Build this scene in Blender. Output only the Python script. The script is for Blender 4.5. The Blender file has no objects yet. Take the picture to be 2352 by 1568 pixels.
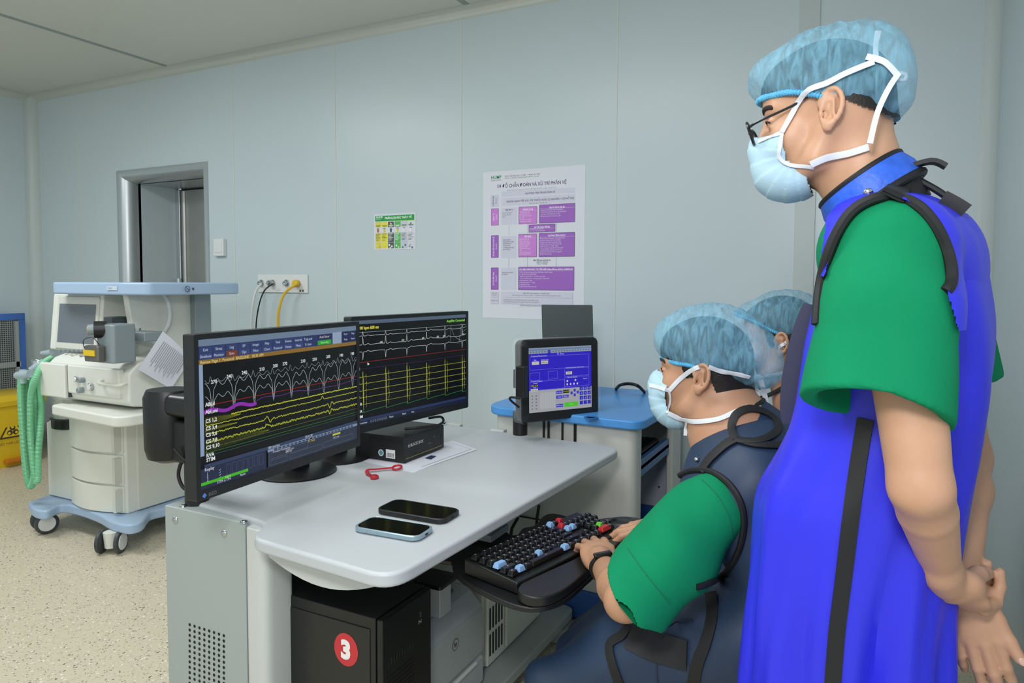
import bpy, math, random
import numpy as np
from mathutils import Vector, Matrix
random.seed(7); np.random.seed(7)
C = bpy.context.scene.collection
# ---------------------------------------------------------------- camera, world, lights, exposure
H = 1.33; FOC = 1600.0; YAW = math.radians(26.9); PIT = math.radians(3.0); ROLL = .004
cam = bpy.data.cameras.new('camera'); cam.sensor_width = 36; cam.lens = FOC/2352*36
cam.shift_y = -52/2352; cam.clip_start = 0.02
camo = bpy.data.objects.new('camera', cam); C.objects.link(camo)
camo.location = (0, 0, H); camo.rotation_euler = (Matrix.Rotation(YAW, 3, 'Z') @ Matrix.Rotation(math.pi/2-PIT, 3, 'X') @ Matrix.Rotation(ROLL, 3, 'Z')).to_euler()
bpy.context.scene.camera = camo
sc = bpy.context.scene
sc.view_settings.view_transform = 'Standard'; sc.view_settings.look = 'None'
sc.view_settings.gamma = 1; sc.view_settings.use_curve_mapping = False
sc.view_settings.exposure = 0.2
w = bpy.data.worlds.new('world'); sc.world = w; w.use_nodes = True
w.node_tree.nodes['Background'].inputs[0].default_value = (0.86, 0.96, 1.0, 1)
w.node_tree.nodes['Background'].inputs[1].default_value = 0.72
def area(name, loc, rot, sx, sy, power, col=(1, 1, 1)):
    l = bpy.data.lights.new(name, 'AREA'); l.shape = 'RECTANGLE'; l.size = sx; l.size_y = sy
    l.energy = power; l.color = col
    o = bpy.data.objects.new(name, l); C.objects.link(o); o.location = loc; o.rotation_euler = rot
    return o
area('ceiling_panel_light', (-1.5, 1.15, 2.76), (0, 0, 0), 1.2, .6, 22, (.95, .98, 1))
area('ceiling_panel_light', (-3.9, 1.2, 2.76), (0, 0, 0), 1.2, .6, 32, (.95, .98, 1))
area('ceiling_panel_light', (-.6, -0.8, 2.76), (0, 0, 0), 1.2, 1.2, 20, (.97, .98, 1))
# the photographer's flash, held above the camera
area('camera_flash', (-0.15, -0.25, 1.95), (math.radians(78), 0, YAW), .35, .25, 16, (1, .98, .96))

# ---------------------------------------------------------------- picking points of the place
Fd = Vector((-math.sin(YAW), math.cos(YAW), 0)); Rt = Vector((math.cos(YAW), math.sin(YAW), 0))
Fw = Fd*math.cos(PIT)+Vector((0, 0, -math.sin(PIT))); Up = Fd*math.sin(PIT)+Vector((0, 0, math.cos(PIT)))
EYE = Vector((0, 0, H))
Rt, Up = Rt*math.cos(ROLL)+Up*math.sin(ROLL), Up*math.cos(ROLL)-Rt*math.sin(ROLL)
def ray(px, py): return Fw+Rt*((px-1176)/FOC)+Up*((732-py)/FOC)
def PY(px, py, y): d = ray(px, py); return EYE+d*(y/d.y)
def PX(px, py, x): d = ray(px, py); return EYE+d*(x/d.x)
def PZ(px, py, z): d = ray(px, py); return EYE+d*((z-H)/d.z)
def PD(px, py, dep): d = ray(px, py); return EYE+d*dep
def project(p):
    v = Vector(p)-EYE; d = v.dot(Fw); return (1176+FOC*v.dot(Rt)/d, 732-FOC*v.dot(Up)/d, d)

# ---------------------------------------------------------------- materials
MATS = {}
def srgb(c):
    if isinstance(c, str):
        c = [int(c[i:i+2], 16)/255 for i in (0, 2, 4)]
    return tuple((x/12.92 if x <= .04045 else ((x+.055)/1.055)**2.4) for x in c)+(1,)
def mat(name, col, rough=.5, metal=0, emit=None, es=1.0, spec=None, noise=0, nscale=30, bump=0, bscale=200, alpha=1, sss=0, coat=0, trans=0):
    if name in MATS: return MATS[name]
    m = bpy.data.materials.new(name); m.use_nodes = True; nt = m.node_tree; b = nt.nodes['Principled BSDF']
    col = srgb(col)
    b.inputs['Base Color'].default_value = col; b.inputs['Roughness'].default_value = rough
    b.inputs['Metallic'].default_value = metal
    if spec is not None: b.inputs['Specular IOR Level'].default_value = spec
    if emit is not None:
        b.inputs['Emission Color'].default_value = srgb(emit); b.inputs['Emission Strength'].default_value = es
    if coat: b.inputs['Coat Weight'].default_value = coat
    if trans: b.inputs['Transmission Weight'].default_value = trans
    b.inputs['Alpha'].default_value = alpha
    if sss:
        b.inputs['Subsurface Weight'].default_value = sss; b.inputs['Subsurface Radius'].default_value = (1, .35, .2)
        b.inputs['Subsurface Scale'].default_value = .008
    tc = nt.nodes.new('ShaderNodeTexCoord')
    if noise:
        n = nt.nodes.new('ShaderNodeTexNoise'); n.inputs['Scale'].default_value = nscale; n.inputs['Detail'].default_value = 5
        nt.links.new(tc.outputs['Object'], n.inputs['Vector'])
        r = nt.nodes.new('ShaderNodeMapRange'); r.inputs[1].default_value = .3; r.inputs[2].default_value = .7
        r.inputs[3].default_value = 1-noise; r.inputs[4].default_value = 1+noise
        nt.links.new(n.outputs[0], r.inputs[0])
        mx = nt.nodes.new('ShaderNodeMix'); mx.data_type = 'RGBA'; mx.blend_type = 'MULTIPLY'; mx.inputs[0].default_value = 1
        mx.inputs[6].default_value = col; nt.links.new(r.outputs[0], mx.inputs[7]); nt.links.new(mx.outputs[2], b.inputs['Base Color'])
    if bump:
        n = nt.nodes.new('ShaderNodeTexNoise'); n.inputs['Scale'].default_value = bscale; n.inputs['Detail'].default_value = 3
        nt.links.new(tc.outputs['Object'], n.inputs['Vector'])
        bp = nt.nodes.new('ShaderNodeBump'); bp.inputs['Strength'].default_value = bump; bp.inputs['Distance'].default_value = .003
        nt.links.new(n.outputs[0], bp.inputs['Height']); nt.links.new(bp.outputs[0], b.inputs['Normal'])
    MATS[name] = m; return m

# ---------------------------------------------------------------- mesh builder
class MB:
    def __init__(s): s.v = []; s.f = []; s.mi = []; s.M = Matrix(); s.mats = []; s.cur = 0
    def mat(s, m):
        if m not in s.mats: s.mats.append(m)
        s.cur = s.mats.index(m); return s
    def add(s, vs, fs):
        o = len(s.v); s.v += [tuple(s.M @ Vector(p)) for p in vs]
        for f in fs: s.f.append([o+i for i in f]); s.mi.append(s.cur)
        return s
    def box(s, x0, x1, y0, y1, z0, z1):
        return s.add([(x0,y0,z0),(x1,y0,z0),(x1,y1,z0),(x0,y1,z0),(x0,y0,z1),(x1,y0,z1),(x1,y1,z1),(x0,y1,z1)],
                     [(0,3,2,1),(4,5,6,7),(0,1,5,4),(1,2,6,5),(2,3,7,6),(3,0,4,7)])
    def cbox(s, c, sx, sy, sz): return s.box(c[0]-sx/2, c[0]+sx/2, c[1]-sy/2, c[1]+sy/2, c[2]-sz/2, c[2]+sz/2)
    def prism(s, poly, z0, z1, axis='z'):
        n = len(poly)
        def P(a, b, c): return {'z': (a, b, c), 'y': (a, c, b), 'x': (c, a, b)}[axis]
        vs = [P(a, b, z0) for a, b in poly]+[P(a, b, z1) for a, b in poly]
        fs = [list(range(n))[::-1], list(range(n, 2*n))]+[(i, (i+1) % n, n+(i+1) % n, n+i) for i in range(n)]
        return s.add(vs, fs)
    def loft(s, rings, cap0=True, cap1=True):
        n = len(rings[0]); vs = [p for r in rings for p in r]; fs = []
        for k in range(len(rings)-1):
            for i in range(n): fs.append((k*n+i, k*n+(i+1) % n, (k+1)*n+(i+1) % n, (k+1)*n+i))
        if cap0: fs.append(list(range(n))[::-1])
        if cap1: fs.append([(len(rings)-1)*n+i for i in range(n)])
        return s.add(vs, fs)
    def tube(s, pts, r, n=10, caps=True):
        pts = [Vector(p) for p in pts]; rings = []; m = len(pts)
        rr = r if isinstance(r, (list, tuple)) else [r]*m
        up = None
        for i, p in enumerate(pts):
            t = (pts[min(i+1, m-1)]-pts[max(i-1, 0)]).normalized()
            if up is None:
                up = Vector((0, 0, 1)) if abs(t.z) < .9 else Vector((1, 0, 0))
            a = (up-t*up.dot(t))
            if a.length < 1e-6: a = t.orthogonal()
            a.normalize(); b = t.cross(a); up = a
            rings.append([tuple(p+(a*math.cos(2*math.pi*k/n)+b*math.sin(2*math.pi*k/n))*rr[i]) for k in range(n)])
        return s.loft(rings, caps, caps)
    def cyl(s, a, b, r, n=20, r2=None): return s.tube([a, b], [r, r if r2 is None else r2], n)
    def lathe(s, c, prof, n=24, axis='z'):
        rings = []
        for r, h in prof:
            ring = []
            for k in range(n):
                a = 2*math.pi*k/n; u, v = r*math.cos(a), r*math.sin(a)
                ring.append({'z': (c[0]+u, c[1]+v, c[2]+h), 'x': (c[0]+h, c[1]+u, c[2]+v), 'y': (c[0]+v, c[1]+h, c[2]+u)}[axis])
            rings.append(ring)
        return s.loft(rings)
    def ell(s, c, rx, ry, rz, n=16, R=None):
        rings = []
        for i in range(1, n):
            t = math.pi*i/n; ring = []
            for k in range(2*n):
                a = math.pi*k/n; p = Vector((rx*math.sin(t)*math.cos(a), ry*math.sin(t)*math.sin(a), -rz*math.cos(t)))
                if R is not None: p = R @ p
                ring.append(tuple(Vector(c)+p))
            rings.append(ring)
        return s.loft(rings)
    def ribbon(s, pts, nrm, wd, th=.001):
        # flat strap along pts; nrm: outward normals (one or many); width across
        pts = [Vector(p) for p in pts]; m = len(pts); rings = []
        for i, p in enumerate(pts):
            t = (pts[min(i+1, m-1)]-pts[max(i-1, 0)]).normalized()
            nn = Vector(nrm[i] if isinstance(nrm, list) else nrm); a = t.cross(nn)
            if a.length < 1e-6: a = t.orthogonal()
            a.normalize(); b = a.cross(t).normalized()
            W = (wd[i] if isinstance(wd, (list, tuple)) else wd)/2
            rings.append([tuple(p+a*W), tuple(p+a*W+b*th), tuple(p+a*W*.5+b*th*1.25), tuple(p-a*W*.5+b*th*1.25), tuple(p-a*W+b*th), tuple(p-a*W)])
        return s.loft(rings)
def lin2(vals): return vals
def wloc(o):
    p = Vector((0, 0, 0))
    while o is not None: p += Vector(o.location); o = o.parent
    return p
def link_mesh(name, me, parent=None, mats=(), bevel=0, seg=2, smooth=True, loc=None):
    o = bpy.data.objects.new(name, me); C.objects.link(o)
    for m in mats: me.materials.append(m)
    if parent is not None: o.parent = parent; org = wloc(parent)
    else: org = Vector(loc) if loc is not None else Vector((0, 0, 0)); o.location = org
    if org.length: me.transform(Matrix.Translation(-org))
    if smooth: me.shade_smooth() if hasattr(me, 'shade_smooth') else None
    if bevel:
        b = o.modifiers.new('bevel', 'BEVEL'); b.width = bevel; b.segments = seg; b.limit_method = 'ANGLE'
        b.angle_limit = math.radians(35); b.harden_normals = True
    return o
def obj(name, mb, m=None, parent=None, bevel=0, seg=2, smooth=None, loc=None):
    me = bpy.data.meshes.new(name); me.from_pydata(mb.v, [], mb.f)
    mats = mb.mats if mb.mats else [m]
    o = link_mesh(name, me, parent, mats, bevel, seg, False, loc)
    if mb.mats: me.polygons.foreach_set('material_index', mb.mi)
    if smooth is None: smooth = bool(bevel)
    if smooth: me.polygons.foreach_set('use_smooth', [True]*len(me.polygons))
    if smooth and not bevel:
        try:
            me.set_sharp_from_angle(angle=math.radians(42))
        except Exception: pass
    me.update(); return o
def tag(o, label, cat, group=None, kind=None):
    if label: o['label'] = label
    if cat: o['category'] = cat
    if group: o['group'] = group
    if kind: o['kind'] = kind
    return o
def thing(name, label, cat, loc, group=None):
    o = bpy.data.objects.new(name, None); C.objects.link(o); o.location = loc; o.empty_display_size = .1
    return tag(o, label, cat, group)
def struct(name, mb, m=None, parent=None, **k):
    o = obj(name, mb, m, parent, **k)
    if parent is None: o['kind'] = 'structure'
    return o
def copy_tree(o, parent=None, off=None):
    c = o.copy(); C.objects.link(c)
    if parent is not None: c.parent = parent
    if off is not None: c.location = Vector(o.location)+Vector(off)
    for ch in list(o.children): copy_tree(ch, c)
    return c
def rpoly(x0, x1, y0, y1, r, n=6):
    rs = r if isinstance(r, (list, tuple)) else [r]*4; out = []
    for (cx, cy, a, q) in ((x1-rs[0], y0+rs[0], -90, rs[0]), (x1-rs[1], y1-rs[1], 0, rs[1]), (x0+rs[2], y1-rs[2], 90, rs[2]), (x0+rs[3], y0+rs[3], 180, rs[3])):
        for i in range(n+1):
            t = math.radians(a+90*i/n); out.append((cx+q*math.cos(t), cy+q*math.sin(t)))
    return out
def round_poly(pts, r, n=5):
    out = []; m = len(pts)
    for i in range(m):
        p = Vector(pts[i]).to_2d(); a = Vector(pts[i-1]).to_2d(); b = Vector(pts[(i+1) % m]).to_2d()
        rr = r[i] if isinstance(r, (list, tuple)) else r
        u = (a-p); v = (b-p); la, lb = u.length, v.length; q = min(rr, la*.45, lb*.45)
        if q < 1e-5: out.append(tuple(p)); continue
        s0 = p+u.normalized()*q; s1 = p+v.normalized()*q
        for k in range(n+1):
            t = k/n; out.append(tuple(s0*(1-t)**2+p*2*t*(1-t)+s1*t*t))
    return out
def crom(pts, n=8):
    P = [Vector(p) for p in pts]; out = []
    for i in range(len(P)-1):
        a, b, c, d = P[max(i-1, 0)], P[i], P[i+1], P[min(i+2, len(P)-1)]
        for k in range(n):
            t = k/n
            out.append(.5*((2*b)+(c-a)*t+(2*a-5*b+4*c-d)*t*t+(3*b-a-3*c+d)*t**3))
    out.append(P[-1]); return out

# ---------------------------------------------------------------- flat prints and screens
_tc = {}
def text_polys(s, size, align='LEFT', bold=0):
    key = (s, size, align, bold)
    if key in _tc: return _tc[key]
    cu = bpy.data.curves.new('t', 'FONT'); cu.body = s; cu.size = size; cu.align_x = align; cu.offset = bold
    cu.resolution_u = 3
    o = bpy.data.objects.new('t', cu); C.objects.link(o)
    dg = bpy.context.evaluated_depsgraph_get(); dg.update()
    me = bpy.data.meshes.new_from_object(o.evaluated_get(dg))
    v = [(p.co.x, p.co.y) for p in me.vertices]; f = [list(p.vertices) for p in me.polygons]
    bpy.data.objects.remove(o); bpy.data.curves.remove(cu); bpy.data.meshes.remove(me)
    _tc[key] = (v, f); return v, f
def cmat(col, glow=0):
    n = 'print_'+col if not glow else 'glow_'+col
    if glow: return mat(n, '050505', .35, emit=col, es=glow)
    return mat(n, col, .55)
class Canvas:
    """flat artwork in metres: x right, y up, each later piece a hair higher; M maps it into place"""
    def __init__(s, M, glow=0, step=.00002): s.mb = MB(); s.mb.M = M; s.z = 0; s.g = glow; s.st = step
    def m(s, col, lift=True):
        s.mb.mat(cmat(col, s.g))
        if lift: s.z += s.st
    def rect(s, x, y, w, h, col, lift=True):
        s.m(col, lift); s.mb.add([(x, y, s.z), (x+w, y, s.z), (x+w, y+h, s.z), (x, y+h, s.z)], [(0, 1, 2, 3)])
    def frame(s, x, y, w, h, t, col):
        s.rect(x, y, w, t, col); s.rect(x, y+h-t, w, t, col, False); s.rect(x, y, t, h, col, False); s.rect(x+w-t, y, t, h, col, False)
    def poly(s, pts, col): s.m(col); s.mb.add([(a, b, s.z) for a, b in pts], [list(range(len(pts)))])
    def rrect(s, x, y, w, h, r, col): s.poly(rpoly(x, x+w, y, y+h, r, 4), col)
    def disc(s, x, y, r, col, n=32, ry=None): s.poly([(x+r*math.cos(2*math.pi*k/n), y+(ry or r)*math.sin(2*math.pi*k/n)) for k in range(n)], col)
    def line(s, pts, w, col, lift=True):
        s.m(col, lift); n = len(pts); vs = []
        for i, (x, y) in enumerate(pts):
            a = pts[max(i-1, 0)]; b = pts[min(i+1, n-1)]; dx, dy = b[0]-a[0], b[1]-a[1]; L = math.hypot(dx, dy) or 1
            nx, ny = -dy/L, dx/L
            vs += [(x+nx*w/2, y+ny*w/2, s.z), (x-nx*w/2, y-ny*w/2, s.z)]
        s.mb.add(vs, [(2*i+1, 2*i+3, 2*i+2, 2*i) for i in range(n-1)])
    def text(s, t, x, y, size, col, align='LEFT', bold=0, sx=1, rot=0):
        s.m(col); v, f = text_polys(t, size, align, bold); c, q = math.cos(rot), math.sin(rot)
        s.mb.add([(x+(a*sx)*c-b*q, y+(a*sx)*q+b*c, s.z) for a, b in v], f)
    def done(s, name, parent): return obj(name, s.mb, None, parent)
def frame_from(o, xdir, nrm):
    """matrix whose x runs along xdir, z along nrm, origin o"""
    x = Vector(xdir).normalized(); z = Vector(nrm); z = (z-x*z.dot(x)).normalized(); y = z.cross(x)
    return Matrix(((x.x, y.x, z.x, o[0]), (x.y, y.y, z.y, o[1]), (x.z, y.z, z.z, o[2]), (0, 0, 0, 1)))
# ================================================================ THE ROOM
WY = 3.3; XL = -5.98; XR = .437; CZ = 2.8
def floor_mat():
    m = bpy.data.materials.new('speckled_vinyl'); m.use_nodes = True; nt = m.node_tree; b = nt.nodes['Principled BSDF']
    tc = nt.nodes.new('ShaderNodeTexCoord'); b.inputs['Roughness'].default_value = .38
    prev = None
    base = nt.nodes.new('ShaderNodeTexNoise'); base.inputs['Scale'].default_value = 90; nt.links.new(tc.outputs['Object'], base.inputs['Vector'])
    cr = nt.nodes.new('ShaderNodeMix'); cr.data_type = 'RGBA'; cr.inputs[6].default_value = srgb('D8CEB6'); cr.inputs[7].default_value = srgb('C8BEA6')
    nt.links.new(base.outputs[0], cr.inputs[0]); prev = cr.outputs[2]
    for sc_, th, pick, col, dist in ((75, .13, .45, '4a4a48', 1.6), (110, .15, .5, '8a8878', 1.2), (60, .14, .62, 'EEEADA', 1.5), (45, .1, .7, '5a584e', 2.2)):
        n = nt.nodes.new('ShaderNodeTexNoise'); n.inputs['Scale'].default_value = sc_*1.5; nt.links.new(tc.outputs['Object'], n.inputs['Vector'])
        add = nt.nodes.new('ShaderNodeMix'); add.data_type = 'RGBA'; add.blend_type = 'LINEAR_LIGHT'; add.inputs[0].default_value = .006*dist
        nt.links.new(tc.outputs['Object'], add.inputs[6]); nt.links.new(n.outputs[1], add.inputs[7])
        v = nt.nodes.new('ShaderNodeTexVoronoi'); v.inputs['Scale'].default_value = sc_; nt.links.new(add.outputs[2], v.inputs['Vector'])
        lt = nt.nodes.new('ShaderNodeMath'); lt.operation = 'LESS_THAN'; lt.inputs[1].default_value = th*1.6; nt.links.new(v.outputs['Distance'], lt.inputs[0])
        sp = nt.nodes.new('ShaderNodeSeparateColor'); nt.links.new(v.outputs['Color'], sp.inputs[0])
        g = nt.nodes.new('ShaderNodeMath'); g.operation = 'GREATER_THAN'; g.inputs[1].default_value = pick; nt.links.new(sp.outputs[0], g.inputs[0])
        mu = nt.nodes.new('ShaderNodeMath'); mu.operation = 'MULTIPLY'; nt.links.new(lt.outputs[0], mu.inputs[0]); nt.links.new(g.outputs[0], mu.inputs[1])
        mx = nt.nodes.new('ShaderNodeMix'); mx.data_type = 'RGBA'; mx.inputs[7].default_value = srgb(col)
        nt.links.new(mu.outputs[0], mx.inputs[0]); nt.links.new(prev, mx.inputs[6]); prev = mx.outputs[2]
    nt.links.new(prev, b.inputs['Base Color']); return m
M_floor = floor_mat()
M_wall = mat('wall_panel_paint', 'C2CFD3', .33, noise=.02, nscale=1.2, spec=.5)
M_strip = mat('cover_strip_paint', 'BAC5C4', .4)
M_seam = mat('seam_sealant', 'CED4CC', .6)
M_ceil = mat('ceiling_panel_paint', 'D6D6CC', .55, noise=.02, nscale=1)
M_ceilseam = mat('ceiling_seam_strip', '96A09E', .5)
M_corn = mat('aluminium_cove', 'C6C9C1', .3, metal=.25)
M_steel = mat('brushed_steel', 'B4B4B0', .38, metal=.8, noise=.05, nscale=8)
M_steel2 = mat('satin_steel_frame', 'BEC4C6', .32, metal=.7)
M_dark = mat('dark_gap', '15181a', .8)

struct('floor', MB().box(XL-.1, XR+.1, -2.2, WY+.6, -.06, 0), M_floor)
struct('ceiling', MB().box(XL-.1, XR+.1, -2.2, WY+.1, CZ, CZ+.08), M_ceil)
DX0, DX1, DZ = -4.934, -3.974, 2.135
mb = MB(); T = .12
mb.box(XL-.1, DX0, WY, WY+T, 0, CZ); mb.box(DX1, XR+.12, WY, WY+T, 0, CZ); mb.box(DX0, DX1, WY, WY+T, DZ, CZ)
wall = struct('wall_back', mb, M_wall)
struct('wall_left', MB().box(XL-.12, XL, -2.2, WY+.1, 0, CZ), M_wall)
struct('wall_right', MB().box(XR, XR+.12, .9, WY+.1, 0, CZ), M_wall)
# panel seams: thin sealant beads standing a hair proud of the sheets
mb = MB()
for x in (-5.389, -4.57, -3.734, -2.871, -1.987, -1.106):
    z0 = DZ+.001 if DX0 < x < DX1 else 0
    mb.box(x-.0028, x+.0028, WY-.0018, WY+.001, z0, CZ)
struct('trim_seams_back', mb, M_seam)
mb = MB()
for y in (2.35, 1.35): mb.box(XR-.0018, XR+.001, y-.0028, y+.0028, 0, CZ)
struct('trim_seams_right', mb, M_seam)
mb = MB(); mb.box(-.286, -.204, WY-.006, WY+.001, 0, CZ); struct('trim_cover_strip', mb, M_strip, bevel=.002)
def cove(x, y, sx, sy, r, z0, z1):
    # concave quarter cove standing in a room corner
    pts = [(x, y)]; n = 8
    for k in range(n+1):
        a = math.radians(90*k/n); pts.append((x+sx*r*(1-math.sin(a)), y+sy*r*(1-math.cos(a))))
    if sx*sy < 0: pts = pts[::-1]
    return MB().prism(pts, z0, z1)
struct('trim_corner_left', cove(XL, WY, 1, -1, .075, 0, CZ), M_strip, smooth=True)
struct('trim_corner_right', cove(XR, WY, -1, -1, .055, 0, CZ), M_strip, smooth=True)
# ceiling cornice (quarter cove) on the back and left walls
def cornice(along, a0, a1, y, s, r=.055):
    prof = [(y, CZ)]
    for k in range(9):
        t = math.radians(90*k/8); prof.append((y+s*r*(1-math.sin(t)), CZ-r*(1-math.cos(t))))
    return prof
def sweep(prof, along, a0, a1):
    mb = MB(); n = len(prof)
    for a, b in ((a0, a1),):
        r0 = [((a, p, z) if along == 'x' else (p, a, z)) for p, z in prof]; r1 = [((b, p, z) if along == 'x' else (p, b, z)) for p, z in prof]
        mb.loft([r0, r1])
    return mb
struct('trim_cornice_back', sweep(cornice('x', 0, 0, WY, -1), 'x', XL, XR), M_corn, smooth=True)
struct('trim_cornice_left', sweep(cornice('y', 0, 0, XL, 1), 'y', -2.2, WY), M_corn, smooth=True)
struct('trim_cornice_right', sweep(cornice('y', 0, 0, XR, -1), 'y', .9, WY), M_corn, smooth=True)
mb = MB()
xs = PZ(1062, 3, CZ).x
for x in (-4.315, xs): mb.box(x-.017, x+.017, -2.2, WY-.05, CZ-.003, CZ+.001)
struct('trim_ceiling_seams', mb, M_ceilseam)
# ---- doorway: rounded satin steel surround, deep reveal, steel door leaf
door = thing('door_1', None, None, (DX0, WY, 0)); door['kind'] = 'structure'
R_ = .08; prof = [(0, 0)]+[(.002, -.012)]+[(.012+ .075*math.sin(math.radians(t)), -.014+.10*(1-math.cos(math.radians(t)))) for t in range(0, 91, 10)]+[(.087, .12), (0, .12)]
ringL = [[(DX0+u, WY+v, z) for u, v in prof] for z in (0,)]
def ring_at(kind):
    out = []
    for u, v in prof:
        z = DZ-u
        out.append((DX0+u, WY+v, z) if kind == 'L' else (DX1-u, WY+v, z))
    return out
mb = MB().loft([[(DX0+u, WY+v, 0) for u, v in prof], ring_at('L'), ring_at('R'), [(DX1-u, WY+v, 0) for u, v in prof]])
obj('door_frame', mb, M_steel2, door, smooth=True)
YD = 3.74; ix0 = DX0+.087; ix1 = DX1-.087; iz = DZ-.087
obj('reveal_panel', MB().box(ix0-.05, ix0, WY+.1, YD, 0, iz).box(ix1, ix1+.05, WY+.1, YD, 0, iz), M_wall, door)
obj('reveal_ceiling', MB().box(ix0-.05, ix1+.05, WY+.1, YD+.05, iz, iz+.04), M_steel2, door)
obj('jamb_strip', MB().box(ix0, ix0+.045, YD-.03, YD, 0, iz-.005), M_steel2, door, bevel=.008)
leaf = obj('door_leaf', MB().box(ix0+.06, ix1, YD-.012, YD+.03, .005, iz-.012), M_steel, door, bevel=.003)
obj('door_gap', MB().box(ix0+.02, ix1, YD+.01, YD+.04, 0, iz), M_dark, door)
obj('edge_profile', MB().cyl((ix0+.085, YD-.014, .01), (ix0+.085, YD-.014, iz-.02), .022, 16), M_steel, door, smooth=True)
for z in (1.30, 1.17):
    hb = obj('hinge', MB().cyl((ix0+.05, YD-.05, z-.05), (ix0+.05, YD-.05, z+.05), .022, 16).box(ix0+.02, ix0+.12, YD-.05, YD-.02, z-.012, z+.012), M_steel2, door, smooth=True)
    obj('handle_lever', MB().tube([(ix0+.05, YD-.055, z), (ix0+.12, YD-.075, z), (ix0+.25, YD-.07, z-.004)], .008, 10), M_steel2, door, smooth=True)

# ---------------------------------------------------------------- things on the back wall
M_white = mat('white_plastic', 'DDE0E0', .4)
M_paper = mat('white_paper', 'D9DCE6', .55)
M_black = mat('black_plastic', '101113', .42)
M_rub = mat('black_rubber', '0c0c0d', .6)
M_chrome = mat('chrome', 'B9BDBF', .15, metal=1)
def wallM(x, z, off=.0012): return frame_from((x, WY-off, z), (1, 0, 0), (0, -1, 0))
# poster with the treatment chart
px0, px1, pz0, pz1 = -1.851, -1.266, 1.138, 1.918
PW, PH = px1-px0, pz1-pz0
post = thing('wall_poster', 'large white paper poster with purple flow chart boxes, taped to the back wall', 'poster', (px0, WY, pz0))
obj('sheet', MB().box(px0, px1, WY-.0012, WY-.0002, pz0, pz1), M_paper, post)
c = Canvas(wallM(px0, pz0))
U = PW/896.0   # zoom units
def X(u): return (u-153)*U
Hh = PH/1290.
def Z(v): return PH-(v-140)*Hh
def Zs(u, v):  # undo the slant of the zoomed view
    top = 178-70*(u-153)/896.; bot = 1452+26*(u-153)/896.; return PH*(1-(v-top)/(bot-top))
def prect(u0, v0, u1, v1, col, r=.004): c.rrect(X(u0), Zs(u0, v1), X(u1)-X(u0), Zs(u0, v0)-Zs(u0, v1), r, col)
PU, PK, LV, GR, DK = '9B63BE', 'C77FD3', 'CBCCDE', '2f9a55', '34303f'
c.text('HUMP', X(226), Zs(226, 235), .0185*1.25, '2a8f55', bold=.0006)
c.text('LINH DAM', X(226), Zs(226, 254), .0105, '4a4a55', sx=1.25)
c.text('BỆNH VIỆN ĐẠI HỌC Y DƯỢC - CƠ SỞ LINH ĐÀM', X(355), Zs(355, 217), .0108, '4a4a58', sx=.84)
c.text('HOSPITAL OF UNIVERSITY OF MEDICINE AND PHARMACY - LINH DAM', X(355), Zs(355, 233), .0078, '34343f', sx=.80)
c.text('SƠ ĐỒ CHẨN ĐOÁN VÀ XỬ TRÍ PHẢN VỆ', X(590), Zs(590, 292), .0245, '5a4a72', 'CENTER', .0005, .86)
c.text('(Ban hành kèm theo Thông tư số 51/2017/TT-BYT ngày 29/12/2017 của Bộ trưởng Bộ Y tế)', X(590), Zs(590, 324), .0088, '77758c', 'CENTER', sx=.86)
prect(324, 345, 968, 390, 'CDCEDF'); prect(324, 400, 968, 470, 'CDCEDF')
c.text('XÁC ĐỊNH TÌNH TRẠNG PHẢN VỆ', X(668), Zs(668, 358), .0125, DK, 'CENTER', .0002, .86)
c.text('NGỪNG NGAY TIẾP XÚC VỚI THUỐC HOẶC DỊ NGUYÊN + GỌI HỖ TRỢ', X(665), Zs(665, 422), .0135, DK, 'CENTER', .0002, .86)
c.text('Đặt người bệnh nằm đầu thấp', X(655), Zs(655, 445), .009, '66647a', 'CENTER', sx=.9)
prect(225, 375, 300, 480, LV)
def vbox(u0, v0, u1, v1, col, t1, t2, tc):
    prect(u0, v0, u1, v1, '5d4a78' if col != LV else LV); prect(u0+2.5, v0+3, u1-2.5, v1-3, col)
    yc = (Zs(u0, v0)+Zs(u0, v1))/2; s = .0105
    c.text(t1, X(u0+30), yc, s, tc, 'CENTER', .0002, .82, math.pi/2); c.text(t2, X(u0+54), yc, s*.9, tc, 'CENTER', .0001, .82, math.pi/2)
vbox(225, 375, 300, 480, LV, 'CHẨN ĐOÁN', 'Phụ lục II', DK)
vbox(229, 493, 300, 640, PK, 'PHÂN ĐỘ', 'Phụ lục II', 'F2E9F6')
vbox(229, 727, 300, 923, PU, 'XỬ TRÍ CẤP CỨU PHẢN VỆ', 'Phụ lục III', 'F2E9F6')
vbox(229, 1010, 300, 1205, PU, 'XỬ TRÍ TIẾP THEO', 'Phụ lục III', 'F2E9F6')
def lines(u0, v0, n, dv, wd, col, size=.0085, txt=None):
    for k in range(n):
        t = txt[k % len(txt)]; c.text(t, X(u0), Zs(u0, v0+dv*k), size, col, sx=.78)
prect(324, 488, 462, 632, 'CDCEDF'); prect(324, 735, 462, 925, 'CDCEDF'); prect(324, 1012, 462, 1205, 'CDCEDF')
for u in (394,): c.rect(X(u), Zs(u, 722), .001, Zs(u, 634)-Zs(u, 722), '555566'); c.rect(X(u), Zs(u, 1005), .001, Zs(u, 925)-Zs(u, 1005), '555566')
for u in (562, 812): c.rect(X(u), Zs(u, 715), .001, Zs(u, 620)-Zs(u, 715), '555566'); c.rect(X(u), Zs(u, 1003), .001, Zs(u, 915)-Zs(u, 1003), '555566')
c.text('NHẸ (Độ I)', X(394), Zs(394, 508), .0105, DK, 'CENTER', .0002, .85)
lines(332, 534, 3, 17, .0, '66647a', txt=['Chỉ có triệu chứng da,', 'mày đay, ngứa, phù', 'mạch.'])
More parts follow.
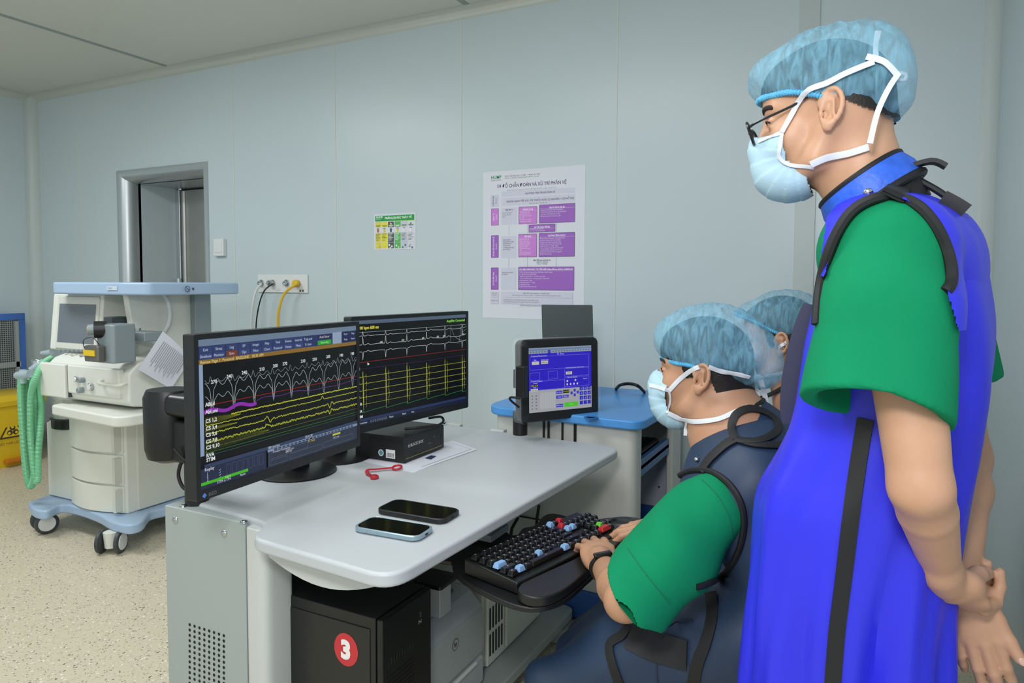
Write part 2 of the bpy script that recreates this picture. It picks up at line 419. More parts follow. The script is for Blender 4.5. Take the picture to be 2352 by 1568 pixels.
def box(u0, v0, u1, v1, col, head, rows, dv, hs=.0115, v00=52, size=.0088):
    prect(u0, v0, u1, v1, '5d4a78'); prect(u0+3, v0+3, u1-3, v1-3, col)
    c.text(head, X((u0+u1)/2), Zs((u0+u1)/2, v0+27), hs, 'F4EEF8', 'CENTER', .0003, .85)
    c.rect(X(u0+5), Zs(u0, v0+36), X(u1-5)-X(u0+5), .0008, 'E6DAF0')
    for k, t in enumerate(rows): c.text(t, X(u0+8), Zs(u0, v0+v00+dv*k), size, 'EADFF2', sx=.78)
box(481, 477, 645, 628, PK, 'NẶNG (Độ II)', ['- Mày đay, ngứa, phù', 'mạch xuất hiện nhanh.', '- Khó thở nông, tức ngực,', 'khàn tiếng.', '- Đau bụng, nôn, ỉa chảy.', '- Huyết áp bình thường.'], 16)
box(662, 458, 968, 620, PU, 'NGUY KỊCH (Độ III)', ['- Đường thở: khàn tiếng, tiếng rít thanh quản.', '- Thở: thở nhanh, khò khè, tím tái, rối loạn nhịp thở.', '- Tuần hoàn: da nhợt, lạnh, ẩm, tụt HA.', '- Rối loạn ý thức: vật vã, hôn mê, co giật.'], 18)
box(572, 632, 803, 700, PU, 'XỬ TRÍ NGAY BẰNG', ['ADRENALIN tiêm bắp (TB),', 'Chỉ nhắc sau không thành công'], 16, v00=44)
lines(340, 770, 6, 17, 0, '55536a', txt=['Diphenhydramin:', 'uống hoặc tiêm 1mg/kg', 'Methylprednisolon:', 'uống hoặc tiêm', '1-2mg/kg (tùy theo tuổi)', 'theo dõi 24 giờ.'])
box(481, 715, 645, 917, PK, 'TIÊM BẮP', ['Người lớn: 0,5-1 mg', 'Trẻ em: 0,01 mg/kg', '- Nhắc lại 3-5 phút/lần', 'cho đến khi mạch và', 'huyết áp ổn định.', '- Theo dõi HA 3-5 phút', '1 lần.', '- Chuyển đường truyền', 'nếu HA không ổn định.'], 16)
box(662, 705, 968, 915, PU, 'ĐƯỜNG TĨNH MẠCH', ['Nếu tiêm bắp 2-3 lần mạch và HA không ổn định,', 'chuyển tiêm hoặc truyền tĩnh mạch chậm.', 'Tiêm tĩnh mạch chậm dung dịch pha loãng', '1/10.000 (1 ống 1mg pha với 9ml nước cất).', '* Người lớn: 0,5ml - 1ml (50 - 100µg)', '* Trẻ em: không áp dụng tiêm tĩnh mạch chậm', '- Thiết lập đường truyền adrenalin khi đã có', 'đường truyền tĩnh mạch, liều 0,1 µg/kg/phút,', 'tăng dần theo đáp ứng.'], 17)
c.text('MỤC TIÊU: duy trì HA tâm thu', X(690), Zs(690, 948), .0095, DK, 'CENTER', .0001, .8)
c.text('Người lớn: > 90mmHg', X(690), Zs(690, 964), .0088, '55536a', 'CENTER', 0, .8); c.text('Trẻ em: > 70mmHg', X(690), Zs(690, 980), .0088, '55536a', 'CENTER', 0, .8)
box(481, 1003, 965, 1207, PU, 'CÁC BIỆN PHÁP KHÁC, TÙY ĐIỀU KIỆN không thể thay thế được ADRENALIN', ['1. Hỗ trợ hô hấp, tuần hoàn: thở oxy, đặt đường truyền tĩnh mạch.', '2. Truyền NaCl 0,9%: 1000-2000ml.', '   Người lớn: truyền nhanh 1 - 2 lít đầu trong 15 phút.', '   Trẻ em: truyền nhanh 10 - 20 ml/kg trong 10 - 20 phút đầu.', '3. Diphenhydramin: 1mg/kg', '4. Methylprednisolon: 1 - 2 mg/kg', '5. Salbutamol khí dung', 'Chuyển tới khoa hồi sức khi có thể.'], 18, .0105)
lines(332, 1056, 2, 16, 0, '66647a', txt=['Tiếp tục theo dõi mạch,', 'HA, nhịp thở.'])
prect(324, 1222, 955, 1270, 'CDCEDF'); prect(324, 1278, 955, 1328, 'CDCEDF'); prect(226, 1222, 300, 1270, 'CDCEDF'); prect(226, 1278, 300, 1328, 'CDCEDF')
c.text('THEO DÕI: mạch, huyết áp 3 - 5 phút/lần, SpO2', X(640), Zs(640, 1242), .009, DK, 'CENTER', .0001, .85)
c.text('Khi tình trạng ổn định tiếp tục theo dõi 1 - 2 giờ/lần trong 24 giờ, đề phòng phản vệ 2 pha.', X(640), Zs(640, 1260), .0088, '55536a', 'CENTER', 0, .85)
c.text('1. Điều dưỡng tự xử trí tiêm bắp adrenalin khi bác sỹ không có mặt.', X(345), Zs(345, 1298), .0086, '44425a', sx=.85)
c.text('2. Phác đồ này có thể áp dụng cho bệnh nhân tại tất cả các tuyến y tế.', X(345), Zs(345, 1315), .0086, '44425a', sx=.85)
c.text('THEO DÕI', X(263), Zs(263, 1240), .0085, DK, 'CENTER', 0, .8); c.text('Phụ lục III', X(263), Zs(263, 1256), .0085, DK, 'CENTER', 0, .8)
c.text('KHUYẾN CÁO', X(263), Zs(263, 1306), .0085, DK, 'CENTER', 0, .75)
c.text('Gọi hỗ trợ, chuyển lên tuyến trên nếu cần', X(600), Zs(600, 1350), .009, '55536a', 'CENTER', 0, .85)
c.done('printed_chart', post)

# small waste sorting sign
sx0, sx1, sz0, sz1 = -2.583, -2.289, 1.517, 1.723
sg = thing('waste_sorting_sign', 'small white and green waste sorting sign on the back wall, left of the poster', 'sign', (sx0, WY, sz0))
obj('sign_sheet', MB().box(sx0, sx1, WY-.0022, WY-.0002, sz0, sz1), M_paper, sg)
c = Canvas(wallM(sx0, sz0, .0023)); SW, SH = sx1-sx0, sz1-sz0
def sr(a, b, e, f, col): c.rect(a*SW, (1-f)*SH, (e-a)*SW, (f-b)*SH, col)
sr(.03, .045, .97, .20, '1c9a48'); sr(.5, .20, .97, .215, 'b9d85a')
c.text('HUMP', .055*SW, SH*.885, .017, 'E8F6EC', bold=.0004); c.text('LINH DAM', .055*SW, SH*.845, .0075, 'CFE9D6')
c.text('PHÂN LOẠI RÁC THẢI Y TẾ', .59*SW, SH*.856, .0172, 'F2F8F2', 'CENTER', .0005, .88)
cols = [(.035, .175, 'D9CF4E'), (.185, .335, 'E2DC46'), (.345, .485, '4F5A60'), (.505, .645, '54B35A'), (.655, .805, 'C3CBD6'), (.82, .965, 'D6DAE2')]
for a, e, col in cols:
    sr(a, .22, e, .37, col); sr(a, .53, e, .79, col); sr(a, .80, e, .965, col)
    dk = 'EEF2EE' if col in ('4F5A60', '54B35A') else '55583f'
    for k in range(6): sr(a+.012, .55+k*.035, e-.02-.02*(k % 3), .562+k*.035, dk)
    sr(a+.015, .315, e-.015, .33, dk); sr(a+.03, .34, e-.03, .352, dk)
c.poly([(.385*SW, .70*SH), (.445*SW, .70*SH), (.415*SW, .765*SH)], 'F0D75A')
for x, col in ((.10, 'B8665E'), (.255, 'D8C94A'), (.415, '3F5560'), (.575, 'D8D25A'), (.73, 'E8E8EC'), (.89, 'F0F0F2')):
    c.poly([((x-.018)*SW, .49*SH), ((x+.018)*SW, .49*SH), ((x+.026)*SW, .58*SH), ((x-.026)*SW, .58*SH)], col)
    sr(x-.024, .395, x+.024, .412, '70757a')
for x, z, col in ((.08, .11, 'E9E27A'), (.14, .07, 'C9C040'), (.25, .1, 'F0E030'), (.38, .13, 'EDEFF0'), (.44, .09, 'F4F4F4'), (.40, .05, 'D8D8DC'), (.55, .11, 'E8F0DA'), (.6, .07, 'C8D8B0'), (.7, .06, '7a8088'), (.76, .12, '5a6472'), (.86, .08, '90959a'), (.92, .05, '6c7a62'), (.88, .13, 'B0B5BA')):
    c.disc(x*SW, z*SH, .006, col, 10)
c.poly([(.865*SW, .69*SH), (.915*SW, .69*SH), (.89*SW, .755*SH)], '3f9a58')
c.done('printed_table', sg)

# connector plate with three leads
pl = thing('connector_plate', 'white wall plate with four round connectors, behind the left monitor', 'wall plate', (-3.519, WY, 1.259))
obj('plate', MB().box(-3.519, -3.095, WY-.012, WY-.0002, 1.259, 1.373), M_white, pl, bevel=.003)
conn = [PY(604, 650, WY), PY(630, 650, WY), PY(662, 650, WY), PY(688, 651, WY)]
for i, p in enumerate(conn):
    k = obj('socket', MB().lathe((p.x, WY-.012, p.z), [(.022, 0), (.022, -.006), (.015, -.008), (.014, -.024), (.008, -.024), (.008, -.014), (0.0005, -.014)], 20, 'y'), M_chrome, pl, smooth=True)
c = Canvas(wallM(-3.16, 1.265, .0125)); c.rect(0, .0, .014, .014, '50504a'); c.rect(.022, 0, .014, .014, '50504a'); c.done('printed_marks', pl)
obj('plug_ring', MB().lathe((conn[3].x, WY-.02, conn[3].z), [(.013, 0), (.023, -.002), (.023, -.022), (.014, -.03)], 18, 'y'), mat('yellow_plastic', 'E3B81C', .4), pl, smooth=True)
obj('plug_body', MB().lathe((conn[1].x, WY-.02, conn[1].z), [(.013, 0), (.018, -.002), (.018, -.03), (.010, -.04)], 18, 'y'), M_chrome, pl, smooth=True)
def lead(pxs, y0, r, m, label, y1):
    n = len(pxs); P = [PY(a, b, y0+(y1-y0)*min(1, i/2)) for i, (a, b) in enumerate(pxs)]
    last = P[-1]; P += [Vector((last.x+.02, last.y, .8)), Vector((last.x+.05, last.y-.02, .3)), Vector((last.x+.1, last.y-.05, .012)), Vector((last.x+.5, last.y-.1, .012))]
    tag(obj('cable', MB().tube(crom(P, 8), r, 8), m, None, smooth=True, loc=P[0]), label, 'cable')
lead([(601, 651), (588, 668), (580, 705), (577, 760)], WY-.035, .007, mat('white_cable', 'D8DAD8', .45), 'white cable hanging from the leftmost socket of the wall plate', WY-.08)
lead([(627, 651), (607, 668), (594, 705), (588, 760)], WY-.055, .0045, M_rub, 'thin black cable hanging from the second socket of the wall plate', WY-.10)
lead([(684, 651), (655, 672), (641, 710), (639, 760)], WY-.045, .0085, mat('yellow_cable', 'D9AE1E', .45), 'yellow hose hanging from the rightmost socket of the wall plate', WY-.10)
sw = thing('wall_switch', 'small white plastic box on the wall right of the doorway', 'switch', (-3.908, WY, 1.497))
obj('housing', MB().box(-3.908, -3.812, WY-.028, WY-.0002, 1.497, 1.612), M_white, sw, bevel=.004)
obj('button', MB().box(-3.895, -3.826, WY-.032, WY-.027, 1.52, 1.60), M_white, sw, bevel=.003)

# ---------------------------------------------------------------- far left corner: mesh panel, yellow bin
gx = -5.86
gp = thing('mesh_panel', 'blue framed panel of black perforated metal leaning by the left wall corner', 'panel', (gx, 2.4, 0))
M_bf = mat('blue_protective_film', '3E69B4', .35, noise=.25, nscale=6)
y0, y1, z0, z1 = 1.95, 3.13, .02, 1.075
mb = MB().box(gx-.03, gx, y0, y1, z1-.05, z1).box(gx-.03, gx, y0, y1, z0, z0+.06).box(gx-.03, gx, y0, y0+.05, z0+.06, z1-.05).box(gx-.03, gx, y1-.05, y1, z0+.06, z1-.05)
obj('frame', mb, M_bf, gp, bevel=.003)
def mesh_mat():
    m = bpy.data.materials.new('perforated_steel'); m.use_nodes = True; nt = m.node_tree; b = nt.nodes['Principled BSDF']
    tc = nt.nodes.new('ShaderNodeTexCoord'); mp = nt.nodes.new('ShaderNodeMapping'); mp.inputs['Rotation'].default_value = (0, math.pi/2, 0); mp.inputs['Scale'].default_value = (65, 65, 65)
    v = nt.nodes.new('ShaderNodeTexVoronoi'); v.voronoi_dimensions = '2D'; v.inputs['Randomness'].default_value = 0; v.inputs['Scale'].default_value = 1
    nt.links.new(tc.outputs['Object'], mp.inputs[0]); nt.links.new(mp.outputs[0], v.inputs['Vector'])
    r = nt.nodes.new('ShaderNodeMath'); r.operation = 'LESS_THAN'; r.inputs[1].default_value = .36; nt.links.new(v.outputs['Distance'], r.inputs[0])
    mx = nt.nodes.new('ShaderNodeMix'); mx.data_type = 'RGBA'; mx.inputs[6].default_value = srgb('8b9090'); mx.inputs[7].default_value = srgb('1c1f20')
    nt.links.new(r.outputs[0], mx.inputs[0]); nt.links.new(mx.outputs[2], b.inputs['Base Color']); b.inputs['Roughness'].default_value = .5; return m
obj('mesh_sheet', MB().box(gx-.022, gx-.012, y0+.04, y1-.04, z0+.05, z1-.04), mesh_mat(), gp)
obj('cross_bar', MB().box(gx-.014, gx+.004, y0+.04, y1-.04, .66, .70), mat('grey_bar', '9aa0a0', .4), gp)
obj('stile', MB().box(gx-.013, gx+.004, y1-.075, y1-.05, z0+.06, z1-.06), mat('grey_bar', '9aa0a0', .4), gp)
M_yel = mat('yellow_bin_plastic', 'E4BE22', .4)
bx, by = -5.32, 2.62
bn = thing('waste_bin', 'yellow pedal waste bin with biohazard mark at the far left', 'bin', (bx, by, 0))
def rr_ring(cx, cy, w_, d_, z, r=.05): return [(a, b, z) for a, b in rpoly(cx-w_/2, cx+w_/2, cy-d_/2, cy+d_/2, r, 4)]
E_ = PZ(46, 1035, .0)
bcx, bcy = -5.60, 2.78
obj('bucket', MB().loft([rr_ring(bcx, bcy, .34, .40, .0), rr_ring(bcx, bcy, .37, .44, .06), rr_ring(bcx, bcy, .40, .46, .44)]), M_yel, bn, smooth=True)
obj('lid', MB().loft([rr_ring(bcx, bcy, .43, .49, .44), rr_ring(bcx, bcy, .44, .50, .475), rr_ring(bcx, bcy, .38, .44, .51)]), M_yel, bn, smooth=True)
obj('pedal', MB().box(bcx+.10, bcx+.23, bcy-.06, bcy+.12, .035, .06), mat('orange_pedal', 'C8741C', .5), bn, bevel=.006)
cM = frame_from((bcx+.200, bcy-.21, .14), (0, 1, 0), (1, 0, .08))
c = Canvas(cM); c.mb.M = cM @ Matrix.Translation((0, 0, .006))
c.poly([(.12, .07), (.30, .07), (.21, .22)], '3a3420'); c.poly([(.138, .08), (.282, .08), (.21, .2)], 'E4BE22')
for a in (90, 210, 330):
    c.disc(.21+.022*math.cos(math.radians(a)), .118+.022*math.sin(math.radians(a)), .019, '3a3420', 14)
    c.disc(.21+.027*math.cos(math.radians(a)), .118+.027*math.sin(math.radians(a)), .010, 'E4BE22', 12)
c.text('CHẤT THẢI LÂY NHIỄM', .21, .025, .024, '4a4022', 'CENTER', sx=.9); c.text('NGUY HẠI SINH HỌC', .21, .24, .018, '4a4022', 'CENTER', sx=.9)
c.done('printed_warning', bn)
# ================================================================ ANAESTHESIA MACHINE
M_ivory = mat('ivory_enamel', 'DEDFD6', .38)
M_ivory2 = mat('ivory_enamel_dull', 'D3D4CA', .45)
M_lblue = mat('light_blue_trim', 'A3BBD6', .35)
M_grey = mat('grey_casting', '8C979B', .4, metal=.2)
M_castor = mat('castor_grey', '3C4144', .5)
an = thing('anesthesia_machine', 'ivory anaesthesia machine with light blue top shelf and base on castors, left of the desk', 'medical machine', (-3.6, 2.5, 0))
YF = 2.2
def A(px, py, y=YF): return PY(px, py, y)
# base plate with lobes
fr_ = [PZ(a, b, .155) for a, b in ((64, 1152), (78, 1168), (108, 1172), (140, 1158), (180, 1164), (225, 1180), (250, 1194), (290, 1205), (325, 1198), (340, 1180), (352, 1172))]
bp = [(-4.15, 2.10), (-4.10, 2.04), (-3.98, 2.03), (-3.90, 2.09), (-3.75, 2.13), (-3.60, 2.09), (-3.45, 2.02), (-3.33, 1.98), (-3.18, 2.0), (-3.13, 2.08), (-3.16, 2.2), (-3.20, 2.35), (-3.18, 2.6), (-3.10, 2.8), (-3.16, 2.92), (-3.4, 2.92), (-3.85, 2.92), (-4.08, 2.92), (-4.13, 2.8), (-4.05, 2.55), (-4.03, 2.3)]
bp = [(p.x, p.y) for p in fr_]+[(-3.20, 2.40), (-3.16, 2.6), (-3.08, 2.8), (-3.14, 2.92), (-3.4, 2.92), (-3.85, 2.92), (-4.0, 2.9), (-4.02, 2.75), (-3.98, 2.5), (-4.0, 2.3)]
bp = [tuple(p) for p in crom([(a, b, 0) for a, b in bp+[bp[0]]], 4)][:-1]; bp = [(p[0], p[1]) for p in bp]
obj('base_plate', MB().prism(bp, .105, .155), M_lblue, an, bevel=.012, seg=3)
for cx, cy, a in ((-3.26, 2.10, .5), (-3.85, 2.12, -.3), (-3.2, 2.8, .2), (-3.92, 2.8, .4)):
    t = obj('castor', MB().lathe((cx, cy, 0), [(.03, .03), (.032, .06), (.036, .105)], 16), M_ivory, an, smooth=True)
    d = Vector((math.cos(a), math.sin(a), 0))
    for s in (-1, 1):
        q = Vector((cx, cy, .056))+d*.034*s; e = q+d*.022*s
        wv = obj('wheel', MB().tube([q, q+d*.004*s, e-d*.004*s, e], [.048, .056, .056, .05], 24), M_castor, t, smooth=True)
        obj('hub_cap', MB().tube([e-d*.002*s, e+d*.003*s], [.042, .038], 24), M_white, t, smooth=True)
def bulge(x0, x1, y, dep, n=10, y1=2.62):
    # plan outline with a front that bows out to the camera side
    pts = [(x0+(x1-x0)*k/n, y-dep*math.sin(math.pi*min(1, max(0, (k/n)*.9+.1)))) for k in range(n+1)]
    return pts+[(x1, y1), (x0, y1)]
xd, xr, xl = A(165, 975).x, A(285, 1000).x, A(104, 1000).x
zb = .155
obj('cabinet', MB().prism([(xl, 2.22), (xd, 2.22), (xd, 2.66), (xl, 2.66)], zb, .565).prism(bulge(xd, xr, 2.21, .045, y1=2.66), zb, .70), M_ivory, an, bevel=.006)
obj('side_panel', MB().box(xr-.02, xr+.012, 2.26, 2.60, zb+.005, .70), M_ivory2, an, bevel=.006)
obj('rear_panel', MB().box(xr-.10, xr-.005, 2.61, 2.72, zb, .95), M_ivory2, an, bevel=.006)
for z0, z1 in ((.16, .295), (.305, .455), (.465, .625)):
    dr = obj('drawer', MB().prism(bulge(xd+.008, xr-.012, 2.197, .05, y1=2.23), z0, z1), M_ivory, an, bevel=.004)
    obj('drawer_grip', MB().box(xr-.035, xr-.016, 2.155, 2.2, z0+.01, z1-.01), M_ivory2, dr, bevel=.003)
obj('lower_front_panel', MB().box(xl+.005, xd-.006, 2.205, 2.225, zb+.005, .56), M_ivory, an, bevel=.004)
# writing tray
tl, tr = A(129, 920, 2.05), A(306, 930, 2.05)
obj('writing_tray', MB().prism(round_poly([(tl.x, 2.02), (tr.x-.02, 1.97), (tr.x+.02, 2.02), (tr.x+.05, 2.4), (tl.x, 2.4)], .03), .665, .715), M_ivory, an, bevel=.01, seg=3)
# middle body with sloping worktop
x0, x1 = A(97, 850, 2.07).x, A(297, 860, 2.1).x
mid = [(2.10, .735), (2.08, .76), (2.085, .895), (2.13, .935), (2.28, .985), (2.62, .985), (2.62, .70), (2.3, .70)]
obj('middle_body', MB().prism([(a, b) for a, b in mid], x0, x1+.02, 'x'), M_ivory, an, bevel=.012, seg=3)
dx = A(160, 880, 2.08).x
pnl = obj('absorber_door', MB().box(x0+.002, dx, 2.055, 2.09, .745, .915), M_ivory, an, bevel=.008, seg=3)
obj('door_gap', MB().box(dx+.002, dx+.012, 2.07, 2.085, .75, .91), M_castor, pnl)
obj('control_fascia', MB().box(dx+.015, x1-.02, 2.06, 2.09, .775, .915), M_ivory, an, bevel=.008, seg=3)
for (px, py, r, kind) in ((178, 870, .014, 'g'), (193, 872, .013, 'k'), (190, 895, .015, 'k'), (211, 888, .019, 'g')):
    p = A(px, py, 2.06); k = obj('gauge' if kind == 'g' else 'knob', MB().lathe((p.x, 2.06, p.z), [(r, 0), (r, -.012 if kind == 'g' else -.022), (r*.8, -.016 if kind == 'g' else -.026)], 18, 'y'), M_chrome if kind == 'g' else M_grey, an, smooth=True)
    if kind == 'g': obj('dial_face', MB().lathe((p.x, 2.044, p.z), [(r*.75, 0), (r*.7, -.0015)], 18, 'y'), M_white, k)
q0, q1 = A(232, 878, 2.05), A(286, 885, 2.05)
obj('grab_rail', MB().tube(crom([(q0.x, 2.06, q0.z+.01), (q0.x+.02, 2.03, q0.z), (q1.x-.02, 2.03, q1.z), (q1.x, 2.06, q1.z+.01)], 6), .009, 10), M_ivory2, an, smooth=True)
# screen housing, leaning back, and the deep column beside it
hx0, hx1 = A(119, 700, 2.19).x, A(234, 700, 2.19).x
rx = A(296, 700, 2.19).x
zt = 1.262
hp = [(2.17, .965), (2.20, zt), (2.6, zt), (2.6, .965)]
obj('screen_housing', MB().prism(hp, hx0, hx1, 'x'), M_ivory, an, bevel=.01, seg=3)
obj('column_back', MB().box(hx1-.01, rx, 2.40, 2.62, .965, zt), M_ivory, an, bevel=.004)
obj('column_cheek', MB().prism([(2.17, zt), (2.62, zt), (2.62, .96), (2.20, .96), (2.20, 1.05)], rx-.02, rx+.02, 'x'), M_ivory, an, bevel=.006)
obj('lower_shelf_block', MB().prism([(2.20, .96), (2.22, 1.06), (2.45, 1.06), (2.45, .96)], hx1+.12, rx, 'x'), M_ivory, an, bevel=.006)
M_scr = mat('dark_screen_glass', '6A727B', .3)
s0, s1 = A(135, 697, 2.18), A(221, 790, 2.18)
Ms = frame_from((0, 0, 0), (1, 0, 0), (0, -1, .1))
bz = obj('display', MB().loft([[(s0.x-.02, 2.163, .975), (s1.x+.02, 2.163, .975), (s1.x+.02, 2.19, zt-.012), (s0.x-.02, 2.19, zt-.012)], [(s0.x-.02, 2.21, .975), (s1.x+.02, 2.21, .975), (s1.x+.02, 2.23, zt-.012), (s0.x-.02, 2.23, zt-.012)]]), M_ivory2, an, bevel=.006)
def hs(x, z): t = (z-.975)/(zt-.012-.975); return (x, 2.1615+.027*t, z)
obj('screen', MB().add([hs(s0.x, s1.z), hs(s1.x, s1.z), hs(s1.x, s0.z), hs(s0.x, s0.z)], [(0, 1, 2, 3)]), M_scr, an)
k = MB()
for i in range(6):
    p = A(139+10*i, 805, 2.16); k.box(p.x-.008, p.x+.008, 2.150, 2.163, p.z-.006, p.z+.006)
for i in (0, 3, 5, 6):
    p = A(139+10*i, 819, 2.16); k.box(p.x-.008, p.x+.008, 2.150, 2.163, p.z-.006, p.z+.006)
obj('keypad', k, M_grey, an, bevel=.002)
p = A(151, 821, 2.16); c = Canvas(frame_from((p.x-.01, 2.156, p.z-.007), (1, 0, 0), (0, -1, 0))); c.text('leon', 0, 0, .022, '50585c'); c.done('printed_name', an)
# top shelf
tx0, tx1 = A(118, 660, 2.12).x, A(296, 660, 2.12).x
tr2 = PX(420, 660, tx1+.03)
obj('top_shelf', MB().prism(round_poly([(tx0, 2.13), (tx0+.05, 2.10), (tx1, 2.09), (tx1+.12, 2.14), (tx1+.14, 2.58), (tx1+.13, 2.66), (tx0, 2.66)], .025), 1.262, 1.322), M_lblue, an, bevel=.01, seg=3)
p = A(262, 662, 2.095); c = Canvas(frame_from((p.x-.045, 2.088, 1.285), (1, 0, 0), (0, -1, 0))); c.rrect(0, 0, .08, .02, .004, 'C3D0E0'); c.text('leon', .01, .005, .018, '5a6a80'); c.done('name_plate', an)
c = Canvas(frame_from((tx1+.1395, 2.30, 1.278), (0, 1, 0), (1, 0, 0))); c.disc(.03, .014, .014, '2a3550', 20); c.disc(.03, .014, .011, 'A3BBD6', 20); c.line([(.02, .024), (.04, .004)], .003, '2a3550'); c.text('MR', .022, .008, .012, '2a3550'); c.disc(.062, .014, .006, '2a3550'); c.done('warning_mark', an)
p = PY(291, 707, 2.4); c = Canvas(frame_from((p.x-.012, 2.398, p.z-.012), (1, 0, 0), (0, -1, 0))); c.disc(.012, .012, .012, '40464a', 20); c.disc(.012, .012, .0095, 'DEDFD6', 20); c.line([(.004, .02), (.02, .004)], .002, '40464a'); c.done('no_push_mark', an)
# vaporizer
v0, v1 = A(200, 742, 2.02), A(270, 835, 2.02)
vp = obj('vaporizer', MB().prism(rpoly(A(218, 742, 2.0).x, v1.x, 2.0, 2.12, .02), v1.z, v0.z), M_grey, an, bevel=.008, seg=3)
vc = A(211, 757, 1.98); dr = (Vector((-.55, -.82, 0))).normalized(); q = Vector((vc.x+.02, 2.0, vc.z))
obj('dial', MB().tube([q-dr*.03, q+dr*.018, q+dr*.02], [.040, .040, .036], 24), M_black, vp, smooth=True)
obj('dial_knob', MB().tube([q+dr*.02, q+dr*.045], [.027, .024], 20), M_grey, vp, smooth=True)
obj('dial_label', MB().tube([q+dr*.0455, q+dr*.047], [.016, .015], 16), M_yel, vp, smooth=True)
b0, b1 = A(196, 790, 1.97), A(230, 832, 1.97)
fl = obj('filler_block', MB().prism(rpoly(b0.x, b1.x, 1.96, 2.0, .012), b1.z, b0.z-.005), mat('filler_metal', '74736c', .35, metal=.5), vp, bevel=.006)
obj('yellow_tag', MB().box(b0.x+.004, b1.x-.02, 1.956, 1.96, (b0.z+b1.z)/2-.012, (b0.z+b1.z)/2+.014), M_yel, vp)
obj('filler_wire', MB().tube(crom([(b0.x+.0, 1.965, b0.z-.02), (b0.x+.02, 1.95, b0.z+.02), (b1.x-.02, 1.95, b0.z+.035), (b1.x, 1.97, b0.z)], 6), .0018, 6), M_black, vp, smooth=True)
m0, m1 = PY(262, 760, 2.15), PY(332, 785, 2.15)
mf = obj('manifold_bar', MB().box(m0.x, m1.x, 2.15, 2.26, m1.z, m0.z), M_grey, an, bevel=.005)
obj('bracket', MB().box(m0.x-.03, m0.x+.06, 2.2, 2.4, m0.z-.01, m0.z+.05), M_ivory2, an, bevel=.004)
for px in (284, 296, 308, 322): p = PY(px, 758, 2.2); obj('valve_stud', MB().cyl((p.x, 2.2, m0.z-.002), (p.x, 2.2, m0.z+.016), .006, 10), M_chrome, mf, smooth=True)
p = PY(296, 777, 2.15); obj('port', MB().lathe((p.x, 2.15, p.z), [(.01, 0), (.009, -.004), (.005, -.005)], 14, 'y'), M_white, mf)
obj('clamp_block', MB().box(m0.x-.035, m0.x+.03, 2.12, 2.2, m0.z+.035, m0.z+.07), M_castor, an, bevel=.005)
# absorber canister under the door panel
ca, cb = PY(109, 905, 2.2), PY(163, 905, 2.2); ccx, cr_ = (ca.x+cb.x)/2, (cb.x-ca.x)/2
cz0, cz1, cz2 = PY(135, 985, 2.2).z, PY(135, 965, 2.2).z, .735
can = obj('absorber_canister', MB().lathe((ccx, 2.28, 0), [(cr_, cz1), (cr_, cz2), (cr_-.004, cz2), (cr_-.004, cz1)], 28), mat('clear_plastic', 'E6ECEA', .08, alpha=.28), an, smooth=True)
obj('absorber_granules', MB().lathe((ccx, 2.28, 0), [(cr_-.006, cz1+.002), (cr_-.006, cz2-.04), (.02, cz2-.03)], 24), mat('lime_granules', 'D8D6C4', .8, noise=.35, nscale=90, bump=1, bscale=90), can, smooth=True)
obj('canister_base', MB().lathe((ccx, 2.28, 0), [(cr_*.9, cz0), (cr_+.004, cz0+.006), (cr_+.006, cz1), (cr_+.012, cz1+.008), (cr_, cz1+.012)], 28), M_black, can, smooth=True)
# breathing hoses
M_hose = mat('green_hose', '7FC79A', .35, alpha=.93)
def hose(pts, r=.016, label=None):
    P = crom(pts, 26); rr = []
    L = 0; prev = P[0]; out = []; 
    for p in P:
        L += (p-prev).length; prev = p; out.append(L)
    n = max(8, int(L/.0035)); Q = []; j = 0
    for i in range(n+1):
        t = L*i/n
        while j < len(out)-2 and out[j+1] < t: j += 1
        f = (t-out[j])/max(1e-6, out[j+1]-out[j]); Q.append(P[j].lerp(P[j+1], min(1, max(0, f)))); rr.append(r+(.0016 if i % 2 else -.0012))
    return MB().tube(Q, rr, 12)
yh = 2.06
def hp_(px, py, dy=0): return PY(px, py, yh+dy)
hh = obj('breathing_hose', hose([hp_(50, 868), hp_(48, 900), hp_(52, 980), hp_(58, 1060), hp_(66, 1110), hp_(74, 1112), hp_(80, 1080), hp_(80, 1000), hp_(78, 930), hp_(76, 880, .03), hp_(84, 862, .08)], .0165), M_hose, an, smooth=True)
obj('breathing_hose', hose([hp_(118, 822, .12), hp_(100, 834, .06), hp_(84, 862, -.03), hp_(72, 905, -.03), hp_(70, 960, -.03), hp_(72, 1020, -.03), hp_(80, 1095, -.03), hp_(87, 1100, -.03), hp_(88, 1040, -.01), hp_(93, 985, -.0), hp_(95, 930, .02), hp_(91, 880, .05), hp_(90, 850, .08)], .015), M_hose, an, smooth=True)
obj('breathing_hose', hose([hp_(62, 870, .04), hp_(60, 930, .04), hp_(64, 1000, .04), hp_(70, 1080, .04), hp_(76, 1105, .05), hp_(84, 1060, .05), hp_(86, 960, .05), hp_(84, 900, .05)], .015), M_hose, an, smooth=True)
M_clear = mat('clear_connector', 'C4D4DC', .1, alpha=.55)
a, b = hp_(40, 862), hp_(70, 858); obj('y_connector', MB().tube([a, (a+b)/2, b], [.02, .024, .02], 14).tube([hp_(52, 848), hp_(54, 880)], .016, 12), M_clear, an, smooth=True)
a, b = hp_(70, 850, .05), hp_(100, 828, .1); obj('swivel_connector', MB().tube([a, b], [.016, .014], 12), M_clear, an, smooth=True)
p = PY(88, 835, 2.2); obj('pop_off_valve', MB().lathe((p.x, 2.2, p.z), [(.016, -.05), (.016, -.02), (.032, -.018), (.034, .02), (.03, .026)], 20), M_chrome, an, smooth=True)
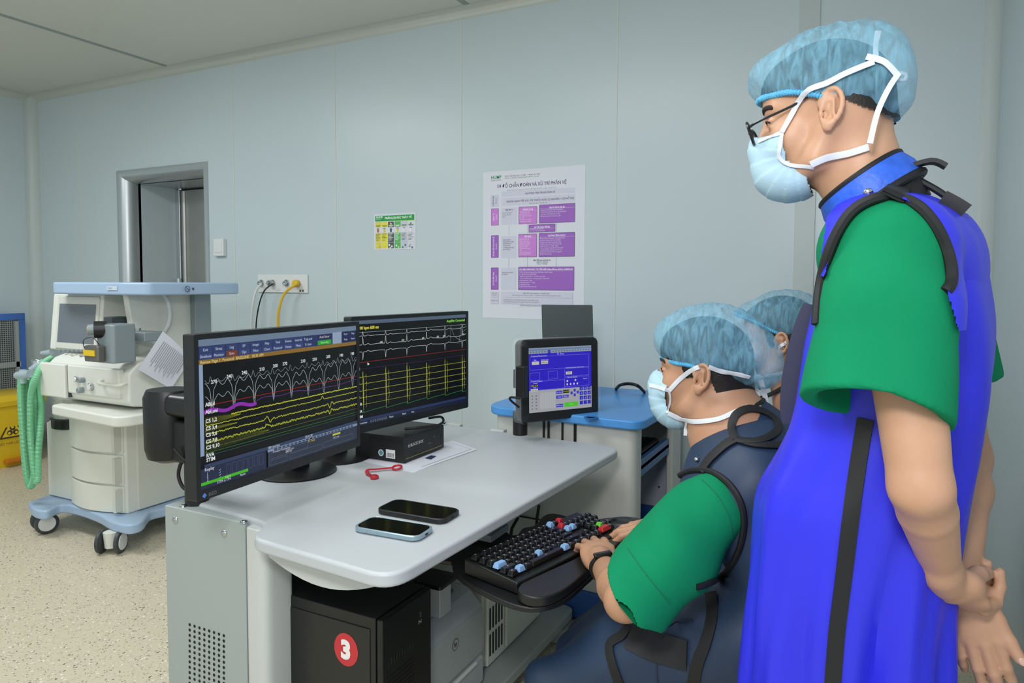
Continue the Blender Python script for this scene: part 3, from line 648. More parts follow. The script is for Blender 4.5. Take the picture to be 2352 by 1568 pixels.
obj('valve_arm', MB().box(x0-.06, x0+.01, 2.18, 2.26, .80, .87).cyl((x0-.05, 2.2, .86), (x0-.06, 2.2, .93), .014, 12), M_grey, an, bevel=.004)
p = PY(112, 812, 2.2); obj('gas_elbow', MB().tube([(p.x-.06, 2.2, p.z), (p.x+.03, 2.2, p.z+.01)], [.012, .016], 12), M_clear, an, smooth=True)
obj('bag_hook', MB().tube(crom([(x0-.05, 2.19, .80), (x0-.05, 2.17, .76), (x0-.02, 2.17, .74), (x0+.01, 2.18, .76)], 6), .004, 8), M_chrome, an, smooth=True)
# white tube loop on the right flank
xs_ = rx+.03
obj('tube_loop', MB().tube(crom([PX(372, 672, xs_), PX(385, 690, xs_+.02), PX(390, 720, xs_+.025), PX(386, 745, xs_+.02), PX(374, 766, xs_)], 6), .010, 10), M_white, an, smooth=True)
obj('flank_column', MB().box(rx+.015, rx+.06, 2.52, 2.62, .965, 1.262), M_grey, an, bevel=.006)
# sheet of paper hung by its corner on the flank
xq = x1+.045; q = [PX(374, 760, xq), PX(440, 822, xq+.02), PX(395, 893, xq+.02), PX(315, 848, xq)]
ps = thing('notice_sheet', 'sheet of printed white paper hung askew on the right flank of the anaesthesia machine', 'paper', q[0])
ex = (q[1]-q[0]); ey = (q[3]-q[0])
n = ex.cross(ey).normalized(); n = n if n.y < 0 else -n
mb = MB(); G = 8; vs = []; fs = []
for i in range(G+1):
    for j in range(G+1):
        u, v = i/G, j/G; p = q[0]*(1-u)*(1-v)+q[1]*u*(1-v)+q[2]*u*v+q[3]*(1-u)*v; vs.append(p+n*.006*math.sin(3*u+2*v))
for i in range(G):
    for j in range(G): a = i*(G+1)+j; fs.append((a, a+1, a+G+2, a+G+1))
obj('paper_sheet', mb.add(vs, fs), M_paper, ps, smooth=True)
M_ = frame_from(q[1]*.97+q[0]*.03, (q[2]-q[1]), n); c = Canvas(M_); Lx = (q[2]-q[1]).length; Ly = (q[0]-q[1]).length
sgn = 1 if (M_.to_3x3() @ Vector((0, 1, 0))).dot(q[0]-q[1]) > 0 else -1
c.mb.M = M_ @ Matrix.Translation((0, 0, .009))
for k in range(15):
    ww = (Lx*.8)*(1-.3*((k*7) % 5)/5) if k else Lx*.5; c.rect(Lx*.1, sgn*Ly*(.12+.05*k), ww, .0025 if k else .004, '8d8f98', k == 0)
c.done('printed_lines', ps)

# ================================================================ CONTROL DESK
M_desk = mat('desk_laminate', 'BEC3C6', .42)
M_desk2 = mat('desk_metal_paint', 'A3ADAB', .42)
M_desk3 = mat('desk_white_metal', 'C9CDCB', .4)
dk = thing('control_desk', 'long white control desk with grey steel column and lower shelf in the foreground', 'desk', (-1.2, 1.7, 0))
top = round_poly([(-.816, 1.085), (-.750, 2.345), (-1.56, 2.40), (-1.60, 1.235), (-1.27, 1.205), (-1.235, 1.118)], [.07, .07, .03, .03, .05, .06], 7)
obj('desk_top', MB().prism(top, .718, .75), M_desk, dk, bevel=.009, seg=3)
# curved skirt under the near edge
sk = [(-1.25, 1.145)]+[(-1.25+.33*k/10, 1.15) for k in range(11)]
mb = MB(); n = 14; x0s, x1s = -1.225, -.86
pts = [(x0s+(x1s-x0s)*k/n, .718-.068*math.sin(math.pi*(.14+.80*k/n))) for k in range(n+1)]
mb.prism([(x1s, .719), (x0s, .719)]+pts, 1.165, 1.18, 'y'); obj('curved_skirt', mb, M_desk3, dk)
obj('rear_modesty_panel', MB().box(-1.56, -1.545, 1.26, 2.36, .12, .718), M_desk2, dk, bevel=.002)
cx0, cx1, cy0, cy1 = -1.628, -1.335, 1.195, 1.285
colm = obj('steel_column', MB().box(cx0, cx1, cy0, cy1, 0, .742), M_desk2, dk, bevel=.003)
obj('pillar', MB().prism(round_poly([(cx1+.006, cy0-.005), (-1.262, cy0-.01), (-1.262, cy1), (cx1+.006, cy1)], [.012, .04, .02, .01]), 0, .735), M_desk3, dk, bevel=.004, smooth=True)
for px, py in ((403, 1194), (515, 1225)):
    p = PY(px, py, cy0); obj('screw', MB().lathe((p.x, cy0, p.z), [(.010, 0), (.0095, -.002), (.006, -.005), (.002, -.0055)], 14, 'y'), M_chrome, colm, smooth=True)
for px, py in ((421, 1163), (561, 1199)):
    p = PZ(px, py, .742); p.x = min(p.x, cx1-.02) if px < 500 else p.x; obj('screw', MB().lathe((p.x, p.y, .742), [(.010, 0), (.0095, .002), (.006, .005), (.002, .0055)], 14), M_chrome, colm, smooth=True)
mb = MB()
for i in range(8):
    for j in range(13):
        p = PY(436+11.2*i, 1434+3.6*i+12.2*j, cy0); mb.lathe((p.x, cy0-.0004, p.z), [(.0042, 0), (.0042, -.0004)], 8, 'y')
obj('vent_holes', mb, M_dark, colm)
# lower shelf, feet and far legs
obj('lower_shelf', MB().prism(round_poly([(-.97, 1.2), (-.95, 2.42), (-1.5, 2.42), (-1.5, 1.2)], .05), .065, .10), M_desk2, dk, bevel=.006)
obj('foot', MB().box(-1.5, -.80, 2.30, 2.40, .0, .06), M_desk2, dk, bevel=.01)
obj('foot', MB().box(-1.5, -.98, 1.2, 1.3, .0, .064), M_desk2, dk, bevel=.01)
obj('far_pillar', MB().box(-1.50, -1.38, 2.22, 2.34, .10, .718), M_desk3, dk, bevel=.02, seg=3)
obj('edge_clip', MB().box(-1.30, -1.24, 2.375, 2.405, .742, .756).box(-1.50, -1.44, 2.378, 2.404, .742, .757), M_desk3, dk, bevel=.003)
# sliding keyboard tray
tr_px = [(1038, 1288), (1048, 1318), (1110, 1358), (1180, 1388), (1240, 1394), (1300, 1374), (1345, 1335), (1395, 1290), (1432, 1255), (1462, 1225), (1480, 1195), (1440, 1185), (1395, 1188), (1352, 1194), (1325, 1194), (1305, 1185), (1270, 1178), (1248, 1184), (1228, 1205), (1200, 1212), (1175, 1228)]
poly = [tuple(PZ(a, b, .645).to_2d()) for a, b in tr_px]+[(-1.0, 1.75), (-1.0, 1.45)]
tray = obj('keyboard_tray', MB().prism([tuple(p) for p in [(q.x, q.y) for q in crom([(a, b, 0) for a, b in poly+[poly[0]]], 3)[:-1]]], .632, .645), M_black, dk, bevel=.004)
obj('tray_arm', MB().box(-1.2, -.85, 1.56, 1.66, .655, .672).box(-1.2, -1.1, 1.5, 1.72, .672, .718), M_desk2, dk)
pr = [(1196, 1372), (1245, 1378), (1295, 1358), (1335, 1325), (1368, 1295)]
pp = [PZ(a, b, .652) for a, b in pr]
pr = [PZ(a, b, .65) for a, b in ((1196, 1356), (1188, 1374), (1212, 1388), (1255, 1388), (1300, 1368), (1345, 1330), (1392, 1288), (1430, 1254), (1458, 1226), (1470, 1205), (1450, 1203), (1428, 1232), (1380, 1262), (1320, 1298), (1260, 1326))]
obj('palm_rest', MB().prism([tuple(p) for p in [(q.x, q.y) for q in crom(pr+[pr[0]], 3)[:-1]]], .6455, .668), mat('soft_black_vinyl', '161617', .38), dk, bevel=.011, seg=4)
p = PZ(1165, 1225, .66); obj('mouse_rest_plate', MB().prism([(a, b) for a, b in rpoly(-.93, -.875, 1.60, 1.78, .02)], .66, .715), M_black, dk, bevel=.003)

# ---------------------------------------------------------------- keyboard
M_key = mat('black_key', '141517', .32)
M_leg = mat('key_legend', '9a9ea2', .5)
M_kb = mat('keyboard_case', '0e0f10', .4)
kA, kB, kC, kD = PZ(1188, 1360, .652), PZ(1423, 1236, .66), PZ(1088, 1286, .66), PZ(1331, 1180, .66)
u = Vector((kB.x-kA.x, kB.y-kA.y, 0)); u = (u+Vector((kD.x-kC.x, kD.y-kC.y, 0))).normalized(); KL = .45; KW = .165
kz = .6465; KM = frame_from((kA.x, kA.y, kz), u, (0, 0, 1))
kb = thing('keyboard', 'black mechanical keyboard with a few blue, red and green keys, on the pull-out tray', 'keyboard', tuple(KM @ Vector((KL/2, KW/2, 0))))
mb = MB(); mb.M = KM; mb.prism([(0, 0), (0, .026), (KW, .036), (KW, 0)], 0, KL, 'x')
obj('case', mb, M_kb, kb, bevel=.004)
kcol = {}
M_kb_blue, M_kb_red, M_kb_grn = mat('blue_key', '86AEDD', .4), mat('red_key', 'B5202C', .4), mat('green_key', '63C431', .4)
rows = [(0, [(i*.9+ (0 if i < 1 else .6), 1) for i in range(13)]+[(i*.9+14, 1) for i in range(3)]+[(18.2+i, 1) for i in range(4)])]
Uk = KL*.965/22.3
lay = []
lay.append([1]+[-.6]+[1]*4+[-.3]+[1]*4+[-.3]+[1]*4+[-.25, 1, 1, 1])
lay.append([1]*13+[2, -.25, 1, 1, 1, -.25, 1, 1, 1, 1])
lay.append([1.5]+[1]*12+[1.5, -.25, 1, 1, 1, -.25, 1, 1, 1, 1])
lay.append([1.75]+[1]*11+[2.25, -3.5, 1, 1, 1])
lay.append([2.25]+[1]*10+[2.75, -1.25, 1, -1.25, 1, 1, 1, 1])
lay.append([1.25, 1.25, 1.25, 6.25, 1.25, 1.25, 1.25, 1.25, -.25, 1, 1, 1, -.25, 2, 1])
special = {(1, 16): M_kb_red, (1, 17): M_kb_red, (1, 15): M_kb_blue, (2, 15): M_kb_blue, (2, 16): M_kb_blue, (5, 0): M_kb_blue, (5, 2): M_kb_blue, (4, 10): M_kb_blue, (5, 6): M_kb_blue, (3, 15): M_kb_grn, (5, 12): M_kb_red, (4, 16): M_kb_red}
def keycap(wd, m, M):
    mb = MB(); mb.M = M; mb.mat(m); a, b = wd*Uk/2-.0008, Uk*.5-.0008
    mb.loft([rpoly3(-a, a, -b, b, .0015, 0), rpoly3(-a+.0007, a-.0007, -b+.0007, b-.0007, .002, .004), rpoly3(-a+.003, a-.003, -b+.0025, b-.0025, .002, .0105)])
    return mb
def rpoly3(x0, x1, y0, y1, r, z): return [(p[0], p[1], z) for p in rpoly(x0, x1, y0, y1, r, 2)]
# coloured keys are chosen by where they stand on the board
colour_at = []
for px, py, m in ((1147, 1302, M_kb_blue), (1201, 1309, M_kb_blue), (1267, 1276, M_kb_blue), (1301, 1277, M_kb_blue), (1268, 1213, M_kb_blue), (1295, 1216, M_kb_blue), (1306, 1211, M_kb_blue), (1283, 1208, M_kb_red), (1297, 1200, M_kb_red), (1372, 1202, M_kb_grn), (1385, 1209, M_kb_grn), (1408, 1219, M_kb_red), (1398, 1214, M_kb_red)):
    q = KM.inverted() @ PZ(px, py, kz+.038); colour_at.append((q.x, q.y, m))
cache = {}; count = 0; pitch = .0215
KR = KM.to_3x3()
allk = []
for r, row in enumerate(lay):
    x = KL*.018; y = KW-.012-pitch*.5-(r*pitch)-(.004 if r else 0)
    for wd in row:
        if wd < 0: x -= wd*Uk; continue
        allk.append((x+wd*Uk/2, y, wd)); x += wd*Uk
mats_for = {}
for cxk, cyk, m in colour_at:
    i = min((i for i in range(len(allk)) if allk[i][2] < 2.6), key=lambda i: (allk[i][0]-cxk)**2+(allk[i][1]-cyk)**2); mats_for[i] = m
for i, (xk, yk, wd) in enumerate(allk):
    m = mats_for.get(i, M_key); key = (wd, m.name)
    lift = .024+.062*yk+.004
    P_ = KM @ Vector((xk, yk, lift+(.003 if i in mats_for else 0)))
    if key not in cache:
        mb = keycap(wd, m, Matrix.Translation(P_) @ KR.to_4x4())
        if m is M_key: mb.mat(M_leg); mb.add([(-.003, .0, .0106), (.001, .0, .0106), (.001, .003, .0106), (-.003, .003, .0106)], [(0, 1, 2, 3)])
        o = obj('key', mb, None, kb, bevel=0, smooth=False); cache[key] = (o, P_)
        if m in (M_kb_blue, M_kb_red, M_kb_grn): o['label'] = {'blue_key': 'light blue', 'red_key': 'red', 'green_key': 'bright green'}[m.name.split('.')[0]]+' keycap'
    else:
        src, P0 = cache[key]; o = src.copy(); C.objects.link(o); o.parent = kb; o.location = Vector(src.location)+(P_-P0)
# mouse
mc = PZ(1440, 1212, .66)
ms = thing('computer_mouse', 'black computer mouse under the seated man\'s right hand', 'mouse', (mc.x, mc.y, .646))
mb = MB(); rings = []
for k in range(9):
    t = k/8; z = .033*math.sin(math.pi*t*.5); s = math.cos(math.pi*t*.5)**.6 if t < 1 else .02
    rings.append([(mc.x+.058*s*math.cos(a)*1.0, mc.y+.033*s*math.sin(a), .6465+z) for a in [2*math.pi*i/24 for i in range(24)]])
obj('shell', mb.loft(rings), M_black, ms, smooth=True)
obj('wheel', MB().cyl((mc.x-.035, mc.y-.004, .672), (mc.x-.035, mc.y+.004, .672), .009, 14), M_rub, ms)

# ---------------------------------------------------------------- the two big monitors
M_mon = mat('monitor_bezel', '1b1d1f', .45)
def monitor(name, label, pL, pR, z0, z1, bez, stand_xy):
    """pL, pR: left and right ends of the front face in plan as seen from the desk side"""
    L = Vector((pL[0], pL[1], 0)); R = Vector((pR[0], pR[1], 0)); ux = (R-L).normalized(); nn = ux.cross(Vector((0, 0, 1)))  # towards +X side
    W = (R-L).length; Hh = z1-z0
    t = thing(name, label, 'monitor', (stand_xy[0], stand_xy[1], .75))
    M = frame_from((L.x, L.y, z0), ux, nn)
    mb = MB(); mb.M = M; th = .032
    o_ = rpoly(0, W, 0, Hh, .004, 2); i_ = rpoly(bez, W-bez, bez*1.7, Hh-bez, .001, 2)
    mb.loft([[(a, b, -th) for a, b in o_], [(a, b, 0) for a, b in o_], [(a, b, 0) for a, b in i_], [(a, b, -.003) for a, b in i_]], True, False)
    obj('bezel', mb, M_mon, t)
    mb = MB(); mb.M = M; mb.box(W*.18, W*.82, Hh*.2, Hh*.85, -th-.025, -th); obj('rear_housing', mb, M_mon, t, bevel=.01)
    c3 = M @ Vector((W/2, Hh*.45, -th-.03))
    st = Vector((stand_xy[0], stand_xy[1], .75))
    obj('stand_neck', MB().box(st.x-.02, st.x+.02, st.y-.035, st.y+.035, .76, c3.z+.03).tube([(st.x, st.y, c3.z), tuple(c3)], .025, 12), M_mon, t)
    obj('stand_base', MB().lathe((st.x, st.y, .75), [(.118, .0005), (.12, .004), (.11, .009), (.04, .014)], 40), M_black, t, smooth=True)
    sx0, sy0 = bez, bez*1.7; sw, sh = W-2*bez, Hh-bez-sy0
    S = M @ Matrix.Translation((sx0, sy0, -.0028))
    return t, S, sw, sh, M, W, Hh
NAVY, STEEL, BLK = '26304F', '5A6B85', '07090B'
m1, S1, sw, sh, MM1, W1, H1 = monitor('left_desk_monitor', 'large black widescreen monitor at the left end of the desk showing heart signal traces', (-1.262, 1.003), (-1.290, 1.577), .857, 1.217, .012, (-1.535, 1.575))
m1.name = 'desk_monitor'
tg1 = 0
G = .72
c = Canvas(S1, glow=G)
c.rect(0, 0, sw, sh, BLK)
def R1(u0, v0, u1, v1, col, lift=True): c.rect(u0*sw, (1-v1)*sh, (u1-u0)*sw, (v1-v0)*sh, col, lift)
R1(0, 0, 1, .045, '6F8299'); R1(0, .045, 1, .135, '2B3766'); R1(0, .135, 1, .165, '8A6A2C')
for k, tt in enumerate(['Exit', 'Setup', 'Log', 'Review', 'Image', 'Map', 'Find', 'Protocol', 'Notes']):
    R1(.01+.066*k, .05, .068+.066*k, .09, '33406e', k == 0); R1(.01+.066*k, .094, .068+.066*k, .132, '3a4778' if k != 2 else '7a3d1e', False)
for k, (a, b) in enumerate([('Exit', 'Database'), ('Setup', 'Monitor'), ('Log', 'Stim'), ('EP', 'Opt'), ('Image', 'Filter'), ('Map', 'Chart'), ('Find', 'Protocol'), ('Events', 'Notes'), ('Interval', 'Meas'), ('TrigLevel', 'Tr Stim')]):
    x = (.038+.066*k)*sw; c.text(a, x, sh*.921, .0085, 'C9D4E8', 'CENTER'); c.text(b, x, sh*.878, .0085, 'C9D4E8', 'CENTER')
R1(.70, .05, .80, .088, '2a2f52'); c.text('Auto Recor', .75*sw, sh*.925, .0085, 'D8DCE8', 'CENTER'); R1(.70, .094, .80, .13, '2FA52E'); c.text('Recording', .75*sw, sh*.880, .0075, 'C8F0C8', 'CENTER')
R1(.81, .04, .88, .135, '93A6BD'); R1(.885, .04, .94, .135, '1f2a50'); R1(.945, .04, 1, .135, '1f2a50')
c.text('Store', .913*sw, sh*.93, .0075, 'C9D4E8', 'CENTER'); c.text('Stop', .972*sw, sh*.93, .0075, 'C9D4E8', 'CENTER'); c.text('Resp', .913*sw, sh*.885, .0075, 'C9D4E8', 'CENTER'); c.text('Reset', .972*sw, sh*.885, .0075, 'C9D4E8', 'CENTER')
c.text('Review Page 1: Protocol  BASELINE   10:31 AM', .01*sw, sh*.84, .0095, 'F0DDA0')
R1(0, .165, .022, .77, '8FA3C2')
def wave(y, amp, fn, n, wd, col, x0=.03, x1=1.0):
    pts = [((x0+(x1-x0)*k/n)*sw, (1-y)*sh+fn(k/n)*amp*sh) for k in range(n+1)]; c.line(pts, wd, col)
rnd = random.Random(3)
def ecg(t, ph=0, per=10.0, big=-1.0):
    x = (t*per+ph) % 1.0; v = .12*math.sin(2*math.pi*x+1)+.05*math.sin(31*t)
    v += big*math.exp(-((x-.5)/.055)**2)+.55*math.exp(-((x-.78)/.12)**2)+.5*math.exp(-((x-.22)/.12)**2)-.5; return v
wave(.30, .075, lambda t: ecg(t, .2, 8.6, -1.7)+.2*math.sin(9*t), 300, .0011, 'AEB8BE')
wave(.25, .06, lambda t: ecg(t, .25, 8.6, 1.0)*.9-.4, 300, .0009, '8E999F')
wave(.38, .06, lambda t: ecg(t, .2, 8.6, -1.5)-.1+.3*math.sin(6*t), 300, .0011, 'A8B4B8')
for k, (u, v, t_) in enumerate([(.06, .30, '270'), (.14, .28, '240'), (.22, .27, '240'), (.32, .265, '210'), (.40, .255, '200'), (.46, .25, '270'), (.58, .25, '210'), (.66, .25, '210'), (.76, .245, '200'), (.86, .25, '190'), (.95, .25, '190')]):
    c.text(t_, u*sw, (1-v)*sh, .011, 'E6ECEC', bold=.0002)
wave(.44, .0, lambda t: 0, 2, .0012, 'A8282C')
wave(.475, .02, lambda t: .6*math.sin(22*t)*math.exp(-2*t)+.5*math.sin(7*t), 200, .0010, '7B3FA0', .3)
wave(.485, .012, lambda t: math.sin(12*t), 60, .008, '8E2FAE', .022, .30)
wave(.53, .004, lambda t: rnd.uniform(-1, 1), 260, .0022, 'C6C93A', .16)
wave(.575, .004, lambda t: rnd.uniform(-1, 1)+(6*math.exp(-((t-.72)/.008)**2)), 260, .0016, 'C0C43C', .03)
wave(.63, .006, lambda t: rnd.uniform(-1, 1)+4*math.exp(-((t-.34)/.012)**2)-4*math.exp(-((t-.36)/.01)**2)+5*math.sin(t*160)*math.exp(-((t-.78)/.02)**2), 300, .0018, 'BFC43A', .03)
wave(.685, .008, lambda t: rnd.uniform(-1, 1)+3*math.exp(-((t-.34)/.012)**2)+3*math.sin(t*160)*math.exp(-((t-.78)/.02)**2), 300, .0026, 'A9B22F', .03)
def burst(y, a0, x1, n, col):
    pts = [((.03+x1*k/n)*sw, (1-y)*sh+(1 if k % 2 else -1)*a0*sh*(1-k/n)**.7) for k in range(n+1)]; c.line(pts, .0016, col)
burst(.545, .028, .18, 70, 'B9BD2E'); burst(.60, .016, .16, 60, 'A9AD2A'); burst(.71, .045, .34, 130, '8F9C26')
for y, col in ((.725, '6E7A3A'), (.755, '3E8A3E'), (.775, '3F6A55')): wave(y, 0, lambda t: 0, 2, .0008, col, .03)
for k, (v, t_) in enumerate([(.445, 'ABLd'), (.495, 'Abl uni'), (.555, 'CS 1,2'), (.605, 'CS 3,4'), (.648, 'CS 5,6'), (.692, 'CS 7,8'), (.732, 'CS 9,10'), (.785, 'RVA'), (.815, 'STIM')]):
    c.text(t_, .03*sw, (1-v)*sh, .0115, 'E8EEEE', bold=.0003)
R1(0, .80, 1, .825, '1c2440', True) if 0 else None
R1(.02, .83, 1, .855, '33415E'); R1(.36, .855, 1, .875, '7f90ab')
c.text('100 mm/sec', .36*sw, sh*.149, .0085, 'D5DEEA'); c.text('10:31:28', .60*sw, sh*.149, .0085, 'D5DEEA')
for k in range(22): R1(.40+.026*k, .86, .418+.026*k, .872, '2E3B5E' if k != 9 else '0c0f18', k == 0)
R1(0, .855, .35, 1, '232C48'); R1(.36, .875, 1, .985, '2A3245'); R1(0, .985, 1, 1, '1a2030')
c.text('Replay', .02*sw, sh*.125, .010, 'E6ECF6')
for k in range(7): c.frame((.13+.03*k)*sw, sh*.055, .022*sw, sh*.075, .0005, '5A6A8C')
for k in range(4): c.text(str(k+1), .03*sw, sh*(.100-.017*k), .0075, 'D8E0EE'); c.text('✓', .09*sw, sh*(.100-.017*k), .0075, 'D8E0EE')
R1(.0, .945, .245, .965, '46B81E'); c.text('Start', .12*sw, sh*.037, .0085, 'B8F090')
c.text('STIM is ON', .08*sw, sh*.018, .008, 'D8E0EE'); c.text('Auto', .2*sw, sh*.018, .008, 'D8E0EE')
for a, b, e, f in ((.37, .885, .62, .93), (.37, .94, .48, .98), (.50, .935, .72, .98), (.73, .93, .96, .975), (.80, .88, .86, .925)): c.frame(a*sw, (1-f)*sh, (e-a)*sw, (f-b)*sh, .0005, '6A7890')
c.text('P1: Pace', .62*sw, sh*.108, .008, 'D9C24A'); R1(.80, .885, .86, .90, 'C8C63A'); c.text('Cycle Len', .47*sw, sh*.095, .0075, 'C8D0DE'); c.text('600 ms', .47*sw, sh*.08, .0075, 'C8D0DE'); c.text('Protocol Parameters', .39*sw, sh*.11, .0072, 'C8D0DE'); c.text('10.2 mA', .803*sw, sh*.075, .0075, 'C8D0DE')
obj('screen', c.mb, None, m1)
c = Canvas(MM1 @ Matrix.Translation((0, 0, .0003))); c.poly([(.014, .010), (.020, .004), (.026, .010), (.020, .016)], '5A86D8'); c.text('EIZO', .031, .006, .010, '7c8084'); c.done('maker_mark', m1)

m2, S2, sw, sh, MM2, W2, H2 = monitor('desk_monitor', 'black widescreen monitor behind the left one, showing sparse yellow and white heart traces', (-1.385, 1.655), (-1.316, 2.235), .862, 1.223, .012, (-1.555, 1.775))
c = Canvas(S2, glow=G); c.rect(0, 0, sw, sh, '050608')
R1(0, 0, 1, .035, '54657A'); R1(0, .93, 1, .955, '26335E'); R1(0, .955, 1, 1, '151C30')
c.text('100 bpm 600 ms', .035*sw, sh*.915, .013, 'E2DE3A', bold=.0004); c.text('Amplifier Connected', .80*sw, sh*.925, .0125, '86DB4A', bold=.0003)
c.rect(0, sh*.885, sw, .0008, 'B9C1C4')
def beat(t, per=5.6, ph=.12):
    return (t*per+ph) % 1.0
def e2(t, s): x = beat(t); return s*math.exp(-((x-.5)/.018)**2)+.18*math.exp(-((x-.72)/.06)**2)+.04*math.sin(40*t)+.05*math.sin(13*t)
wave(.15, .05, lambda t: e2(t, .9), 400, .0011, 'C9D0D2', 0)
wave(.235, .07, lambda t: e2(t, 1.2), 400, .0011, 'D3D9DA', 0)
wave(.30, .06, lambda t: e2(t, -1.3), 400, .0011, 'D3D9DA', 0)
c.line([(.84*sw, sh*.71), (.842*sw, sh*.88), (.86*sw, sh*.82), (.88*sw, sh*.76), (.93*sw, sh*.72), (1.0*sw, sh*.70)], .0009, 'A9B0B4')
c.line([(.93*sw, sh*.70), (.945*sw, sh*.86), (.96*sw, sh*.80), (1.0*sw, sh*.83)], .0009, 'A9B0B4')
for u in (.20, .38, .56, .70, .76, .96): c.text('600', u*sw, sh*.77, .0085, 'E6ECEC')
wave(.395, 0, lambda t: 0, 2, .0011, 'A8282C', 0)
wave(.46, .003, lambda t: math.sin(9*t), 60, .0009, '4A2468', 0)
def spk(t, k):
    x = beat(t, 5.6, .12+.0*k); return (1.0 if .49 < x < .497 else -1.0 if .497 <= x < .505 else 0)+.18*math.exp(-((x-.62)/.012)**2)
for k, y in enumerate((.535, .60, .665, .73, .795)):
    wave(y, .05 if k < 4 else .03, lambda t: spk(t, k), 900, .0009, 'C9CC4E' if k < 4 else 'A4B44A', 0)
    for b in range(6):
        u = (b+.38+.02*(k % 2))/5.6; a = .05+.03*((k*3+b) % 3)/2
        c.line([(u*sw, sh*(1-y-a)), (u*sw, sh*(1-y+a))], .0009, 'BFC45A'); u += .022
        c.line([(u*sw, sh*(1-y-a*.6)), (u*sw, sh*(1-y+a*.5))], .0009, 'A8AE52')
def gr(t): x = beat(t, 5.6, .62); return .7*x**.5-.5+(.6*math.exp(-((x-.02)/.006)**2))
wave(.86, .035, gr, 600, .0009, '3F9A55', 0)
for v, t_ in ((.40, 'd'), (.465, 'uni'), (.54, '1,2'), (.605, '3,4'), (.67, '5,6'), (.735, '7,8'), (.80, '9,10'), (.87, 'RVA'), (.92, 'STIM')): c.text(t_, .015*sw, sh*(1-v), .0125, 'EDF1F1', bold=.0003)
c.poly([(.10*sw, sh*.60), (.10*sw, sh*.57), (.115*sw, sh*.58)], 'F2F4F4')
c.text('100 mm/sec', .02*sw, sh*.022, .0085, 'D5DEEA'); c.text('Pause', .27*sw, sh*.022, .0085, 'D5DEEA'); c.text('Mark', .38*sw, sh*.022, .0085, 'D5DEEA'); c.text('Aux', .46*sw, sh*.022, .0085, 'D5DEEA')
for k in range(8): c.frame((.12+.017*k)*sw, sh*.02, .009*sw, sh*.02, .0005, 'AEBACB')
obj('screen', c.mb, None, m2)
c = Canvas(MM2 @ Matrix.Translation((0, 0, .0003))); c.poly([(.006, .010), (.011, .004), (.016, .010), (.011, .016)], '8a97a8'); c.done('maker_mark', m2)

# arm that carries the console rail at the left end
am = thing('monitor_arm', 'thick black swivel arm with cables behind the left monitor, above the steel column', 'monitor arm', (-1.66, 1.36, .75))
ac = PD(388, 970, 1.9); zt_, zb_ = PD(388, 893, 1.9).z, PD(388, 1052, 1.9).z
obj('arm_post', MB().lathe((ac.x, ac.y, 0), [(.03, zb_-.008), (.055, zb_+.004), (.062, zb_+.03), (.063, zt_-.02), (.055, zt_)], 28), M_black, am, smooth=True)
obj('arm_beam', MB().box(ac.x-.02, ac.x+.30, ac.y-.045, ac.y+.03, zt_-.065, zt_-.005), mat('black_arm', '17181a', .35), am, bevel=.02, seg=4)
obj('arm_joint', MB().box(ac.x+.03, ac.x+.24, ac.y-.03, ac.y+.03, zt_-.19, zt_-.075), M_black, am, bevel=.01)
obj('arm_foot', MB().cyl((ac.x+.12, 1.245, .743), (ac.x+.12, 1.245, zt_-.18), .03, 20), M_black, am, smooth=True)
for k, pts in enumerate(([(395, 1045), (410, 1050), (432, 1042), (450, 1035)], [(438, 1048), (418, 1060), (410, 1090), (420, 1118), (442, 1130)], [(400, 1030), (420, 1052), (438, 1068), (455, 1090)])):
    obj('cable', MB().tube(crom([PD(a, b, 1.87-.02*k) for a, b in pts], 6), .006-.001*k, 8), M_rub, am, smooth=True)

# ---------------------------------------------------------------- small touch monitor on its post
tm = thing('touch_monitor', 'small square monitor with blue screen under plastic film, on a post at the desk end', 'monitor', (-1.163, 2.37, .75))
L3, R3 = Vector((-1.093, 2.235, 0)), Vector((-.902, 2.518, 0)); z0, z1 = .822, 1.122
ux = (R3-L3).normalized(); nn = ux.cross(Vector((0, 0, 1))); nn = (nn+Vector((0, 0, .03))).normalized(); W3 = (R3-L3).length; H3 = z1-z0
M3 = frame_from((L3.x, L3.y, z0), ux, nn); mb = MB(); mb.M = M3
o_ = rpoly(0, W3, 0, H3, .022, 6); o2 = rpoly(.004, W3-.004, .004, H3-.004, .02, 6); i_ = rpoly(.032, W3-.032, .034, H3-.030, .001, 6)
mb.loft([[(a, b, -.05) for a, b in o2], [(a, b, -.04) for a, b in o_], [(a, b, -.004) for a, b in o_], [(a, b, 0) for a, b in o2], [(a, b, 0) for a, b in i_], [(a, b, -.002) for a, b in i_]], True, False)
obj('bezel', mb, M_mon, tm, smooth=True)
mb = MB(); mb.M = M3
q = rpoly(-.006, W3+.006, -.006, H3+.004, .02, 6); nq = len(q)
for zz in (-.052, .0035):
    pass
ring0 = [(a+.002*math.sin(i*2.1), b+.002*math.cos(i*1.7), -.05) for i, (a, b) in enumerate(q)]; ring1 = [(a+.0015*math.sin(i*3.1), b+.002*math.cos(i*2.7), -.02) for i, (a, b) in enumerate(q)]; ring2 = [(a*.99+.002, b*.99+.002, .004) for a, b in q]
mb.loft([ring0, ring1, ring2], False, False)
obj('plastic_film', mb, mat('clear_film', 'E8EEF2', .12, alpha=.16), tm, smooth=True)
sw, sh = W3-.064, H3-.064; S3 = M3 @ Matrix.Translation((.032, .034, -.0018))
c = Canvas(S3, glow=G); c.rect(0, 0, sw, sh, 'A6A8AE'); R1(0, 0, 1, .09, '8E9CB4'); R1(0, .02, 1, .045, '6B84A8')
R1(0, .09, 1, .66, '2E1FC4'); R1(.30, .04, .34, .09, '2a22b8')
for k in range(22): R1(.02+.044*k, .055, .045+.044*k, .075, '6a7486', k == 0)
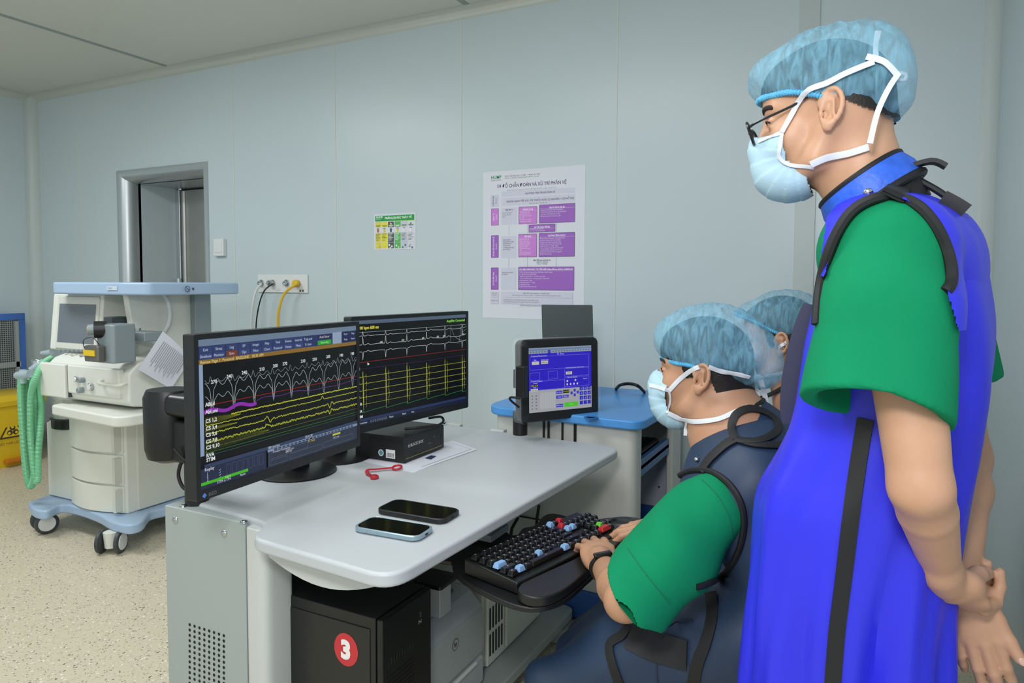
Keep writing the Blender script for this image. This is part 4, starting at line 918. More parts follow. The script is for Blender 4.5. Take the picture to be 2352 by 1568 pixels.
c.text('P1: Pace', .5*sw, sh*.875, .0095, 'C5C4F0', 'CENTER')
for a, b, e, f in ((.02, .135, .96, .34), (.02, .385, .17, .50), (.30, .375, .45, .50), (.56, .35, .96, .475), (.56, .49, .96, .64), (.02, .52, .56, .655)): c.frame(a*sw, (1-f)*sh, (e-a)*sw, (f-b)*sh, .0006, '9C9AE6')
def btn(a, b, e, f, col, t_='', tc='303030', s=.009):
    R1(a, b, e, f, col); c.text(t_, (a+e)/2*sw, (1-(b+f)/2)*sh-s*.33, s, tc, 'CENTER')
btn(.05, .21, .16, .26, 'C9C8BE', '1'); btn(.19, .205, .30, .255, 'C9C8BE', '600 ms'); btn(.58, .40, .68, .445, 'C9C8BE', 'OFF')
btn(.03, .565, .14, .60, '1c1e10', '12.0 mA', 'D8D84A'); btn(.03, .63, .14, .67, 'C9C8BE', '1.2 ms'); btn(.85, .505, .94, .55, '2E1FC4', 'Search', 'D0D0F4', .007)
c.text('Protocol Parameters', .04*sw, sh*.862, .008, 'D0D0F4'); c.text('No.', .08*sw, sh*.80, .008, 'D0D0F4'); c.text('Cycle Len', .19*sw, sh*.80, .008, 'D0D0F4'); c.text('General Stimulator Parameters', .58*sw, sh*.655, .0065, 'D0D0F4'); c.text('Current Output', .03*sw, sh*.475, .0075, 'D0D0F4'); c.text('Amp 1', .07*sw, sh*.445, .0075, 'D0D0F4'); c.text('PW 1', .07*sw, sh*.378, .0075, 'D0D0F4'); c.text('Current Output', .60*sw, sh*.50, .007, 'D0D0F4')
for k in range(4): R1(.59+.055*k, .585, .61+.055*k, .615, 'D6D6E2')
R1(.59, .535, .615, .56, 'D6D6E2'); R1(.72, .53, .745, .555, 'D6D6E2')
for r in range(4):
    for k in range(3): btn(.80+.065*k, .655+.075*r, .855+.065*k, .715+.075*r, '3030B8', '', 'C8C8F0')
for r, t_ in enumerate('789456123'):
    c.text(t_, (.827+.065*(r % 3))*sw, sh*(.30-.075*(r//3)), .008, 'D0D0F4', 'CENTER')
btn(.42, .69, .52, .74, '3A3AC0', 'Set Cycle', 'D0D0F4', .006); btn(.53, .685, .63, .735, '14160c', '01:05:29', 'D8D84A', .007); btn(.42, .765, .52, .815, '3A3AC0', 'Hold', 'D0D0F4', .008); btn(.53, .765, .62, .81, '3A3AC0', 'Start', 'D0D0F4', .008)
for a, b in ((.70, .68), (.65, .72), (.75, .715), (.70, .755)): R1(a, b, a+.035, b+.045, '3A3AC0')
btn(.42, .90, .53, .95, '3A3AC0', 'STIM Is On', 'D0D0F4', .006); R1(.55, .885, .77, .955, '4FC52F'); c.text('Stop', .66*sw, sh*.07, .01, '8AF06A', 'CENTER')
for r in range(5): R1(.04, .73+.05*r, .055, .75+.05*r, '6f727a', False); R1(.10, .73+.05*r, .12, .75+.05*r, '6f727a', False)
for k in range(8): R1(.17+.03*k, .70, .195+.03*k, .95, 'B2B4BA', k == 0)
obj('screen', c.mb, None, tm)
bx_ = Vector((-1.163, 2.365, 0))
obj('post', MB().cyl((bx_.x, bx_.y, .75), (bx_.x, bx_.y, .84), .028, 24).cyl((bx_.x, bx_.y, .84), (bx_.x, bx_.y, 1.0), .016, 20), M_black, tm, smooth=True)
m_ = M3 @ Vector((W3*.35, H3*.5, -.05)); obj('mount_arm', MB().box(bx_.x-.02, bx_.x+.03, bx_.y-.02, bx_.y+.02, .93, 1.0).tube([(bx_.x, bx_.y, .965), tuple(m_)], .02, 12), M_black, tm)
p = PD(1196, 880, 2.42); obj('side_clip', MB().box(p.x-.015, p.x+.02, p.y-.01, p.y+.02, p.z-.05, p.z+.06), M_black, tm, bevel=.004)
obj('cable', MB().tube(crom([PD(1195, 915, 2.46), PD(1175, 912, 2.47), PD(1172, 918, 2.48), PD(1192, 935, 2.5)], 6), .004, 8), M_rub, tm, smooth=True)
for (a, b, dx_), wh in zip(((1249, 976, 0), (1260, 978, 2), (1292, 972, -4), (1321, 990, 0)), ('leftmost', 'second from left', 'third from left', 'rightmost and thickest')):
    pt = PY(a, b-12, 2.44)
    tag(obj('cable', MB().tube([pt+Vector((0, 0, .05)), pt, pt+Vector((0, .0, -.10))], .0045 if a != 1321 else .006, 8), M_rub, None, smooth=True, loc=pt), wh+' of the short black cables hanging below the blue-screen monitor', 'cable', 'cables hanging behind the desk end')

# ---------------------------------------------------------------- papers, black box, strap, phones
ph = .7503
def sheet(name, label, pxs, z, grp=None):
    t = [PZ(a, b, z) for a, b in pxs]; mb = MB().prism([(p.x, p.y) for p in t][::-1], z, z+.0006)
    return tag(obj(name, mb, M_paper, None, loc=(t[0].x, t[0].y, z)), label, 'paper', grp)
s1_ = sheet('paper_sheet', 'blank white paper under the black box, the red strap lying on it', [(815, 1055), (950, 1086), (1010, 1062), (1010, 1010), (860, 1005)], .7503)
s2_ = sheet('paper_sheet', 'printed white paper sheet sticking out right of the black box', [(960, 1080), (1096, 1032), (1040, 1012), (900, 1040)], .7512)
p0, p1 = PZ(985, 1058, .7521), PZ(1093, 1030, .7521); c = Canvas(frame_from((0, 0, .7522), (1, 0, 0), (0, 0, 1)))
c.line([tuple(PZ(a, b, .7522).to_2d()) for a, b in ((968, 1072), (1082, 1031), (1040, 1018))], .0015, '3a3d44'); c.poly([tuple(PZ(a, b, .7522).to_2d()) for a, b in ((975, 1052), (990, 1055), (1003, 1047), (990, 1045))], '2a3556')
c.mb.mats  # printed marks belong to the sheet
o = obj('printed_marks', c.mb, None, s2_)
bb = thing('signal_extender_box', 'flat black metal electronics box under the right monitor, on papers', 'electronics box', (-1.39, 1.91, .753))
M_bb = mat('black_metal', '121314', .45)
bx0, bx1, by0, by1, bz0, bz1 = -1.49, -1.293, 1.797, 2.03, .756, .836
obj('housing', MB().box(bx0, bx1, by0, by1, bz0, bz1), M_bb, bb, bevel=.002)
c = Canvas(frame_from((bx1+.0006, by0, bz0), (0, 1, 0), (1, 0, 0))); c.rect(.006, .010, .215, .0012, 'B8AE5A'); c.text('BLACK BOX', .032, .045, .0135, 'D0D4D6', bold=.0002)
c.poly([(.018, .049), (.024, .043), (.030, .049), (.024, .055)], 'C0C4C6'); c.poly([(.021, .049), (.024, .046), (.027, .049), (.024, .052)], '121314'); c.disc(.17, .050, .0015, 'D8DCDC', 8); c.text('POWER', .135, .032, .005, '8a8c8c')
c.done('front_print', bb)
c = Canvas(frame_from((bx0, by0-.0006, bz0), (1, 0, 0), (0, -1, 0))); c.disc(.105, .022, .011, 'BFD3D8', 20); c.disc(.105, .022, .0075, '5d8a92', 20); c.rect(.125, .008, .036, .028, 'D8DADA'); 
for k in range(7): c.rect(.129+.004*k, .011, .002, .014, '1a1a1a', k == 0)
for k in range(16): c.rect(.06+.008*k, .058, .003, .012, '050505', k == 0)
c.done('side_stickers', bb)
obj('led_feet', MB().cbox((bx1-.02, by0+.02, .7545), .012, .012, .004).cbox((bx1-.02, by1-.02, .7545), .012, .012, .004).cbox((bx0+.02, by0+.02, .7545), .012, .012, .004).cbox((bx0+.02, by1-.02, .7545), .012, .012, .004), M_rub, bb)
sc_ = thing('cable_coil', 'black cable lying in a loop on the black box beneath the right monitor', 'cable', (-1.36, 1.97, bz1))
obj('coil', MB().tube(crom([PD(930, 985, 2.3), PD(960, 982, 2.3), PD(1000, 978, 2.35), PD(1018, 968, 2.42), PD(1012, 957, 2.48), PD(985, 960, 2.5)], 8), .0045, 8), M_rub, sc_, smooth=True)
obj('plug', MB().cyl(PD(1020, 975, 2.42), PD(1026, 972, 2.42), .006, 10), M_chrome, sc_, smooth=True)
M_red = mat('red_rubber', 'B41E30', .4)
rs = thing('red_strap', 'red rubber strap with a ring at one end, on the desk before the black box', 'strap', PZ(865, 1085, .75))
rc = PZ(912, 1073, .758); ring = [(rc.x+.014*math.cos(a), rc.y+.014*math.sin(a), rc.z+.003*math.sin(a)) for a in [2*math.pi*k/24 for k in range(25)]]
obj('ring', MB().tube(ring, .0035, 8), M_red, rs, smooth=True)
obj('band', MB().ribbon(crom([PZ(902, 1074, .757), PZ(885, 1076, .756), PZ(862, 1078, .757), PZ(846, 1079, .757), PZ(843, 1086, .755), PZ(852, 1092, .755)], 6), (0, 0, 1), .011, .002), M_red, rs)
pc = PZ(860, 1094, .757); obj('clasp', MB().lathe((pc.x, pc.y, .752), [(.012, 0), (.013, .006), (.008, .010)], 18), M_red, rs, smooth=True)
def phone(label, l, r, wpx, body, sidem):
    a, b = PZ(l[0], l[1], .75), PZ(r[0], r[1], .75); ux = (b-a).normalized(); L = (b-a).length*1.0; Wd = L*.475
    M = frame_from(a, ux, (0, 0, 1)); M = Matrix.Translation((0, 0, .001)) @ M
    t = thing('smartphone', label, 'phone', tuple((a+b)/2), None)
    def rg(i, z, rr=.022): return [(p[0], p[1], z) for p in rpoly(i, L-i, -Wd/2+i, Wd/2-i, rr, 6)]
    mb = MB(); mb.M = M; mb.loft([rg(.003, 0), rg(0, .003), rg(0, .0115), rg(.0025, .0135), rg(.004, .0125, .019)], True, True); obj('case', mb, sidem, t, smooth=True)
    mb = MB(); mb.M = M; mb.loft([rg(.0055, .0118, .018), rg(.0055, .0130, .018)]); obj('display', mb, mat('phone_glass', '070809', .12), t)
    cc = Canvas(M @ Matrix.Translation((0, 0, .0132)))
    for k in range(4): cc.line([(L*(.12+.22*k), -Wd*.38), (L*(.2+.22*k), -.0), (L*(.3+.22*k), Wd*.34)], .0006, '30322a', k == 0); cc.line([(L*(.14+.22*k), -Wd*.36), (L*(.14+.22*k), Wd*.36)], .0005, '3a3c30', False)
    cc.done('printed_glints', t) if 0 else None
    mb = MB(); mb.M = M; mb.box(L*.18, L*.24, -Wd/2-.0008, -Wd/2+.001, .005, .009); mb.box(L*.28, L*.40, -Wd/2-.0008, -Wd/2+.001, .005, .009); obj('side_button', mb, sidem, t, bevel=.0005)
    mb = MB(); mb.M = M; mb.box(L-.001, L+.0006, -.006, .006, .005, .009); obj('charging_port', mb, M_dark, t)
    return t
M_pb = mat('phone_bluegrey', '8FA6B2', .25, metal=.3)
phone('smartphone in a matt black case on the desk, the one lying farther back', (886, 1168), (1040, 1194), 0, None, mat('phone_black_case', '17181a', .5))
phone('smartphone with clear blue-grey case on the desk, the one nearest the front edge', (832, 1209), (980, 1234), 0, None, M_pb)

# ================================================================ UNDER THE DESK
tw = thing('computer_tower', 'black computer tower with a round red sticker numbered 3, under the desk', 'computer', (-1.17, 1.38, .1))
M_pc = mat('pc_black_metal', '151616', .42)
tx0, tx1, ty0, ty1, tz0, tz1 = -1.372, -.98, 1.272, 1.478, .10, .545
obj('housing', MB().box(tx0, tx1-.02, ty0, ty1, tz0, tz1), M_pc, tw, bevel=.003)
obj('front_bezel', MB().box(tx1-.018, tx1, ty0+.001, ty1-.001, tz0+.002, tz1-.002), M_black, tw, bevel=.004)
obj('side_panel', MB().box(tx0+.03, tx1-.035, ty0-.003, ty0+.001, tz0+.02, tz1-.028), mat('pc_side_metal', '1b1c1b', .38), tw, bevel=.002)
p = PY(618, 1515, ty0); obj('latch_recess', MB().prism(rpoly(p.x-.008, p.x+.012, p.z-.05, p.z+.05, .008), ty0-.0045, ty0-.0025, 'y'), M_dark, tw)
p = PY(797, 1490, ty0); c = Canvas(frame_from((p.x, ty0-.0036, p.z), (1, 0, 0), (0, -1, 0))); c.disc(0, 0, .036, 'C8343A', 40, .040); c.text('3', -.001, -.021, .060, 'F2F0F0', 'CENTER', .0035); c.done('number_sticker', tw)
c = Canvas(frame_from((tx1+.0006, ty0, tz0), (0, 1, 0), (1, 0, 0))); c.text('Z', .158, .37, .016, 'B8BCBE', 'LEFT', .0003, 1, math.pi/2); c.text('440', .158, .385, .010, '8a8e90', 'LEFT', 0, 1, math.pi/2)
c.frame(.17, .06, .024, .055, .001, '3a3c3e'); c.rect(.178, .075, .006, .018, '8a8e92')
for k in range(26): c.rect(.02, .02+.011*k, .11, .003, '060606', k == 0)
for k in range(10): c.rect(.02+.011*k, .325, .004, .015, '2a2c2e', k == 0)
c.done('front_details', tw)
# printer
M_pg = mat('printer_grey', 'B3B9BC', .42); M_pg2 = mat('printer_dark_grey', '4B5054', .45)
pt = thing('laser_printer', 'light grey laser printer beside the black tower, on the desk\'s lower shelf', 'printer', (-1.2, 1.68, .1))
qx0, qx1, qy0, qy1 = -1.40, -1.02, 1.50, 1.825
obj('body', MB().prism([(qx0, .10), (qx1-.01, .10), (qx1, .14), (qx1, .345), (qx1-.05, .392), (qx0, .40)], qy0, qy1, 'y'), M_pg, pt, bevel=.012, seg=3)
obj('output_tray', MB().box(qx0+.06, qx1-.07, qy0+.04, qy1-.06, .394, .402), M_pg2, pt, bevel=.002)
obj('front_cover', MB().prism([(qx1-.005, .20), (qx1+.006, .205), (qx1+.006, .335), (qx1-.045, .388), (qx1-.05, .38)], qy0+.012, qy1-.012, 'y'), mat('printer_front', 'A9AFB2', .38), pt, bevel=.004)
obj('paper_drawer', MB().box(qx1-.01, qx1+.007, qy0+.012, qy1-.012, .112, .192), M_pg, pt, bevel=.004)
obj('drawer_lip', MB().box(qx1+.004, qx1+.014, qy0+.06, qy1-.06, .186, .196), M_white, pt, bevel=.003)
p = PX(1047, 1480, qx1+.008); c = Canvas(frame_from((qx1+.0075, p.y, p.z), (0, 1, 0), (1, 0, 0))); c.disc(0, 0, .0165, '3a3e42', 28); c.disc(0, 0, .0145, 'A9AFB2', 28); c.text('hp', -.001, -.005, .020, '2e3236', 'CENTER', .0006, .9); c.done('maker_mark', pt)
a = PX(1010, 1330, -1.05); cp = obj('control_panel', MB().prism(rpoly(a.x-.06, a.x+.035, a.y-.05, a.y+.05, .01), a.z-.008, a.z+.004), M_black, pt, bevel=.002)
obj('panel_neck', MB().box(a.x-.05, a.x+.02, a.y-.03, a.y+.03, .395, a.z-.007), M_pg, pt, bevel=.004)
# ups
ups = thing('power_supply_unit', 'off-white power supply box with vent slots beyond the printer, on the lower shelf', 'power supply', (-1.2, 2.07, .1))
obj('body', MB().box(-1.42, -1.05, 1.88, 2.29, .10, .36), M_ivory2, ups, bevel=.012, seg=3)
fr = obj('front_panel', MB().box(-1.052, -1.038, 1.885, 2.285, .108, .352), M_ivory, ups, bevel=.005)
mb = MB()
for g, z in ((0, .16), (1, .245)):
    for k in range(5): mb.box(-1.0375, -1.0362, 1.895+.02*k, 1.903+.02*k, z-.02, z+.05)
obj('vent_slots', mb, M_dark, ups)
rings = [[(-1.036+dx, 2.0+.085*math.cos(a)*s, .225+.10*math.sin(a)*s) for a in [math.radians(-90+180*k/16) for k in range(17)]] for dx, s in ((0, 1), (.008, .96))]
obj('round_bulge', MB().loft(rings), M_ivory2, ups)
p = PX(1181, 1412, -1.03); obj('status_light', MB().ell((-1.036, p.y, p.z), .003, .003, .003, 6), mat('amber_led', '302000', .4, emit='FFC83C', es=3), ups)
tag(obj('cable', MB().tube([PY(1238, 1160, 2.36), PY(1234, 1185, 2.36), PY(1230, 1230, 2.36), PY(1228, 1330, 2.34)], .006, 8), M_rub, None, smooth=True, loc=PY(1238, 1160, 2.36)), 'black cable hanging straight below the desk top before the trolley front', 'cable')
tag(obj('cable', MB().tube([PY(1190, 1188, 2.25), PY(1176, 1212, 2.22), PY(1168, 1260, 2.2)], .006, 8), M_rub, None, smooth=True, loc=PY(1190, 1188, 2.25)), 'slanting black cable below the desk top near the keyboard tray', 'cable')

# ================================================================ BLUE TOPPED TROLLEY
M_tb = mat('trolley_blue', '4E97DC', .38); M_tbd = mat('trolley_plinth_blue', '2F5FA6', .4); M_tw = mat('trolley_white', 'CDCFCB', .4)
ty = thing('equipment_trolley', 'white equipment trolley with a bright blue top and blue plinth, beyond the desk end', 'trolley', (-1.0, 2.8, 0))
TX0, TX1, TY0, TY1 = -1.36, -.70, 2.43, 3.14
obj('top_panel', MB().prism(round_poly([(TX0, TY0), (TX1, TY0-.03), (TX1+.02, TY1), (TX0, TY1)], [.10, .07, .05, .05], 8), .80, .835), M_tb, ty, bevel=.008, seg=3)
obj('grommet', MB().lathe((PZ(1353, 962, .835).x, PZ(1353, 962, .835).y+.02, .8352), [(.026, 0), (.027, .003), (.018, .003), (.018, .0)], 20), mat('grommet_plastic', '2F6FB4', .5), ty, smooth=True)
obj('grommet', MB().lathe((-1.19, 2.53, .8352), [(.026, 0), (.027, .003), (.018, .003), (.018, .0)], 20), M_black, ty, smooth=True)
obj('front_wall', MB().prism(round_poly([(TX0+.03, TY0+.03), (TX1-.03, TY0+.0), (TX1-.035, TY0+.10), (TX1-.055, TY0+.10), (TX1-.055, TY0+.05), (TX0+.06, TY0+.06), (TX0+.06, TY1-.05), (TX0+.03, TY1-.05)], [.05, .05, .005, .005, .01, .03, .01, .01], 6), .16, .80), M_tw, ty, bevel=.003)
obj('front_seam', MB().box(TX0+.1, TX1-.06, TY0+.012, TY0+.03, .40, .403), M_dark, ty)
bk = obj('rear_wall', MB().box(TX0+.04, TX1-.03, TY1-.08, TY1-.05, .16, .80), M_tw, ty, bevel=.003)
obj('side_post', MB().box(TX1-.05, TX1-.02, TY1-.19, TY1-.04, .05, .80), M_tw, ty, bevel=.01)
obj('inner_panel', MB().box(TX0+.06, TX1-.04, TY1-.10, TY1-.08, .33, .60), mat('inner_white', 'B8BECB', .4), ty)
obj('lower_bay_panel', MB().box(TX0+.06, TX1-.04, TY1-.11, TY1-.08, .14, .329), M_tbd, ty)
sh_ = obj('pull_out_shelf', MB().box(TX0+.2, TX1-.035, TY0+.055, TY1-.20, .625, .645).box(TX1-.055, TX1-.035, TY0+.055, TY1-.2, .60, .665), mat('shelf_blue', '41699C', .4), ty, bevel=.003)
obj('inner_ceiling', MB().box(TX0+.1, TX1-.05, TY0+.06, TY1-.1, .78, .80), M_pg2, ty)
obj('plinth', MB().prism(round_poly([(TX0+.02, TY0), (TX1-.03, TY0-.01), (TX1-.03, TY1-.02), (TX0+.02, TY1-.02)], [.06, .06, .04, .04], 6), .05, .16), M_tbd, ty, bevel=.006)
for x_, y_ in ((TX0+.08, TY0+.1), (TX1-.1, TY0+.1), (TX1-.1, TY1-.1), (TX0+.08, TY1-.1)): obj('castor', MB().cyl((x_-.012, y_, .026), (x_+.012, y_, .026), .025, 18), M_castor, ty, smooth=True)
for z_ in (.42, .50): obj('screw', MB().cyl((TX1-.10, TY1-.105, z_), (TX1-.10, TY1-.10, z_), .005, 10), M_chrome, ty)
k2 = thing('keyboard', 'black keyboard lying on the blue pull-out shelf of the trolley', 'keyboard', (TX1-.12, 2.68, .646))
obj('case', MB().box(TX1-.21, TX1-.065, 2.50, 2.89, .646, .668), M_kb, k2, bevel=.004)
mb = MB()
for i in range(5):
    for j in range(16): mb.box(TX1-.205+.0275*i, TX1-.182+.0275*i, 2.508+.0235*j, 2.528+.0235*j, .668, .675)
obj('keys', mb, M_key, k2); k2.children[-1]['kind'] = 'stuff'
# coiled cable on the trolley top
tag(obj('cable', MB().tube(crom([PZ(1415, 893, .84), PD(1425, 884, 3.05), PD(1445, 881, 3.05), PD(1465, 886, 3.0), PZ(1480, 900, .84)], 8), .007, 8), M_rub, None, smooth=True, loc=PZ(1415, 893, .835)), 'black cable arching on top of the blue trolley', 'cable')
# dark panel standing on the trolley behind the touch monitor
a_, b_ = PD(1244, 700, 2.98), PD(1361, 694, 2.98); p_b = PD(1252, 830, 2.98)
ux = Vector((b_.x-a_.x, b_.y-a_.y, 0)).normalized(); nn = ux.cross(Vector((0, 0, 1)))
dp = thing('display_panel', 'plain dark grey upright panel seen from behind, above the small blue-screen monitor', 'monitor', (a_.x+.1, a_.y+.06, .835))
M4 = frame_from((a_.x, a_.y, .93), ux, nn); W4 = (b_-a_).length; H4 = a_.z-.93
mb = MB(); mb.M = M4; mb.loft([[(x+ .01*(1-y/H4), y, z) for x, y in rpoly(0, W4, 0, H4, .003, 2)] for z in (-.018, 0)])
obj('panel', mb, mat('slate_back_cover', '434B4D', .5), dp)
mb = MB(); mb.M = M4; mb.box(W4*.4, W4*.6, -.095, .05, -.03, -.019); obj('stand', mb, M_black, dp)
mb = MB(); mb.M = M4; mb.box(W4*.15, W4*.85, -.0945, -.085, -.1, .06); obj('stand_foot', mb, M_black, dp, bevel=.003)
# ================================================================ PEOPLE: smooth implicit bodies, turned into one continuous mesh
class Field:
    def __init__(s, lo, hi, vox):
        s.lo = np.array(lo, np.float32); s.vox = vox; s.n = (np.ceil((np.array(hi)-np.array(lo))/vox)).astype(int)+1
        s.g = np.full(s.n, .5, np.float32)
    def _sub(s, lo, hi):
        a = np.clip(np.floor((np.array(lo)-s.lo)/s.vox).astype(int), 0, s.n); b = np.clip(np.ceil((np.array(hi)-s.lo)/s.vox).astype(int)+1, 0, s.n)
        if (b <= a).any(): return None
        ax = [s.lo[i]+s.vox*np.arange(a[i], b[i], dtype=np.float32) for i in range(3)]
        return (slice(a[0], b[0]), slice(a[1], b[1]), slice(a[2], b[2])), ax[0][:, None, None], ax[1][None, :, None], ax[2][None, None, :]
    def op(s, r, d, k, mode):
        g = s.g[r]
        if mode == 'add':
            h = np.clip(.5+.5*(g-d)/k, 0, 1); s.g[r] = g*(1-h)+d*h-k*h*(1-h)
        elif mode == 'cut':
            d = -d; h = np.clip(.5-.5*(g-d)/k, 0, 1); s.g[r] = g*(1-h)+d*h+k*h*(1-h)
        elif mode == 'and':
            h = np.clip(.5-.5*(g-d)/k, 0, 1); s.g[r] = g*(1-h)+d*h+k*h*(1-h)
    def cone(s, a, b, ra, rb, k=.01, mode='add', flat=None):
        a = np.array(a, np.float32); b = np.array(b, np.float32); R = max(ra, rb)+k+s.vox*2
        q = s._sub(np.minimum(a, b)-R, np.maximum(a, b)+R)
        if q is None: return
        r, X_, Y_, Z_ = q; ba = b-a; L = float(ba @ ba) or 1e-9
        px, py, pz = X_-a[0], Y_-a[1], Z_-a[2]
        h = np.clip((px*ba[0]+py*ba[1]+pz*ba[2])/L, 0, 1)
        d = np.sqrt((px-h*ba[0])**2+(py-h*ba[1])**2+(pz-h*ba[2])**2)-(ra+(rb-ra)*h)
        s.op(r, d, k, mode)
    def chain(s, pts, rs, k=.01, mode='add'):
        for i in range(len(pts)-1): s.cone(pts[i], pts[i+1], rs[i], rs[i+1], k, mode)
    def ell(s, c, rad, R=None, k=.01, mode='add'):
        c = np.array(c, np.float32); rad = np.array(rad, np.float32); M = np.array(R, np.float32) if R is not None else np.eye(3, dtype=np.float32)
        ext = np.sqrt(((M*rad[None, :])**2).sum(1))+k+s.vox*2
        q = s._sub(c-ext, c+ext)
        if q is None: return
        r, X_, Y_, Z_ = q; p = (X_-c[0], Y_-c[1], Z_-c[2]); l = [M[0, i]*p[0]+M[1, i]*p[1]+M[2, i]*p[2] for i in range(3)]
        k0 = np.sqrt(sum((l[i]/rad[i])**2 for i in range(3))); k1 = np.sqrt(sum((l[i]/rad[i]**2)**2 for i in range(3)))+1e-9
        s.op(r, k0*(k0-1)/k1, k, mode)
    def rbox(s, c, half, rnd, R=None, k=.01, mode='add'):
        c = np.array(c, np.float32); half = np.array(half, np.float32); M = np.array(R, np.float32) if R is not None else np.eye(3, dtype=np.float32)
        ext = np.sqrt(((M*half[None, :])**2).sum(1))*1.3+k+s.vox*2; q = s._sub(c-ext, c+ext)
        if q is None: return
        r, X_, Y_, Z_ = q; p = (X_-c[0], Y_-c[1], Z_-c[2]); l = [np.abs(M[0, i]*p[0]+M[1, i]*p[1]+M[2, i]*p[2])-(half[i]-rnd) for i in range(3)]
        d = np.sqrt(sum(np.maximum(v, 0)**2 for v in l))+np.minimum(np.maximum(np.maximum(l[0], l[1]), l[2]), 0)-rnd
        s.op(r, d, k, mode)
    def plane(s, p, n, k=.004):      # keep the side the normal points to
        n = Vector(n).normalized(); r, X_, Y_, Z_ = s._sub(s.lo, s.lo+s.vox*s.n)
        d = -((X_-p[0])*n[0]+(Y_-p[1])*n[1]+(Z_-p[2])*n[2]); s.op(r, d, k, 'and')
    def ripple(s, fn):
        r, X_, Y_, Z_ = s._sub(s.lo, s.lo+s.vox*s.n); m = s.g < .04; 
        d = fn(X_, Y_, Z_); s.g = np.where(m, s.g+d, s.g).astype(np.float32)
    def arrays(s):
        g = s.g; S = g < 0
        c = [S[i:S.shape[0]-1+i, j:S.shape[1]-1+j, k:S.shape[2]-1+k] for i in (0, 1) for j in (0, 1) for k in (0, 1)]
        an_ = c[0].copy(); al = c[0].copy()
        for x in c[1:]: an_ |= x; al &= x
        idx = np.argwhere(an_ & ~al); sh = np.array(an_.shape)
        lin = (idx[:, 0]*sh[1]+idx[:, 1])*sh[2]+idx[:, 2]
        co = np.array([(i, j, k) for i in (0, 1) for j in (0, 1) for k in (0, 1)])
        V = np.stack([g[idx[:, 0]+o[0], idx[:, 1]+o[1], idx[:, 2]+o[2]] for o in co], 1)
        acc = np.zeros((len(idx), 3)); cnt = np.zeros(len(idx))
        for a in range(8):
            for b in range(a+1, 8):
                if np.abs(co[a]-co[b]).sum() != 1: continue
                m = (V[:, a] < 0) != (V[:, b] < 0); t = V[:, a]/np.where(m, V[:, a]-V[:, b], 1)
                acc += np.where(m[:, None], co[a][None]+t[:, None]*(co[b]-co[a])[None], 0); cnt += m
        P = s.lo+s.vox*(idx+acc/cnt[:, None])
        F = []
        for ax in range(3):
            o1, o2 = [(1, 2), (2, 0), (0, 1)][ax]
            sl0 = [slice(None)]*3; sl1 = [slice(None)]*3; sl0[ax] = slice(0, -1); sl1[ax] = slice(1, None)
            A_, B_ = S[tuple(sl0)], S[tuple(sl1)]; e = np.argwhere(A_ != B_)
            e = e[(e[:, o1] > 0) & (e[:, o2] > 0) & (e[:, o1] < sh[o1]) & (e[:, o2] < sh[o2])]
            if not len(e): continue
            inside = A_[e[:, 0], e[:, 1], e[:, 2]]
            q = []
            for d1, d2 in ((0, 0), (-1, 0), (-1, -1), (0, -1)):
                f = e.copy(); f[:, o1] += d1; f[:, o2] += d2; q.append(np.searchsorted(lin, (f[:, 0]*sh[1]+f[:, 1])*sh[2]+f[:, 2]))
            q = np.stack(q, 1); q[~inside] = q[~inside][:, ::-1]; F.append(q)
        return P, np.concatenate(F)
def smooth_pts(P, F, it=1, lam=.5):
    E = np.concatenate([F[:, [0, 1]], F[:, [1, 2]], F[:, [2, 3]], F[:, [3, 0]]])
    cnt = np.bincount(E[:, 0], minlength=len(P))+np.bincount(E[:, 1], minlength=len(P)); cnt = np.maximum(cnt, 1)[:, None]
    for _ in range(it):
        acc = np.stack([np.bincount(E[:, 0], P[E[:, 1], i], len(P))+np.bincount(E[:, 1], P[E[:, 0], i], len(P)) for i in range(3)], 1)
        P = P+lam*(acc/cnt-P)
    return P
def np_mesh(name, P, F, m, parent, keep=None, fold=None):
    if keep is not None:
        k = keep(P); F = F[k[F].all(1)]; used = np.unique(F); mp = -np.ones(len(P), int); mp[used] = np.arange(len(used)); P = P[used]; F = mp[F]
    me = bpy.data.meshes.new(name); me.vertices.add(len(P)); me.vertices.foreach_set('co', P.astype(np.float32).ravel())
    n = F.shape[1]; me.loops.add(F.size); me.loops.foreach_set('vertex_index', F.astype(np.int32).ravel())
    me.polygons.add(len(F)); me.polygons.foreach_set('loop_start', np.arange(0, F.size, n, dtype=np.int32))
    me.polygons.foreach_set('use_smooth', np.ones(len(F), bool)); me.update(calc_edges=True); me.validate()
    return link_mesh(name, me, parent, [m] if not isinstance(m, list) else m, smooth=False)
def field_obj(name, f, m, parent, it=1, keep=None):
    P, F = f.arrays(); P = smooth_pts(P, F, it) if it else P
    return np_mesh(name, P, F, m, parent, keep)
from mathutils.bvhtree import BVHTree
def bvh_of(objs):
    V = []; T = []
    for o in objs:
        w_ = wloc(o); b = len(V); V += [tuple(v.co+w_) for v in o.data.vertices]; T += [[b+i for i in p.vertices] for p in o.data.polygons]
    return BVHTree.FromPolygons(V, T)
